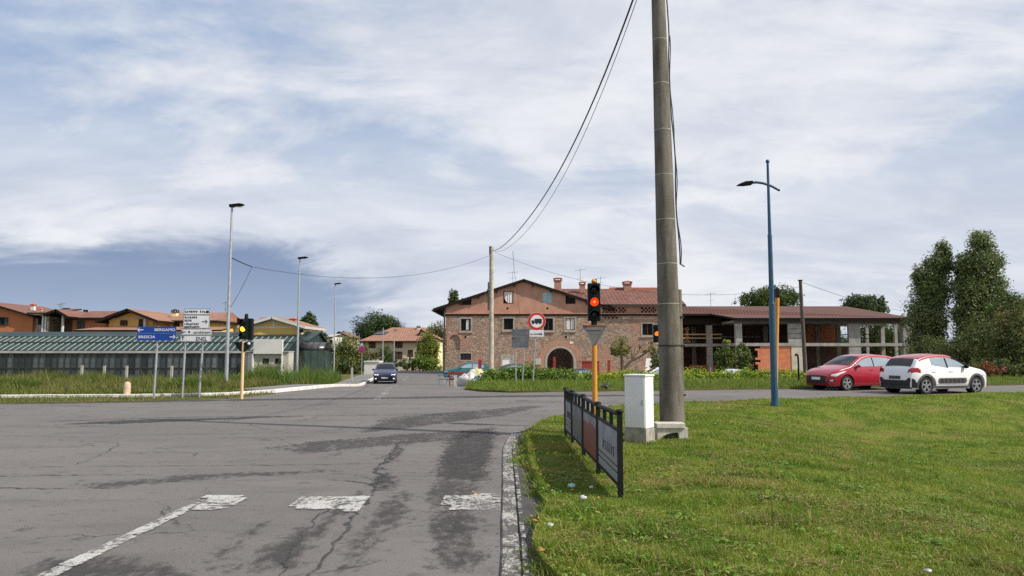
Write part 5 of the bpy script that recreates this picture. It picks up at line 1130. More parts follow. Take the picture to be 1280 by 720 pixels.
gs = thing('road_sign', 'faded dark grey direction board with left arrow on two thin posts', 'road sign', (X(650, 35.5, 450), 35.5, Hf(1, 35.5)+.07)); k = 35.5/F; lx = lambda px: (px-650)*k; lz = lambda py: Z(py, 35.5)-Hf(1, 35.5)-.07
for a, c in ((645, 644.3), (652, 657.3)): MB().tube([(lx(a), 0, -.3), (lx(c), 0, lz(413))], .03, 8).build('post', MT['zinc'], gs, True, local=True)
for i in range(5):
    z0, z1 = 434.4-i*4.7, 434.4-(i+1)*4.7+.35; q = MB().box(lx(639.6-.2*(i > 3)), lx(660.8+.25*i), -.05, -.035, lz(z0), lz(z1)).build('panel', MT['darksign'], gs, local=True, bevel=.004)
    strokes(q, lx((649, 652, 650, 652, 642)[i]), -.0525, lz(z0-1.3), word((7, 4, 5, 5, 6)[i]), .06, 'signback')
    if i == 2: arrow(q, lx(642.5), -.0535, lz((z0+z1)/2), .13, 'left', 'signblack', .014)
y7 = 60.; x7 = X(452.3, y7, 450); g7 = Hf(x7, y7)+.1; nst = thing('road_sign', 'round blue no stopping sign with red rim beside the street kerb', 'road sign', (x7, y7, g7)); lz = lambda py: Z(py, y7)-g7
MB().tube([(0, 0, -.2), (0, 0, lz(434))], .03, 8).build('post', MT['zinc'], nst, True, local=True); n = 22; zc = lz(437); r = 4.1*y7/F
dsk = lambda r_, a_, b_: MB().prism([(r_*math.cos(2*math.pi*j/n), zc+r_*math.sin(2*math.pi*j/n)) for j in range(n)], a_, b_, lambda u, v, d: (u, d, v))
q = dsk(r, -.05, -.035).build('disc', MT['signred'], nst, local=True); dsk(r*.78, -.054, -.0505).build('blue_field', MT['signblue'], q, local=True)
MB().obox((0, -.056, zc), (.707, 0, .707), (-.707, 0, .707), r*.75, r*.1, .0015).build('red_bar', MT['signred'], q, local=True); MB().obox((0, -.0575, zc), (.707, 0, -.707), (.707, 0, .707), r*.75, r*.1, .0012).build('red_bar', MT['signred'], q, local=True)
# stone bollard and the short white marker posts
s = gp(158.5, 494, .08); bo = thing('stone_bollard', 'stubby pinkish stone bollard with rounded top on the grass verge', 'bollard', (s.x, s.y, .09))
MB().tube([(0, 0, z) for z in (-.2, .0, .1, .34, .40, .44, .46)], [.125, .125, .12, .115, .10, .065, .005], 16).build('stone', MT['stonebol'], bo, True, local=True); MB().tube([(0, 0, .27), (0, 0, .30)], .121, 16).build('groove', MT['slab'], bo, True, local=True)
for px, py in ((102.5, 466.5), (130.5, 462.5), (158.5, 462), (214.8, 462.5), (440, 472)):
    d = 48. if px < 400 else 55.; x = X(px, d, 460); g = Hf(x, d)+.05; zt_ = Z(456.7 if px == 102.5 else 459.5 if px > 400 else 457.3, d)
    o = thing('marker_post', {102.5: 'taller white marker post in the grass before the greenhouse', 130.5: 'short white marker post between the taller marker post and the stone bollard', 158.5: 'short white marker post in the grass right behind the stone bollard', 214.8: 'short white marker post between the blue and the white road signs'}[px] if px < 400 else 'short white marker post by the street footway near the no stopping sign', 'post', (x, d, g), group='white marker posts in the verge' if px < 400 else None)
    MB().box(x-.07, x+.07, d-.05, d+.05, g-.1, zt_).build('stake', MT['greywall'], o); MB().box(x-.072, x+.072, d-.052, d+.052, zt_-.16, zt_-.1).build('band', MT['greywall'], o)
# ------------------------------------------------------------------ black banner fence on the lawn
def mat_banner(name, top, low, split, stripe):
    m, b, o = newmat(name); p = objco(); s_ = N('ShaderNodeSeparateXYZ'); L(p, s_.inputs[0])
    n = noise(p, 2.4, 6, .6, (1, 1, 2)); c = MIX(MR(n, .38, .62), sc3(top, .72), sc3(top, 1.08))
    c = MIX(MR(M('ADD', s_.outputs[2], M('MULTIPLY', M('SUBTRACT', n, .5), .2)), split+.03, split-.03), c, low)
    c = MIX(MR(noise(p, 14, 4), .5, .75, 0, .35), c, stripe); L(c, b.inputs['Base Color']); b.inputs['Roughness'].default_value = .5; return m
BN = [mat_banner('printed banner with grey sky', (.29, .31, .34), (.28, .275, .27), .36, (.2, .2, .22)), mat_banner('printed red house banner', (.25, .235, .25), (.20, .045, .03), .52, (.16, .08, .07)),
      mat_banner('printed grey banner', (.17, .178, .185), (.11, .11, .10), .45, (.1, .1, .1)), mat_banner('printed pale banner', (.26, .27, .28), (.22, .22, .22), .4, (.2, .2, .2))]
A0, A1 = Vector((1.105, 7.68, .1)), Vector((.965, 13.45, .1)); ts = [0, .275, .54, .80, 1.]
PS = [A0.lerp(A1, t) for t in ts]; du = (A1-A0).normalized(); dn = Vector((du.y, -du.x, 0)); hgt = [.87, .86, .86, .85, .85]
bf = thing('banner_fence', 'low black steel railing carrying four weathered printed advertising panels', 'fence', (A0.x, A0.y, .09))
for p_, h_ in zip(PS, hgt):
    p_.z = float(lawn_h(p_.x, p_.y))-.02
    MB().obox((p_.x, p_.y, p_.z+h_/2-.05), du, dn, .026, .026, h_/2+.05).build('post', MT['blackmetal'], bf); MB().ball((p_.x, p_.y, p_.z+h_+.02), (.045, .045, .022)).build('post_cap', MT['blackmetal'], bf, True)
MB().tube([(p_.x, p_.y, p_.z+h_-.01) for p_, h_ in zip(PS, hgt)], .026, 10).build('top_rail', MT['blackmetal'], bf, True)
for i in range(4):
    a, c = PS[i], PS[i+1]; l = (c-a).length; q0, q1 = a+du*.06, c-du*.06; zt_ = (a.z+c.z)/2+hgt[i]-.17; zb_ = (a.z+c.z)/2+.14
    MB().bar((q0.x, q0.y, zt_), (q1.x, q1.y, zt_), .035, .03).build('panel_rail', MT['blackmetal'], bf); MB().bar((q0.x, q0.y, zb_), (q1.x, q1.y, zb_), .035, .03).build('panel_rail', MT['blackmetal'], bf)
    mid = (q0+q1)/2; lt = (q1-q0).length
    pn = MB().obox((mid.x, mid.y, (zt_+zb_)/2), du, dn, lt/2, .006, (zt_-zb_)/2-.017).build('advert_panel', BN[i], bf)
    for j in (1, 2): e = q0.lerp(q1, j/3); MB().bar((e.x, e.y, zt_+.016), (e.x, e.y, zt_+.15), .04, .025).build('spindle', MT['blackmetal'], bf)
    off = -dn*.0085
    if i in (0, 3):
        b = MB(); n = 6
        for j in range(n):
            e = q0.lerp(q1, .22+.6*j/n)+off; b.obox((e.x, e.y, zb_+.30), du, dn, .018, .0012, .055); b.obox((e.x+du.x*.03, e.y+du.y*.03, zb_+.30+random.choice((.03, -.03))), du, dn, .02, .001, .012)
        o = b.build('lettering', MT['signblack'], pn); o['kind'] = 'stuff'
        for zz1 in (.18, .115): e = mid+off; MB().obox((e.x, e.y, zb_+zz1), du, dn, lt/2-.02, .0012, .006).build('printed_line', MT['signblack'], pn)
# ------------------------------------------------------------------ cables overhead
def wire(label, pts, r, name='overhead_cable', n=22):
    o = MB().tube(pts, r, 6).build(name, MT['cable'], None, True, loc=tuple(pts[0])); tag(o, label, 'cable', 'overhead cables'); return o
def sag(a, c, s, n=24): return [Vector(a).lerp(Vector(c), t)-Vector((0, 0, s*4*t*(1-t))) for t in np.linspace(0, 1, n)]
att = Vector((*pxy(10.2), 10.2))+Vector((-.15, 0, 0)); e2 = Vector((p2.x+.1, 49.9, z2-.25))
cz = np.polyfit([0, .025, .1, .23, .38, .58, .8, 1.], [9.1, 8.86, 8.2, 7.5, 7.3, 7.32, 7.75, e2.z], 4); att.z = 9.1; att.x = pxy(9.1)[0]-.12
run = lambda dz_, dx_: [Vector((att.x+(e2.x-att.x)*t+dx_*(1-t), att.y+(e2.y-att.y)*t, float(np.polyval(cz, t))-dz_*4*t*(1-t))) for t in np.linspace(0, 1, 40)]
wire('thick twisted black cable from the tall concrete pole to the farmhouse pole', run(0, 0), .02)
wire('thin cable beside the thick one from the tall concrete pole', run(.42, .06), .008)
lp = Vector((X(287, 32.3, 320), 32.3, Z(321, 32.3))); kn = at(315, 333.5, 33.2)
wire('short thick cable end hanging from the first street lamp', sag(lp, kn, .02, 8), .022); wire('thin cable sagging between the street lamp and the farmhouse pole', sag(kn, (p2.x-.15, 49.95, z2-.6), .95), .010)
wire('thin slack cable looping back to the street lamp column', sag(kn, (X(283, 32.3, 390), 32.3, Z(392, 32.3)), .12, 10), .01)
wire('thin cable crossing above the farmhouse roofs', sag((p2.x+.2, 50, z2-.35), at(1003, 358, 47), 1.5), .010); wire('thin cable from the wooden pole towards the poplars', sag((p3.x-.15, 46, z3-.05), at(1160, 392, 70), .4, 10), .012)
wire('thin drop cable hanging down the farmhouse gable', [at(641, 314, 49), at(643, 340, 64), at(645, 352, 76.6), at(650, 396, 77.85)], .014)
# ------------------------------------------------------------------ cars
def paint(name, c, met=.0, rough=.35): return pm(name, c, rough, .04, 2, spec=.5, coat=.8, metal=met)
MT['redcar'] = paint('cherry red car paint', (.33, .006, .02)); MT['whitecar'] = paint('white car paint', (.74, .74, .73)); MT['navycar'] = paint('navy blue car paint', (.010, .016, .07)); MT['tealcar'] = paint('teal green car paint', (.01, .12, .13))
MT['greycar'] = paint('dark grey car paint', (.04, .05, .065)); MT['silvercar'] = paint('silver white car paint', (.6, .62, .64))
MT['carglass'] = pm('car window glass', (.46, .53, .57), .03, .08, 2, metal=.75, spec=1.); MT['darkglass'] = pm('tinted windscreen', (.008, .009, .011), .05, .1, 2, spec=.5)
MT['tyre'] = pm('tyre rubber', (.018, .018, .018), .85, .2, 8); MT['alloy'] = pm('alloy rim', (.50, .51, .52), .35, .08, 6, metal=.7); MT['darkalloy'] = pm('grey alloy rim', (.32, .32, .33), .4, .1, 6, metal=.6)
MT['plastic'] = pm('black bumper plastic', (.022, .022, .024), .65, .15, 5); MT['greyplastic'] = pm('grey side cladding', (.075, .07, .072), .6, .12, 5)
MT['headlamp'] = pm('clear headlamp', (.62, .64, .66), .12, .12, 9, spec=.8); MT['taillamp'] = pm('red tail lamp', (.26, .008, .014), .15, .15, 5, spec=.6); MT['plate'] = pm('white number plate', (.7, .7, .7), .5, .05, 5)
MT['beam'] = emit('lit headlamp', (1, .95, .85), 1.6); MT['seam'] = pm('door gap', (.012, .01, .01), .8, .1, 3)
class Car:
    def __init__(s, name, label, L_, W_, top, paint_, belt=.95, group=None, wb=2.54, fo=.82, rw=.31, roofmat=None, rim='alloy', ground=.19):
        s.L, s.W, s.belt, s.rw, s.mat = L_, W_, belt, rw, MT[paint_]; s.g = ground
        t = np.linspace(0, L_, 400); z = np.interp(t, [p[0] for p in top], [p[1] for p in top])
        kz = np.exp(-.5*((np.arange(-12, 13))/4.)**2); kz /= kz.sum(); zp = np.pad(z, 12, 'edge'); s.ts, s.tz = t, np.convolve(zp, kz, 'valid')
        s.o = thing(name, label, 'car', (0, 0, 0), 0, group); s.sf, s.sr = fo, fo+wb; s.body(); s.wheels(rim)
    def T(s, q): return np.interp(q, s.ts, s.tz)
    def B(s, q):
        a = np.clip(q/.16, 0, 1); c = np.clip((s.L-q)/.12, 0, 1); return s.g+(1-a)**2*.22+(1-c)**2*.1
    def W0(s, q):
        a = np.clip(q/.75, 0, 1); c = np.clip((s.L-q)/.55, 0, 1); return s.W/2*(1-.30*(1-a)**2.6-.17*(1-c)**2.4)
    def w(s, q, z):
        w0 = s.W0(q); t = np.clip((z-s.g)/(s.belt-s.g), 0, 1); lo = w0*(.935+.065*np.sin(np.pi*np.clip(t*.92+.06, 0, 1))-.012*np.clip((t-.55)/.45, 0, 1))
        hi = np.clip(z-s.belt, 0, 1); return lo-hi*.30-hi*hi*.12
    RAD = .085
    def ring(s, q):
        T, B = float(s.T(q)), float(s.B(q)); r = min(s.RAD, (T-B)*.3); zs = []; zb = min(s.belt, T-r-.002)
        zs = list(np.linspace(B+.03, zb, 8))+list(np.linspace(zb, T-r, 6))[1:]
        pts = [(0, B), (float(s.w(q, B+.03))*.6, B), (float(s.w(q, B+.03))-.03, B)]
        pts += [(float(s.w(q, z)), z) for z in zs]; we = float(s.w(q, T-r))
        pts += [(we-r+r*math.cos(a), T-r+r*math.sin(a)) for a in np.linspace(0, math.pi/2, 6)[1:]]
        ye = we-r; cr = .035 if T > .8 else .02
        pts = [(y, z-(0)) for y, z in pts]; pts += [(ye*f, T+cr*(1-f*f)) for f in (.8, .55, .28, 0)]
        return pts
    def P(s, q, y, z): return (s.L/2-q, y, z)
    def body(s):
        st = sorted(set([0, .015, .04, .08, .13, .2]+list(np.linspace(.28, s.L-.28, 52))+[s.L-x for x in (.2, .13, .08, .04, .015, 0)]))
        V = []; n = None
        for q in st:
            h = s.ring(q); full = [(y, z) for y, z in h]+[(-y, z) for y, z in h[-2:0:-1]]; n = len(full); V += [s.P(q, y, z) for y, z in full]
        b = MB(); b.add(V, [(i*n+j, i*n+(j+1) % n, (i+1)*n+(j+1) % n, (i+1)*n+j) for i in range(len(st)-1) for j in range(n)]+[tuple(range(n)), tuple((len(st)-1)*n+j for j in range(n-1, -1, -1))])
        o = b.build('body', s.mat, s.o, True, local=True); cut = []
        for q in (s.sf, s.sr):
            for sd_ in (-1, 1):
                y0, y1 = sd_*(s.W/2-.26), sd_*(s.W/2+.2); c = MB().tube([(s.L/2-q, y0, s.rw), (s.L/2-q, y1, s.rw)], s.rw+.055, 28).build('cut', MT['black'], None, local=True); cut.append(c)
                m = o.modifiers.new('b', 'BOOLEAN'); m.operation = 'DIFFERENCE'; m.solver = 'EXACT'; m.object = c
        bpy.context.view_layer.update(); dg = bpy.context.evaluated_depsgraph_get(); me = bpy.data.meshes.new_from_object(o.evaluated_get(dg)); o.modifiers.clear(); o.data = me
        me.materials.clear(); me.materials.append(s.mat); me.polygons.foreach_set('material_index', [0]*len(me.polygons))
        me.polygons.foreach_set('use_smooth', [True]*len(me.polygons)); me.set_sharp_from_angle(angle=R(40)); s.bo = o
        for c in cut: bpy.data.objects.remove(c)
        for q in (s.sf, s.sr):
            for sd_ in (-1, 1):
                y0 = sd_*(s.W/2-.25); b = MB(); n = 20; r = s.rw+.05
                b.add([(s.L/2-q+r*math.cos(2*math.pi*j/n), y0, s.rw+r*math.sin(2*math.pi*j/n)) for j in range(n)]+[(s.L/2-q+r*math.cos(2*math.pi*j/n), sd_*(s.W/2-.08), s.rw+r*math.sin(2*math.pi*j/n)) for j in range(n)], [tuple(range(n))]+[(j, (j+1) % n, n+(j+1) % n, n+j) for j in range(n) if math.sin(2*math.pi*(j+.5)/n) > -.25])
                b.build('wheel_well', MT['black'], s.o, local=True)
    def side(s, name, poly, mat, off=.006, cell=.1, parent=None, sides=(-1, 1)):
        out = []
        for sd_ in sides:
            b = MB(); b.tri(poly, [], lambda q, z: s.P(q, sd_*(float(s.w(q, z))+off), z), cell); out.append(b.build(name, MT[mat] if isinstance(mat, str) else mat, parent or s.o, 'all', local=True))
        return out
    def band(s, name, s0, s1, f0, f1, mat, off=.007, n=10, m=12):
        b = MB()
        for i in range(n+1):
            q = s0+(s1-s0)*i/n; f = f0+(f1-f0)*i/n; T = float(s.T(q)); dT = (float(s.T(q+.02))-float(s.T(q-.02)))/.04; nl = math.hypot(1, dT)
            ye = float(s.w(q, T-s.RAD))-s.RAD; cr = .035
            for j in range(m+1):
                y = -f+2*f*j/m; b.v.append((s.L/2-(q-off*dT/nl), y*ye, T+cr*(1-y*y)+off/nl))
        b.f = [[i*(m+1)+j, i*(m+1)+j+1, (i+1)*(m+1)+j+1, (i+1)*(m+1)+j] for i in range(n) for j in range(m)]; b.m = [0]*len(b.f)
        return b.build(name, MT[mat] if isinstance(mat, str) else mat, s.o, 'all', local=True)
    def shell(s, name, s0, s1, mat, off=.006, n=18):
        b = MB(); m = None
        for i in range(n+1):
            q = s0+(s1-s0)*i/n; T = float(s.T(q)); r = s.RAD; we = float(s.w(q, T-r)); ye = we-r; drop = .015
            h = [(float(s.w(q, T-r-drop))+off, T-r-drop)]+[(we-r+(r+off)*math.cos(a), T-r+(r+off)*math.sin(a)) for a in np.linspace(0, math.pi/2, 6)]+[(ye*f, T+.035*(1-f*f)+off) for f in (.8, .5, .25, 0)]
            row = h+[(-y, z) for y, z in h[-2::-1]]; m = len(row); b.v += [(s.L/2-q, y, z) for y, z in row]
        b.f = [[i*m+j, i*m+j+1, (i+1)*m+j+1, (i+1)*m+j] for i in range(n) for j in range(m-1)]; b.m = [0]*len(b.f)
        return b.build(name, mat, s.o, 'all', local=True)
    def strip(s, name, s0, s1, mat, off=.0065, n=12):
        for sd_ in (-1, 1):
            b = MB(); m = 9
            for i in range(n+1):
                q = s0+(s1-s0)*i/n; T = float(s.T(q)); r = s.RAD; we = float(s.w(q, T-r)); lo_ = max(s.belt+.02, T-r-.03)
                h = [(float(s.w(q, lo_))+off, lo_)]+[(we-r+(r+off)*math.cos(a), T-r+(r+off)*math.sin(a)) for a in np.linspace(0, math.pi/2, 7)]+[((we-r)*.93, T+.035*(1-.93**2)+off)]
                b.v += [(s.L/2-q, sd_*y, z) for y, z in h]
            b.f = [[i*m+j, i*m+j+1, (i+1)*m+j+1, (i+1)*m+j] for i in range(n) for j in range(m-1)]; b.m = [0]*len(b.f); b.build(name, MT[mat], s.o, 'all', local=True)
    def xend(s, y, z, rear):
        qs = np.linspace(0, .9, 181)
        for q in qs:
            Q_ = s.L-q if rear else q
            if s.T(Q_) >= z and s.B(Q_) <= z and s.w(Q_, z) >= abs(y): return q
        return .9
    def end(s, name, poly, mat, rear=False, off=.008, cell=.09, parent=None):
        b = MB(); sg = -1 if rear else 1
        b.tri(poly, [], lambda y, z: (sg*(s.L/2-s.xend(y, z, rear)+off), y, z), cell); return b.build(name, MT[mat] if isinstance(mat, str) else mat, parent or s.o, 'all', local=True)
    def wheels(s, rim):
        r = s.rw
        for q in (s.sf, s.sr):
            for sd_ in (-1, 1):
                yc = sd_*(s.W/2-.115); n = 28; b = MB(); prof = [(.70*r, -.09), (.92*r, -.1), (r, -.07), (r, .07), (.92*r, .1), (.72*r, .09), (.70*r, .06)]; x0 = s.L/2-q
                V = [(x0+p*math.cos(2*math.pi*j/n), yc+sd_*e, r+p*math.sin(2*math.pi*j/n)) for p, e in prof for j in range(n)]; k = len(prof)
                b.add(V, [(i*n+j, i*n+(j+1) % n, (i+1)*n+(j+1) % n, (i+1)*n+j) for i in range(k-1) for j in range(n)]); t = b.build('wheel', MT['tyre'], s.o, True, local=True)
                rb = MB(); ro = .72*r; yo = yc+sd_*.062
                rb.add([(x0+p*math.cos(2*math.pi*j/n), yo+sd_*e, r+p*math.sin(2*math.pi*j/n)) for p, e in ((ro, .02), (ro*.86, .022), (ro*.86, -.03)) for j in range(n)], [(i*n+j, i*n+(j+1) % n, (i+1)*n+(j+1) % n, (i+1)*n+j) for i in range(2) for j in range(n)])
                rb.build('rim', MT[rim], t, True, local=True); MB().tube([(x0, yo-sd_*.06, r), (x0, yo-sd_*.03, r)], ro*.95, 20).build('dark_backing', MT['black'], t, local=True)  # flat black disc added as dark backing behind the spokes
                for i in range(5):
                    a = math.pi/2+2*math.pi*i/5; dx_, dz_ = math.cos(a), math.sin(a); sp = MB()
                    sp.add([(x0+dx_*p-dz_*h_, yo+sd_*e, r+dz_*p+dx_*h_) for e in (-.02, .018) for p, h_ in ((ro*.12, -.03), (ro*.9, -.04), (ro*.9, .04), (ro*.12, .03))], [(0, 1, 2, 3), (7, 6, 5, 4), (0, 4, 5, 1), (1, 5, 6, 2), (2, 6, 7, 3), (3, 7, 4, 0)]); sp.build('spoke', MT[rim], t, local=True)
                MB().tube([(x0, yo-.02, r), (x0, yo+sd_*.025, r)], ro*.2, 12).build('hub', MT[rim], t, local=True)
    def dress(s, ws=(1.12, 1.78), rs=None, gl=((1.3, 2.3), (2.36, 3.2)), front='headlamp', mirror=None, handles=(2.15, 3.0), seams=(1.2, 2.33, 3.15), rise=.02):
        s.band('windscreen', ws[0], ws[1], .93, .9, 'darkglass', .009)
        if rs: s.band('rear_window', rs[0], rs[1], .86, .86, 'darkglass', .009)
        for a, c in gl:
            qs = np.linspace(a, c, 9); up = [(q, min(float(s.T(q))-.11, 1.42)) for q in qs if s.T(q)-.11 > s.belt+.05]
            if len(up) < 2: continue
            lo0 = max(a, up[0][0]-.12); s.side('side_window', [(lo0, s.belt+.03), (c, s.belt+.03+(rise if c > 2.6 else .02))]+up[::-1], 'carglass', .007)
        for q in seams: s.side('door_seam', [(q-.006, .36), (q+.006, .36), (q+.006, s.belt+.02), (q-.006, s.belt+.02)], 'seam', .004, .2)
        s.side('door_seam', [(seams[0], .345), (seams[-1], .345), (seams[-1], .357), (seams[0], .357)], 'seam', .004, .2)
        for q in handles:
            for sd_ in (-1, 1): y = sd_*(float(s.w(q, .84))+.012); MB().box(s.L/2-q-.09, s.L/2-q+.09, y-.014, y+.014, .825, .855).build('door_handle', s.mat, s.o, local=True, bevel=.006)
        for sd_ in (-1, 1):
            q = ws[0]+.28; y = sd_*(float(s.w(q, s.belt))+.09); MB().ball((s.L/2-q, y, s.belt+.06), (.075, .10, .07), 12, 8).build('mirror', MT[mirror] if mirror else s.mat, s.o, True, local=True)
    def place(s, x, y, z, h): s.o.location = (x, y, z); s.o.rotation_euler = (0, 0, h); return s
HATCH = [(0, .60), (.05, .72), (.2, .82), (.45, .90), (.8, .97), (1.08, 1.02), (1.4, 1.2), (1.75, 1.38), (2.1, 1.465), (2.6, 1.48), (3.1, 1.435), (3.45, 1.36), (3.6, 1.30), (3.80, 1.04), (3.9, .92), (3.97, .8), (3.99, .62)]
# white hatchback with red roof
wc = Car('hatchback', 'white hatchback with red roof and black side cladding on the crossing road', 3.99, 1.75, HATCH, 'whitecar', .96, rim='darkalloy', rw=.32)
wc.dress(rs=(3.58, 3.82), gl=((1.33, 2.2), (2.28, 3.0)), mirror='black', handles=(2.1, 2.95), seams=(1.15, 2.24, 3.0), rise=.10); RC = paint('red roof paint', (.32, .01, .025)); wc.shell('roof_panel', 1.88, 3.56, RC); wc.strip('pillar_cover', 1.14, 1.9, 'black'); wc.side('pillar_trim', [(1.2, .985), (1.36, .985), (1.95, 1.335), (1.86, 1.335)], 'black', .0058, .15)
wc.side('pillar_trim', [(2.2, .985), (2.285, .985), (2.285, 1.36), (2.2, 1.35)], 'black', .0062, .2)
wc.side('side_cladding', [(1.42, .40), (2.75, .40), (2.80, .46), (2.80, .55), (2.75, .60), (1.42, .60), (1.37, .54), (1.37, .46)], 'greyplastic', .016)
for i in range(6): q = 1.52+i*.21; wc.side('air_bump', [(q, .44), (q+.12, .44), (q+.12, .56), (q, .56)], 'plastic', .024, .2)
for q in (wc.sf, wc.sr):
    ro, ri = wc.rw+.125, wc.rw+.05; ang_ = np.linspace(R(-12), R(192), 21); ring_ = [(q+ro*math.cos(a), wc.rw+ro*math.sin(a)) for a in ang_]+[(q+ri*math.cos(a), wc.rw+ri*math.sin(a)) for a in ang_[::-1]]
    wc.side('arch_trim', ring_, 'greyplastic', .014, .2)
wc.side('sill_trim', [(1.3, .21), (2.9, .21), (2.9, .31), (1.3, .31)], 'greyplastic', .012)
wc.end('rear_bumper', [(-.71, .22), (.71, .22), (.71, .61), (.62, .62), (.50, .52), (-.50, .52), (-.62, .62), (-.71, .61)], 'plastic', True, .014); wc.side('rear_bumper', [(3.74, .23), (3.965, .25), (3.975, .60), (3.88, .56), (3.78, .36)], 'plastic', .012); wc.end('number_plate', [(-.26, .56), (.26, .56), (.26, .68), (-.26, .68)], 'plastic', True, .022)
pt = wc.end('plate_field', [(-.235, .575), (.235, .575), (.235, .665), (-.235, .665)], 'greyplastic', True, .026)
wc.side('tail_light', [(3.62, .80), (3.975, .80), (3.96, .98), (3.7, .99), (3.6, .92)], 'taillamp', .012); 
for sd_ in (-1, 1): wc.end('tail_light', [(sd_*.55, .80), (sd_*.76, .80), (sd_*.75, .95), (sd_*.56, .94)], 'taillamp', True, .014)
for k in (0, .05): wc.end('emblem', [(-.06, .82+k), (0, .86+k), (.06, .82+k), (.06, .838+k), (0, .88+k), (-.06, .838+k)], 'black', True, .016, .3)
wc.end('front_bumper', [(-.7, .26), (.7, .26), (.7, .4), (-.7, .4)], 'plastic', False, .012); wc.side('headlight', [(.12, .60), (.5, .66), (.5, .76), (.16, .70)], 'headlamp', .01)
a, c = gp(1157, 493.6), gp(1221.5, 491); hd_ = R(19.5); md = (a+c)/2; nrm = Vector((-math.sin(hd_), math.cos(hd_), 0)); ctr = md+nrm*(.82); 
off_ = (wc.sf+wc.sr)/2-wc.L/2
wc.place(ctr.x+math.cos(hd_)*off_, ctr.y+math.sin(hd_)*off_, .0, hd_)
# red hatchback
rc = Car('hatchback', 'cherry red hatchback facing the tall blue lamp on the crossing road', 4.0, 1.74, [(0, .58), (.05, .69), (.2, .78), (.45, .86), (.8, .94), (1.08, 1.0), (1.4, 1.19), (1.8, 1.38), (2.15, 1.455), (2.6, 1.47), (3.2, 1.43), (3.6, 1.36), (3.75, 1.28), (3.88, 1.02), (3.95, .85), (4., .65)], 'redcar', .94, wb=2.57)
rc.dress(rs=(3.68, 3.86), rise=.08); rc.end('grille', [(-.56, .30), (.56, .30), (.50, .58), (.36, .60), (-.36, .60), (-.50, .58)], 'plastic', False, .012); rc.end('number_plate', [(-.24, .44), (.24, .44), (.24, .55), (-.24, .55)], 'plate', False, .02)
rc.end('emblem', [(-.07, .635), (.07, .635), (.07, .675), (-.07, .675)], 'alloy', False, .012, .3); rc.side('headlight', [(.10, .60), (.28, .58), (.62, .72), (.80, .80), (.62, .79), (.28, .70), (.12, .67)], 'headlamp', .011, .06)
for sd_ in (-1, 1):
    f = rc.end('fog_surround', [(sd_*.60, .36), (sd_*.78, .38), (sd_*.76, .50), (sd_*.64, .46)], 'plastic', False, .011, .06); rc.end('fog_light', [(sd_*.66, .39), (sd_*.75, .40), (sd_*.74, .46), (sd_*.67, .44)], 'headlamp', False, .016, .06)
rc.side('tail_light', [(3.7, .78), (3.97, .78), (3.95, .96), (3.72, .96)], 'taillamp', .012); rc.side('pillar_trim', [(2.3, .985), (2.36, .985), (2.36, 1.34), (2.3, 1.33)], 'black', .0062, .2); rc.end('lower_lip', [(-.72, .22), (.72, .22), (.70, .28), (-.70, .28)], 'plastic', False, .012)
a = gp(1058, 488.4); hd_ = R(201); fw_ = Vector((math.cos(hd_), math.sin(hd_), 0)); lf = Vector((-fw_.y, fw_.x, 0)); ctr = a-lf*.77-fw_*(rc.L/2-rc.sf); rc.place(ctr.x, ctr.y, 0, hd_)
# navy hatchback in the street
nc = Car('hatchback', 'dark navy hatchback with lit headlights coming up the street', 3.84, 1.66, [(0, .56), (.05, .66), (.2, .74), (.5, .84), (.9, .92), (1.1, .97), (1.45, 1.19), (1.75, 1.36), (2.05, 1.42), (2.6, 1.43), (3.2, 1.38), (3.5, 1.28), (3.7, 1.0), (3.8, .85), (3.84, .65)], 'navycar', .92, wb=2.44, rw=.29)
nc.dress(rs=(3.4, 3.65), gl=((1.3, 2.25), (2.3, 3.05)))
for sd_ in (-1, 1): nc.end('headlight', [(sd_*.42, .61), (sd_*.70, .60), (sd_*.74, .70), (sd_*.50, .67)], 'beam', False, .012, .07); nc.end('fog_light', [(sd_*.58, .34), (sd_*.66, .34), (sd_*.66, .40), (sd_*.58, .40)], 'beam', False, .012, .06)
nc.end('grille', [(-.6, .30), (.6, .30), (.55, .52), (-.55, .52)], 'plastic', False, .01); nc.end('number_plate', [(-.24, .37), (.24, .37), (.24, .47), (-.24, .47)], 'plate', False, .018)
x = X(477.5, 53, 470); nc.place(x, 54.5, Hf(x, 54)+.002, R(-82))
# parked cars half hidden by the hedge
def parked(label, px, d, paint_, h_, L_=4.2, H_=1.42, name='parked_car'):
    pr = [(0, .58), (.06, .70), (.3, .80), (.9, .92), (1.15, .97), (1.6, 1.22), (1.95, H_-.04), (2.4, H_), (3.0, H_-.03), (3.5, H_-.2), (3.8, 1.02), (4.05, .96), (4.17, .85), (4.2, .65)]
    c = Car(name, label, 4.2, 1.7, pr, paint_, .93, 'cars parked in the farmyard', wb=2.55); c.dress(ws=(1.18, 1.9), rs=(3.2, 3.75), gl=((1.45, 2.35), (2.42, 3.3)), seams=(1.3, 2.38, 3.2))
    c.side('tail_light', [(3.9, .7), (4.17, .7), (4.15, .88), (3.92, .88)], 'taillamp', .012); c.side('headlight', [(.08, .58), (.4, .62), (.42, .74), (.12, .70)], 'headlamp', .011)
    x_ = X(px, d, 460); c.place(x_, d, Hf(x_, d)+.008, h_); return c
parked('teal green estate car parked against the farmhouse behind the red barrier', 587, 61, 'tealcar', R(178)); parked('dark grey car parked behind the hedge before the farmhouse gateway', 650, 59, 'greycar', R(8)); parked('dark blue car parked behind the hedge by the orange signal pole', 733, 57, 'navycar', R(-6)); parked('silver white car parked behind the bright hedge before the unfinished building', 910, 55, 'silvercar', R(175)); parked('white car parked by the leaning yard tree', 822, 63, 'whitecar', R(184))
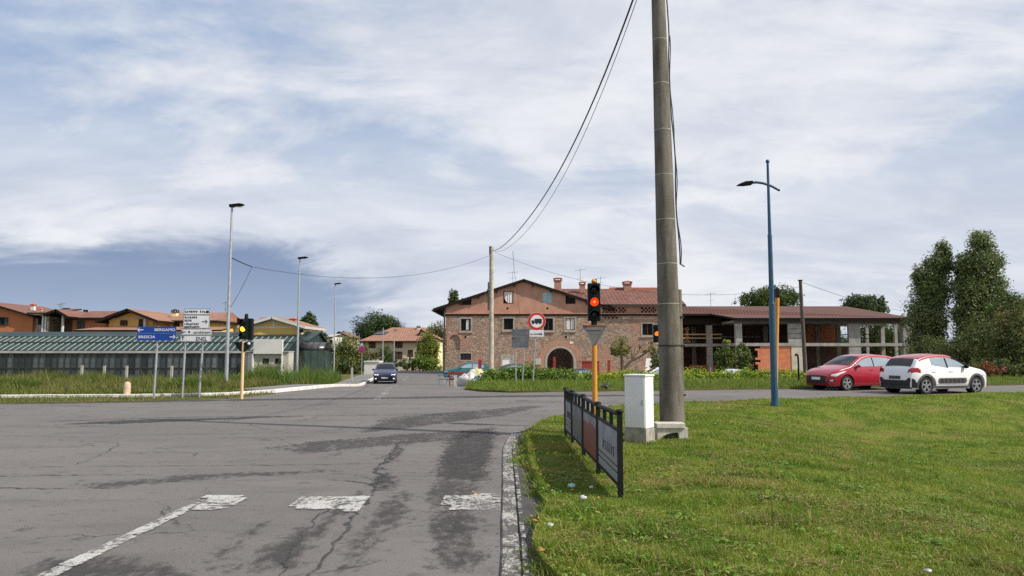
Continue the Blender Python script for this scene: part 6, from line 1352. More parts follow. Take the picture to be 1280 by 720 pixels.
# ------------------------------------------------------------------ vegetation
def leafmat(name, c, c2, trans=.35):
    m, b, o = newmat(name); p = pos(); r = N('ShaderNodeAttribute', attribute_name='rnd').outputs['Fac']
    col_ = MIX(r, c, c2); L(col_, b.inputs['Base Color']); b.inputs['Roughness'].default_value = .55; b.inputs['Specular IOR Level'].default_value = .3
    t = N('ShaderNodeBsdfTranslucent'); L(col_, t.inputs['Color']); mx = N('ShaderNodeMixShader'); mx.inputs[0].default_value = trans; L(b.outputs[0], mx.inputs[1]); L(t.outputs[0], mx.inputs[2]); L(mx.outputs[0], o.inputs[0]); return m
LF = {'poplar': leafmat('poplar leaves', (.085, .125, .036), (.25, .30, .10)), 'olive': leafmat('olive brown leaves', (.065, .085, .022), (.18, .195, .05)), 'green': leafmat('green leaves', (.03, .065, .012), (.09, .14, .025)),
      'dark': leafmat('dark evergreen leaves', (.022, .04, .014), (.062, .095, .03)), 'lime': leafmat('lime yellow leaves', (.10, .14, .015), (.26, .28, .03)), 'bright': leafmat('bright yellow green hedge leaves', (.24, .34, .015), (.52, .56, .03), .45), 'hedge': leafmat('hedge leaves', (.07, .145, .016), (.19, .28, .035)),
      'russet': leafmat('russet leaves', (.09, .06, .025), (.2, .13, .05)), 'orange': leafmat('orange red leaves', (.22, .05, .025), (.36, .10, .05)), 'far': leafmat('distant tree leaves', (.05, .075, .035), (.10, .125, .06)), 'silver': leafmat('pale leaf backs', (.09, .12, .07), (.20, .23, .16))}
MT['bark'] = pm('bark', (.11, .085, .06), .9, .3, 6, bmp=.6, bscale=20)
def crown(name, parent, ells, n, leaf, mats, wts, clump=.16, up=.3, flat=.6, lean=(0, 0)):
    tot = sum(e[6] if len(e) > 6 else e[3]*e[4]*e[5] for e in ells); V = []; MI = []; RN = []
    for e in ells:
        k = max(20, int(n*(e[6] if len(e) > 6 else e[3]*e[4]*e[5])/tot)); nc_ = max(6, k//16); rad = np.array(e[3:6]); c = np.array(e[:3])
        d = RNG.normal(size=(nc_, 3)); d /= np.linalg.norm(d, axis=1)[:, None]
        bumpy = 1+.17*np.sin(d[:, 0]*5+c[0])*np.cos(d[:, 2]*6+c[2])+.10*np.sin(d[:, 1]*9+d[:, 2]*11)
        rr = RNG.uniform(0, 1, nc_)**(1/2.6)*bumpy; cc = c+d*rr[:, None]*rad
        idx = RNG.integers(0, nc_, k); sg = clump*rad.min()*RNG.uniform(.6, 1.4, nc_)[idx]
        p = cc[idx]+np.clip(RNG.normal(size=(k, 3)), -1.6, 1.6)*sg[:, None]
        out = (p-c)/rad; out /= np.linalg.norm(out, axis=1)[:, None]+1e-6
        nr = RNG.normal(size=(k, 3))*.8+out*.7+np.array([0, 0, up]); nr /= np.linalg.norm(nr, axis=1)[:, None]
        a = np.cross(nr, RNG.normal(size=(k, 3))); a /= np.linalg.norm(a, axis=1)[:, None]+1e-9; b_ = np.cross(nr, a)
        s_ = leaf*RNG.uniform(.6, 1.4, k)[:, None]
        V.append(np.stack([p-a*s_, p+b_*s_*flat*.6+nr*s_*.12, p+a*s_, p-b_*s_*flat*.6+nr*s_*.12], 1).reshape(-1, 3))
        cm = RNG.choice(len(mats), nc_, p=np.array(wts)/sum(wts)); MI.append(cm[idx]); cr = RNG.uniform(0, 1, nc_); RN.append(np.repeat(np.clip(cr[idx]*.6+RNG.uniform(0, .4, k), 0, 1), 4))
    V = np.concatenate(V); off = np.array(chain_loc(parent)) if parent is not None else np.zeros(3); n4 = len(V)//4
    return raw_mesh(name, V-off, np.arange(n4*4), np.full(n4, 4), [LF[m] for m in mats], np.concatenate(RN), parent=parent, matidx=np.concatenate(MI))
def tree(name, label, base, ells, n, leaf, mats, wts, trunk=.2, cat='tree', group=None, clump=.16, limbs=True, tip=None, **kw):
    o = thing(name, label, cat, base, group=group); base = Vector(base); E = [Vector(e[:3]) for e in ells]
    top = tip or max(E, key=lambda v: v.z); mid = base.lerp(top, .45)+Vector((trunk*.5, 0, 0))
    MB().tube([base-Vector((0, 0, .3)), base+Vector((0, 0, .4)), mid, top], [trunk*1.25, trunk, trunk*.6, trunk*.18], 9).build('trunk', MT['bark'], o, True)
    if limbs:
        for v in E[:7]:
            st = base.lerp(top, min(.75, max(.2, (v.z-base.z)/max(.1, top.z-base.z)*.6))); MB().tube([st, st.lerp(v, .55)+Vector((0, 0, trunk*.6)), v], [trunk*.45, trunk*.3, trunk*.08], 6).build('limb', MT['bark'], o, True)
    crown('crown', o, ells, n, leaf, mats, wts, clump, **kw); return o
def E_(px, py, d, rx, rz, ry=None, wt=None):
    p = at(px, py, d); k = d/F; e = (p.x, p.y, p.z, rx*k, (ry or rx)*k, rz*k); return e+((wt,) if wt else ())
def base_at(px, d, dz=0.): x = X(px, d, 460); return (x, d, Hf(x, d)+dz)
# poplars
tree('poplar_tree', 'tall dark poplar tree with wind-bent top, left of the pair', base_at(1162, 72), [E_(1180, 312, 72, 9.8, 14.2), E_(1172, 335, 72, 15.5, 19.5), E_(1164, 362, 72, 19.6, 24.8), E_(1159, 395, 72, 22.0, 26.6), E_(1160, 430, 72, 21.1, 24.8), E_(1186, 330, 72, 7.4, 12.4), E_(1148, 345, 72, 8.1, 16.0), E_(1170, 455, 72, 17.9, 19.5)], 36000, .14, ['poplar', 'silver', 'dark'], [.76, .1, .14], .3, group='poplars beyond the crossing road', clump=.22)
tree('poplar_tree', 'tall broad poplar tree, right and fuller of the pair', base_at(1222, 70), [E_(1226, 304, 70, 13.9, 14.2), E_(1222, 332, 70, 21.1, 21.2), E_(1238, 330, 70, 13.9, 19.5), E_(1212, 362, 70, 19.6, 24.8), E_(1240, 362, 70, 16.3, 23.1), E_(1205, 395, 70, 13.9, 24.8), E_(1225, 400, 70, 21.1, 26.6), E_(1215, 435, 70, 19.6, 24.8), E_(1203, 340, 70, 9.8, 21.2)], 40000, .145, ['poplar', 'silver', 'dark'], [.78, .08, .14], .35, group='poplars beyond the crossing road', clump=.22)
# shrubs on the right
for px, py, d, rx, rz, n, mats, wts, lb, nm in (
    (1160, 445, 56, 26, 24, 4200, ['olive', 'dark'], [.7, .3], 'olive shrub under the left poplar beside the unfinished building', 'shrub'),
    (1192, 448, 52, 26, 24, 4200, ['olive', 'dark'], [.55, .45], 'dark olive shrub between the poplars and the white hatchback', 'shrub'),
    (1228, 432, 54, 27, 32, 5200, ['olive', 'green', 'dark'], [.6, .25, .15], 'large rounded olive shrub behind the white hatchback bonnet', 'shrub'),
    (1268, 425, 50, 30, 42, 6500, ['olive', 'russet', 'green'], [.5, .22, .28], 'tall russet brown shrub with bare twigs beside the road', 'shrub'),
    (1300, 440, 48, 34, 36, 5000, ['olive', 'dark'], [.6, .4], 'dense dark shrub beyond the russet one by the road', 'shrub'),
    (1262, 392, 62, 26, 24, 4500, ['green', 'olive'], [.7, .3], 'green round-headed tree behind the russet shrub', 'tree'),
    (1290, 398, 66, 30, 30, 4500, ['green', 'dark'], [.6, .4], 'broad green tree behind the dense dark shrub', 'tree'),
    (1240, 463, 45, 30, 15, 2600, ['dark', 'olive'], [.6, .4], 'low dark undergrowth bush around the orange leaved shrub', 'shrub'), (1280, 466, 44, 26, 15, 2400, ['dark', 'olive'], [.5, .5], 'low dark bush at the foot of the russet shrub', 'shrub'), (1185, 466, 49, 30, 13, 2400, ['dark', 'olive'], [.5, .5], 'low dark bush under the olive shrubs by the road', 'shrub')):
    tree('shrub' if nm == 'shrub' else 'leafy_tree', lb, base_at(px, d), [E_(px, py, d, rx, rz), E_(px-rx*.4, py+rz*.25, d-.4, rx*.62, rz*.7), E_(px+rx*.45, py+rz*.2, d+.4, rx*.6, rz*.75), E_(px+rx*.1, py-rz*.35, d, rx*.55, rz*.6)], int(n*1.4), .10 if d < 60 else .14, mats, wts, .1, 'shrub' if nm == 'shrub' else 'tree', 'shrubs and trees right of the unfinished building', clump=.17)
tree('orange_shrub', 'low shrub with orange red leaves in front of the dark undergrowth', base_at(1238, 43), [E_(1238, 463, 43, 13, 7), E_(1230, 457, 42.8, 6, 5), E_(1250, 460, 43, 6, 5)], 800, .08, ['orange', 'russet', 'dark'], [.5, .35, .15], .05, 'shrub', clump=.2)
# trees behind and beside the buildings
for px, py, d, rx, rz, n, mats, wts, lb in (
    (962, 374, 118, 36, 15, 8000, ['green', 'olive'], [.75, .25], 'wide green tree rising behind the long brown roof'), (1080, 383, 115, 26, 14, 7000, ['dark', 'green'], [.7, .3], 'dark treetop rising behind the right end of the brown roof'),
    (1090, 425, 104, 24, 32, 11000, ['olive', 'dark'], [.6, .4], 'olive tree seen through the open concrete frame by the wide column'), (1122, 432, 100, 24, 32, 11000, ['olive', 'green'], [.7, .3], 'olive tree seen through the open concrete frame by the corner column'), (1050, 440, 106, 24, 24, 6000, ['olive', 'green'], [.7, .3], 'bushy tree half seen behind the middle of the concrete frame'), (1146, 435, 92, 15, 26, 5000, ['olive', 'lime'], [.7, .3], 'pale olive tree in the gap beside the concrete corner column'),
    (473, 411, 160, 31, 19, 12000, ['dark', 'green'], [.8, .2], 'big dark rounded tree behind the orange hipped roof'), (545, 420, 155, 18, 16, 5000, ['russet', 'olive'], [.5, .5], 'brownish tree behind the street end beside the farmhouse'),
    (386, 402, 92, 9, 11, 2500, ['green', 'dark'], [.6, .4], 'small dark treetop behind the cream yellow house'), (567, 372, 135, 6, 11, 1500, ['green', 'olive'], [.7, .3], 'leafy treetop peeping over the farmhouse eave'), (402, 422, 100, 7, 10, 1500, ['dark', 'green'], [.6, .4], 'dark bush between the cream house and the far white house'),
    (535, 436, 102, 15, 22, 6000, ['lime', 'olive'], [.75, .25], 'lime yellow tree beside the street house gable')):
    g = base_at(px, d); tree('leafy_tree', lb, g, [E_(px, py, d, rx, rz), E_(px-rx*.5, py+rz*.3, d, rx*.55, rz*.7), E_(px+rx*.5, py+rz*.2, d, rx*.55, rz*.7), E_(px+rx*.15, py-rz*.3, d, rx*.5, rz*.6)]+([E_(px, (py+455)/2, d, rx*.8, (455-py)/2.2)] if py > 405 and px < 600 and px not in (473,) else []), n, .16 if d < 110 else .24, mats, wts, .16, group='trees around the houses', clump=.15, limbs=d < 110)
for px, py, d, rx, rz, n, mats, wts, lb in (
    (415, 446, 84, 18, 20, 2600, ['olive', 'green'], [.6, .4], 'olive garden shrub by the canopy end'), (436, 440, 80, 20, 20, 3000, ['olive', 'lime', 'dark'], [.55, .2, .25], 'tall yellowish garden shrub behind the second lamp'), (428, 458, 74, 24, 12, 2400, ['dark', 'olive'], [.55, .45], 'dark hedge bush on the verge by the third lamp'), (449, 446, 88, 12, 18, 1600, ['olive', 'dark'], [.6, .4], 'olive bush behind the no stopping sign'), (402, 456, 76, 14, 14, 1400, ['dark', 'olive'], [.5, .5], 'dark bush below the canopy end'),
    (482, 443, 104, 12, 11, 1300, ['green', 'dark'], [.7, .3], 'round green bush in front of the street house wall'), (463, 446, 108, 10, 8, 800, ['russet', 'dark'], [.6, .4], 'brownish bush in front of the street house window'), (495, 455, 98, 22, 7, 1700, ['dark', 'green'], [.7, .3], 'dark low hedge before the street house'), (525, 453, 98, 11, 11, 1700, ['hedge', 'green'], [.6, .4], 'ivy green hedge by the gate pillars'), (541, 456, 97, 10, 9, 1200, ['hedge', 'lime'], [.7, .3], 'leafy hedge end beside the farmhouse corner')):
    tree('garden_shrub', lb, base_at(px, d), [E_(px, py, d, rx, rz), E_(px-rx*.5, py+rz*.3, d-.3, rx*.6, rz*.7), E_(px+rx*.5, py+rz*.3, d+.3, rx*.6, rz*.7)], n, .15, mats, wts, .07, 'shrub', 'garden shrubs along the street', clump=.17, limbs=False)
# yard trees in front of the buildings
g = base_at(775, 68); lt = thing('leaning_tree', 'small sparse tree with a long leaning limb before the farmhouse wing', 'tree', g); tp = at(779, 425, 68); rt = at(812, 438, 68); b0 = Vector(g)
MB().tube([b0-Vector((0, 0, .3)), at(778, 462, 68), at(777, 445, 68), tp], [.2, .17, .12, .04], 8).build('trunk', MT['bark'], lt, True); MB().tube([at(778, 463, 68), at(788, 452, 68), at(800, 446, 68), rt], [.15, .12, .09, .03], 8).build('limb', MT['bark'], lt, True)
for q in ((806, 428), (795, 432), (770, 430), (788, 425)): MB().tube([at(790, 450, 68) if q[0] > 785 else at(777, 445, 68), at(*q, 68)], [.06, .015], 5).build('twig', MT['bark'], lt, True)
crown('crown', lt, [E_(776, 432, 68, 12, 13), E_(785, 440, 68, 8, 9), E_(768, 440, 68, 6, 7), E_(808, 434, 68, 10, 8, wt=.25), E_(818, 440, 68, 7, 8, wt=.3)], 900, .13, ['olive', 'lime'], [.75, .25], .22)
for px, rx, lb in ((907, 12, 'bushy green yard tree by the concrete column'), (928, 13, 'bushy green yard tree by the orange block wall')):
    tree('yard_tree', lb, base_at(px, 70), [E_(px, 448, 70, rx, 14), E_(px+2, 436, 70, rx*.6, 9), E_(px-4, 456, 70, rx*.9, 9)], 1500, .14, ['green', 'olive', 'hedge'], [.5, .25, .25], .1, 'tree', 'young trees in the farmyard', clump=.18)
tree('yard_bush', 'dark bush against the farmhouse wing behind the thick pole', base_at(824, 66), [E_(822, 452, 66, 9, 14)], 500, .13, ['dark', 'green'], [.8, .2], .06, 'shrub')
# hedge of the island: dark leafy length, then the bright one
def hedge(label, px0, px1, d, pyt, hgt_, mats, wts, n, leaf, depth=.7):
    x0, x1 = X(px0, d), X(px1, d); xm = (x0+x1)/2; g = Hf(xm, d); o = thing('hedge', label, 'hedge', (xm, d, g)); k = max(4, int((x1-x0)/.9)); zt_ = Z(pyt, d); el = []
    for i in range(k+1):
        x = x0+(x1-x0)*i/k; el.append((x, d+random.uniform(-.2, .2), zt_-hgt_/2+random.uniform(-.08, .05), .75, depth, hgt_/2*random.uniform(.9, 1.15)))
    for i in range(0, k+1, 2): x = x0+(x1-x0)*i/k; MB().tube([(x, d, Hf(x, d)-.2), (x+.1, d, zt_-hgt_*.3)], [.03, .012], 5).build('stem', MT['bark'], o)
    crown('foliage', o, el, n, leaf, mats, wts, .3, up=.6); return o
hedge('leafy dark green hedge behind the sign posts', 617, 705, 39, 463, 1.05, ['hedge', 'green'], [.8, .2], 20000, .09)
hedge('low hedge of bright yellow green leaves along the yard', 697, 850, 41, 465.3, .95, ['bright', 'hedge'], [.4, .6], 22000, .08); hedge('long hedge of bright yellow green leaves before the unfinished building', 852, 1015, 42, 464.6, .95, ['bright', 'hedge'], [.4, .6], 26000, .085)
P = scatter([(-1.6, 36), (0, 34), (3, 33.5), (12, 35), (18, 38), (18, 44), (3, 43), (-1, 42)], 14000, 28, 60, 2, -8, 40); blades('island_weeds', P, .2, .03, .5, GI, 'tall leafy weeds on the bank in front of the hedges', 2, zf=isl_h)
# far wood on the horizon
el = []
for i, a in enumerate(np.arange(-45, 46, 2.2)):
    d = 330+40*math.sin(i*1.7); x = d*math.tan(R(a)); el.append((x, d, 1.5+2*math.sin(i*2.3), 11, 8, 6.5+2*math.sin(i*1.1)))
o = crown('far_wood', None, el, 14000, .9, ['far', 'olive'], [.8, .2], .18); tag(o, 'low line of distant trees beyond the fields', 'wood', kind='stuff')

# lush weeds behind the street footway and darker clumps in the verge
LW = mat_blade('lush street weeds', (.05, .11, .014), (.12, .19, .03), (.2, .17, .06), .25, .8)
P = scatter([(-10.9, 36), (-11.4, 46), (-12.8, 56), (-15.8, 57), (-15.2, 46), (-13.6, 35)], 26000, 30, 62, 2, -28, -8)
blades('street_weeds', P, .55+.2*np.sin(P[:, 0]*2.1+P[:, 1]*.9), .028, .6, LW, 'tall lush green weeds along the street footway by the lamps', 2, zf=lambda x, y: H(x, y)+.09)
for i, (px, d, r, h_, lb) in enumerate(((236, 29.5, .8, .65, 'dark weed clump between the two posts of the white signs'), (8, 30, 1.2, .6, 'broad dark weed clump in the verge below the orange house'), (60, 38, 1.1, .9, 'tall brown tipped weed clump in the verge before the greenhouse'), (120, 40, 1., .85, 'weed clump in the verge behind the stone bollard'), (320, 36, 1., .8, 'weed clump in the verge before the works building'), (275, 42, 1.1, .9, 'weed clump in the verge behind the first street lamp'))):
    x = X(px, d, 470); g = Hf(x, d)+.08; o = thing('weed_clump', lb, 'weeds', (x, d, g), group='weed clumps in the verge')
    n = 900; a = RNG.uniform(0, 6.28, n); rr_ = r*np.sqrt(RNG.uniform(0, 1, n)); bx_, by_ = rr_*np.cos(a), rr_*np.sin(a)*.6; hh_ = h_*RNG.uniform(.4, 1.1, n)*(1-.5*(rr_/r)**2); th = RNG.uniform(0, 6.28, n); w_ = .035; lx_, ly_ = bx_*.35+RNG.normal(size=n)*.12, by_*.35+RNG.normal(size=n)*.12
    V = np.stack([np.stack([bx_-np.cos(th)*w_, by_-np.sin(th)*w_, 0*bx_-.05], 1), np.stack([bx_+np.cos(th)*w_, by_+np.sin(th)*w_, 0*bx_-.05], 1), np.stack([bx_+lx_, by_+ly_, hh_], 1)], 1).reshape(-1, 3)
    q = raw_mesh('leaves', V, np.arange(n*3), np.full(n, 3), LW if i != 2 else GT, np.repeat(RNG.uniform(0, 1, n), 3), parent=o)

# broad-leaved weeds, dry straw and rough tufts that break up the lawn
def clumped(poly, nclump, per, rad, rmin, rmax, a0, a1):
    C = scatter(poly, nclump, rmin, rmax, 1, a0, a1); idx = np.repeat(np.arange(len(C)), per); P = C[idx]+RNG.normal(size=(len(idx), 2))*rad*RNG.uniform(.4, 1.3, len(C))[idx][:, None]
    return P[inside(P, np.array(poly))], idx
P, _ = clumped(LP_, 260, 16, .07, 4.3, 20, -6, 47); n = len(P); z = lawn_h(P[:, 0], P[:, 1])+RNG.uniform(.012, .045, n); t = RNG.uniform(0, 6.28, n); sz_ = RNG.uniform(.010, .022, n)*(1+np.hypot(P[:, 0], P[:, 1])*.03); c_, e_ = np.cos(t)*sz_, np.sin(t)*sz_; tl_ = RNG.uniform(-.01, .012, n)
V = np.stack([np.stack([P[:, 0]-c_, P[:, 1]-e_, z], 1), np.stack([P[:, 0]+e_*.8, P[:, 1]-c_*.8, z+tl_], 1), np.stack([P[:, 0]+c_, P[:, 1]+e_, z+.006], 1), np.stack([P[:, 0]-e_*.8, P[:, 1]+c_*.8, z-tl_], 1)], 1).reshape(-1, 3)
raw_mesh('clover_weeds', V, np.arange(n*4), np.full(n, 4), leafmat('clover leaves', (.07, .15, .015), (.17, .27, .035), .25), np.repeat(RNG.uniform(0, 1, n), 4), 'patches of broad-leaved clover and weeds scattered in the lawn', 'weeds')
P, _ = clumped(LP_, 120, 80, .26, 4.3, 22, -6, 47); n = len(P); z = lawn_h(P[:, 0], P[:, 1])+RNG.uniform(.008, .04, n); t = RNG.uniform(0, 6.28, n); l_ = RNG.uniform(.02, .06, n); c_, e_ = np.cos(t)*l_, np.sin(t)*l_; w_ = .0014+.00035*np.hypot(P[:, 0], P[:, 1]); wx, wy = -np.sin(t)*w_, np.cos(t)*w_
V = np.stack([np.stack([P[:, 0]-c_, P[:, 1]-e_, z], 1), np.stack([P[:, 0]+wx, P[:, 1]+wy, z+.01], 1), np.stack([P[:, 0]+c_, P[:, 1]+e_, z+RNG.uniform(-.01, .02, n)], 1), np.stack([P[:, 0]-wx, P[:, 1]-wy, z+.008], 1)], 1).reshape(-1, 3)
raw_mesh('dry_straw', V, np.arange(n*4), np.full(n, 4), leafmat('dry straw', (.17, .12, .05), (.33, .25, .11), .2), np.repeat(RNG.uniform(0, 1, n), 4), 'dry mown straw lying in brown patches on the lawn', 'straw')
LE2 = np.array([p for p in LAWN_EDGE if 3.5 < p[1] < 22 and p[0] < 6]); P = LE2[RNG.integers(0, len(LE2), 9000)]+RNG.normal(size=(9000, 2))*[.07, .12]; P = P[np.sin(P[:, 1]*5)+np.sin(P[:, 1]*11.3+P[:, 0]*4) > -.7]
blades('edge_grass', P, .05, .007, 1.1, GB, 'ragged grass creeping over the footway edge', 2, zf=lambda x, y: np.where(inside(np.stack([x, y], 1), np.array(LAWN)), lawn_h(x, y), H(x, y)+.04))
P, _ = clumped(LP_, 130, 40, .05, 4.5, 18, -6, 47); blades('lawn_tufts', P, .085, .006, .9, GB, 'longer rough grass tufts standing out of the lawn', 2)
# ------------------------------------------------------------------ small things
MT['bagwhite'] = pm('white plastic sack', (.5, .48, .47), .45, .1, 6, bmp=.5, bscale=9); MT['bagyellow'] = pm('yellowish plastic sack', (.5, .46, .27), .45, .1, 6); MT['bagteal'] = pm('pale teal plastic', (.30, .5, .46), .45, .1, 6); MT['barrierred'] = pm('red painted barrier', (.24, .028, .024), .6, .15, 5); MT['bluetrestle'] = pm('blue painted frame', (.07, .17, .24), .6, .1, 5); MT['blackbag'] = pm('black plastic', (.015, .016, .02), .4, .2, 6); MT['netorange'] = pm('orange safety net', (.52, .08, .03), .8, .2, 3); MT['deadleaf'] = pm('dead leaf', (.34, .17, .06), .8, .3, 30)
def lump(name, label, x, y, z, r, mat, cat, group=None, seed=0, squash=.8):
    rs = random.Random(seed); b = MB().ball((0, 0, r*squash*.75), (r, r*rs.uniform(.8, 1.1), r*squash), 14, 10); ph = [rs.uniform(0, 6) for _ in range(6)]; V = []
    for v in b.v:
        k = 1+.16*math.sin(v[0]/r*4+ph[0])*math.sin(v[2]/r*5+ph[1])+.10*math.sin(v[1]/r*9+ph[2])+.07*math.sin((v[0]+v[2])/r*13+ph[3]); V.append((v[0]*k, v[1]*k, max(-.02, v[2]*k)))
    b.v = V; o = b.build(name, MT[mat], None, 'all', loc=(x, y, z), local=True); o.rotation_euler.z = rs.uniform(0, 6); tag(o, label, cat, group); return o
for i, (px, py, r, m, lb) in enumerate(((581, 474, .48, 'bagwhite', 'plump white rubbish sack at the edge of the heap by the barrier'), (588.5, 474.5, .5, 'bagwhite', 'creased white rubbish sack in the middle of the heap'), (597, 469, .46, 'bagyellow', 'yellowish rubbish sack on top of the heap'), (599, 476, .42, 'bagteal', 'pale teal plastic sack lying before the heap'), (604, 475, .36, 'bagwhite', 'small white rubbish sack beside the pole foot'), (592, 468, .4, 'bagwhite', 'white rubbish sack at the back of the heap'))):
    d = (43.4, 43.2, 44.2, 42.5, 43, 44.3)[i]; x = X(px, d, 470); lump('rubbish_sack', lb, x, d, Hf(x, d)+(.38 if i in (2, 5) else 0), r, m, 'sack', 'rubbish sacks heaped by the barrier', i)
d = 48.; g = Hf(X(590, d), d); bar = thing('barrier', 'long low red barrier rail in front of the teal car', 'barrier', (X(588, d), d, g))
MB().box(X(560, d), X(607, d), d-.04, d+.04, Z(467.8, d), Z(465.2, d)).build('rail', MT['barrierred'], bar)
for px in (562, 574, 604): MB().box(X(px, d), X(px+1.2, d), d-.12, d-.041, g-.1, Z(468, d)).build('leg', MT['barrierred'], bar)
MB().box(X(568, d), X(571.5, d), d-.15, d+.15, g-.05, Z(469, d)).build('weight', MT['slab'], bar)
for px, top, d, lb in ((600, 449.5, 47, 'red upright post beside the concrete pole'), (693, 446, 60, 'red upright post before the farmhouse gateway'), (761, 450, 60, 'red upright post left of the leaning tree')):
    x = X(px, d); o = thing('red_post', lb, 'post', (x, d, Hf(x, d))); MB().box(x-.11, x+.11, d-.05, d+.05, Hf(x, d)-.1, Z(top, d)).build('post', MT['barrierred'], o, bevel=.01); MB().box(x-.16, x+.16, d-.1, d+.1, Hf(x, d)-.05, Hf(x, d)+.08).build('foot', MT['slab'], o)
d = 41.; x0, x1 = X(612, d), X(662, d); g = Hf(x0, d); pl = thing('planter_fence', 'low dark board fence with a red top rail under the hedge', 'fence', ((x0+x1)/2, d, g)); n = 7
for i in range(n): a, c = x0+(x1-x0)*i/n, x0+(x1-x0)*(i+1)/n; MB().box(a+.01, c-.01, d-.6, d-.56, g-.05, Z(473, d)).build('board', MT['darkwood'], pl)
MB().box(x0, x1, d-.68, d-.61, Z(473, d), Z(470.3, d)).build('rail', MT['barrierred'], pl)
d = 46.; x = X(555, d); g = Hf(x, d); tr = thing('trestle', 'small blue trestle at the farmhouse corner', 'trestle', (x, d, g)); MB().box(x-.4, x+.3, d-.05, d+.05, Z(469.5, d), Z(468.2, d)).build('beam', MT['bluetrestle'], tr)
for s_ in (-1, 1): MB().bar((x+s_*.22-.05, d-.2, g), (x+s_*.22-.05, d, Z(469.5, d)), .05, .05).build('leg', MT['bluetrestle'], tr)
lump('plastic_bag', 'black plastic bag lying at the road edge of the grass bank', *(lambda p: (p.x, p.y+.4, .08))(gp(758, 489)), .22, 'blackbag', 'bag', None, 31, .5)
rg = thing('red_gate', 'low red metal gate right of the farmhouse gateway', 'gate', (X(738, 75), 75, Hf(8, 75))); g = Hf(8, 75)
for i in range(6): a = X(727, 75)+(X(749, 75)-X(727, 75))*i/6; MB().box(a, a+(X(749, 75)-X(727, 75))/6-.015, 75, 75.04, g, Z(451.5, 75)).build('board', MT['barrierred'], rg)
MB().box(X(727, 75), X(749, 75), 74.93, 74.999, Z(452.5, 75), Z(451, 75)).build('rail', MT['barrierred'], rg)
x = X(811, 72); ls = MB().add([(x-.5, 72, Hf(x, 72)), (x+.5, 72, Hf(x, 72)), (x+.35, 72.9, Hf(x, 72)+2.1), (x-.1, 72.9, Hf(x, 72)+2.1), (x-.5, 72.06, Hf(x, 72)), (x+.5, 72.06, Hf(x, 72)), (x+.35, 72.96, Hf(x, 72)+2.1), (x-.1, 72.96, Hf(x, 72)+2.1)], [(0, 1, 2, 3), (7, 6, 5, 4), (0, 4, 5, 1), (1, 5, 6, 2), (2, 6, 7, 3), (3, 7, 4, 0)]).build('white_sheet', MT['whitewall'], None, loc=(x, 72, Hf(x, 72))); tag(ls, 'white board leaning near the leaning tree by the farmhouse wing', 'board')
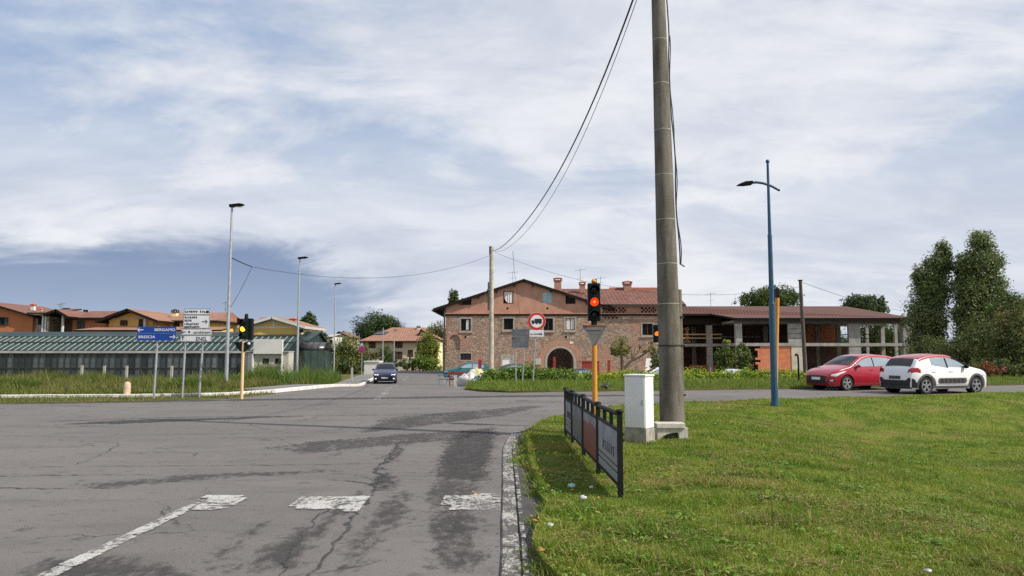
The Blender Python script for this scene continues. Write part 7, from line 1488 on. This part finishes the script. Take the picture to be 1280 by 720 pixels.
# black bent garden post and the wire fence with orange net before the unfinished building
d = 36.; x = X(997.5, d); g = Hf(x, d)+.05; o = thing('bent_post', 'slim black post with bent head before the orange block wall', 'post', (x, d, g)); zt_ = Z(443, d)
MB().tube([(x, d, g-.1), (x, d, zt_-.15), (x-.03, d, zt_-.02), (x-.1, d, zt_), (x-.13, d, zt_-.06)], [.045, .045, .05, .06, .05], 8).build('post', MT['blackmetal'], o, True); MB().box(x-.08, x+.08, d-.08, d+.08, g-.05, g+.05).build('foot', MT['concbase'], o)
d = 66.; x0, x1 = X(866, d), X(1062, d); xm = (x0+x1)/2; o = thing('net_fence', 'sagging orange plastic safety net before the unfinished building', 'fence', (xm, d, Hf(xm, d))); n = 9
for i in range(n+1):
    x = x0+(x1-x0)*i/n; MB().tube([(x, d, Hf(x, d)-.1), (x, d, Hf(x, d)+1.35)], .03, 6).build('stake', MT['zinc'], o)
    if i < n and i not in (2, 6):
        b = MB(); m = 14; x2 = x0+(x1-x0)*(i+1)/n; hA, hB = random.uniform(.6, 1.15), random.uniform(.6, 1.15)
        for r_ in range(7):
            pts = [(x+(x2-x)*t, d+.04*math.sin(t*9+i), Hf(x, d)+.08+(hA+(hB-hA)*t-.25*math.sin(math.pi*t))*r_/6) for t in np.linspace(0, 1, 8)]; b.tube(pts, .022, 4, False)
        for c_ in range(m+1):
            t = c_/m; xx = x+(x2-x)*t; b.tube([(xx, d+.04*math.sin(t*9+i), Hf(x, d)+.08), (xx, d+.04*math.sin(t*9+i), Hf(x, d)+.08+(hA+(hB-hA)*t-.25*math.sin(math.pi*t)))], .018, 4, False)
        b.build('net', MT['netorange'], o)
# litter and fallen leaves by the kerb
for i, (px, py, r, m, lb) in enumerate(((714.5, 611, .055, 'bagteal', 'crumpled pale blue litter in the shade of the banner fence'), (729, 626, .05, 'bagwhite', 'crumpled white paper in front of the banner fence'), (687.5, 660, .035, 'bagwhite', 'small scrap of white litter at the lawn edge'), (668, 654, .03, 'deadleaf', 'curled brown leaf beside the footway edge'), (676, 692, .04, 'deadleaf', 'curled orange leaf near the kerb corner of the lawn'), (739, 612, .035, 'bagwhite', 'tiny white scrap beside the crumpled blue litter'), (1160, 718, .03, 'bagwhite', 'pale scrap of paper far out on the lawn'))):
    p = gp(px, py, .11); lump('litter', lb, p.x, p.y, .125, r*.72, m, 'litter', None, 50+i, .55)
n = 260; t_ = RNG.uniform(0, 1, n); ki = (t_*(len(LAWN_EDGE)-1)*.35+18).astype(int); LE = np.array(LAWN_EDGE); P = LE[np.clip(ki, 0, len(LE)-1)]+RNG.normal(size=(n, 2))*[.28, .3]; th = RNG.uniform(0, 6.28, n); sz_ = RNG.uniform(.012, .03, n); V = []
for (x, y), t, s_ in zip(P, th, sz_):
    z = .055+RNG.uniform(0, .03) if True else 0; z = max(z, float(lawn_h(x, y))+.03) if inside(np.array([[x, y]]), np.array(LAWN))[0] else .05
    c, e = math.cos(t)*s_, math.sin(t)*s_; V += [(x-c, y-e, z), (x+e*.6, y-c*.6, z+.008), (x+c, y+e, z+.012), (x-e*.6, y+c*.6, z+.004)]
raw_mesh('fallen_leaves', np.array(V), np.arange(n*4), np.full(n, 4), MT['deadleaf'], None, 'scattered small brown fallen leaves along the lawn edge', 'leaves')
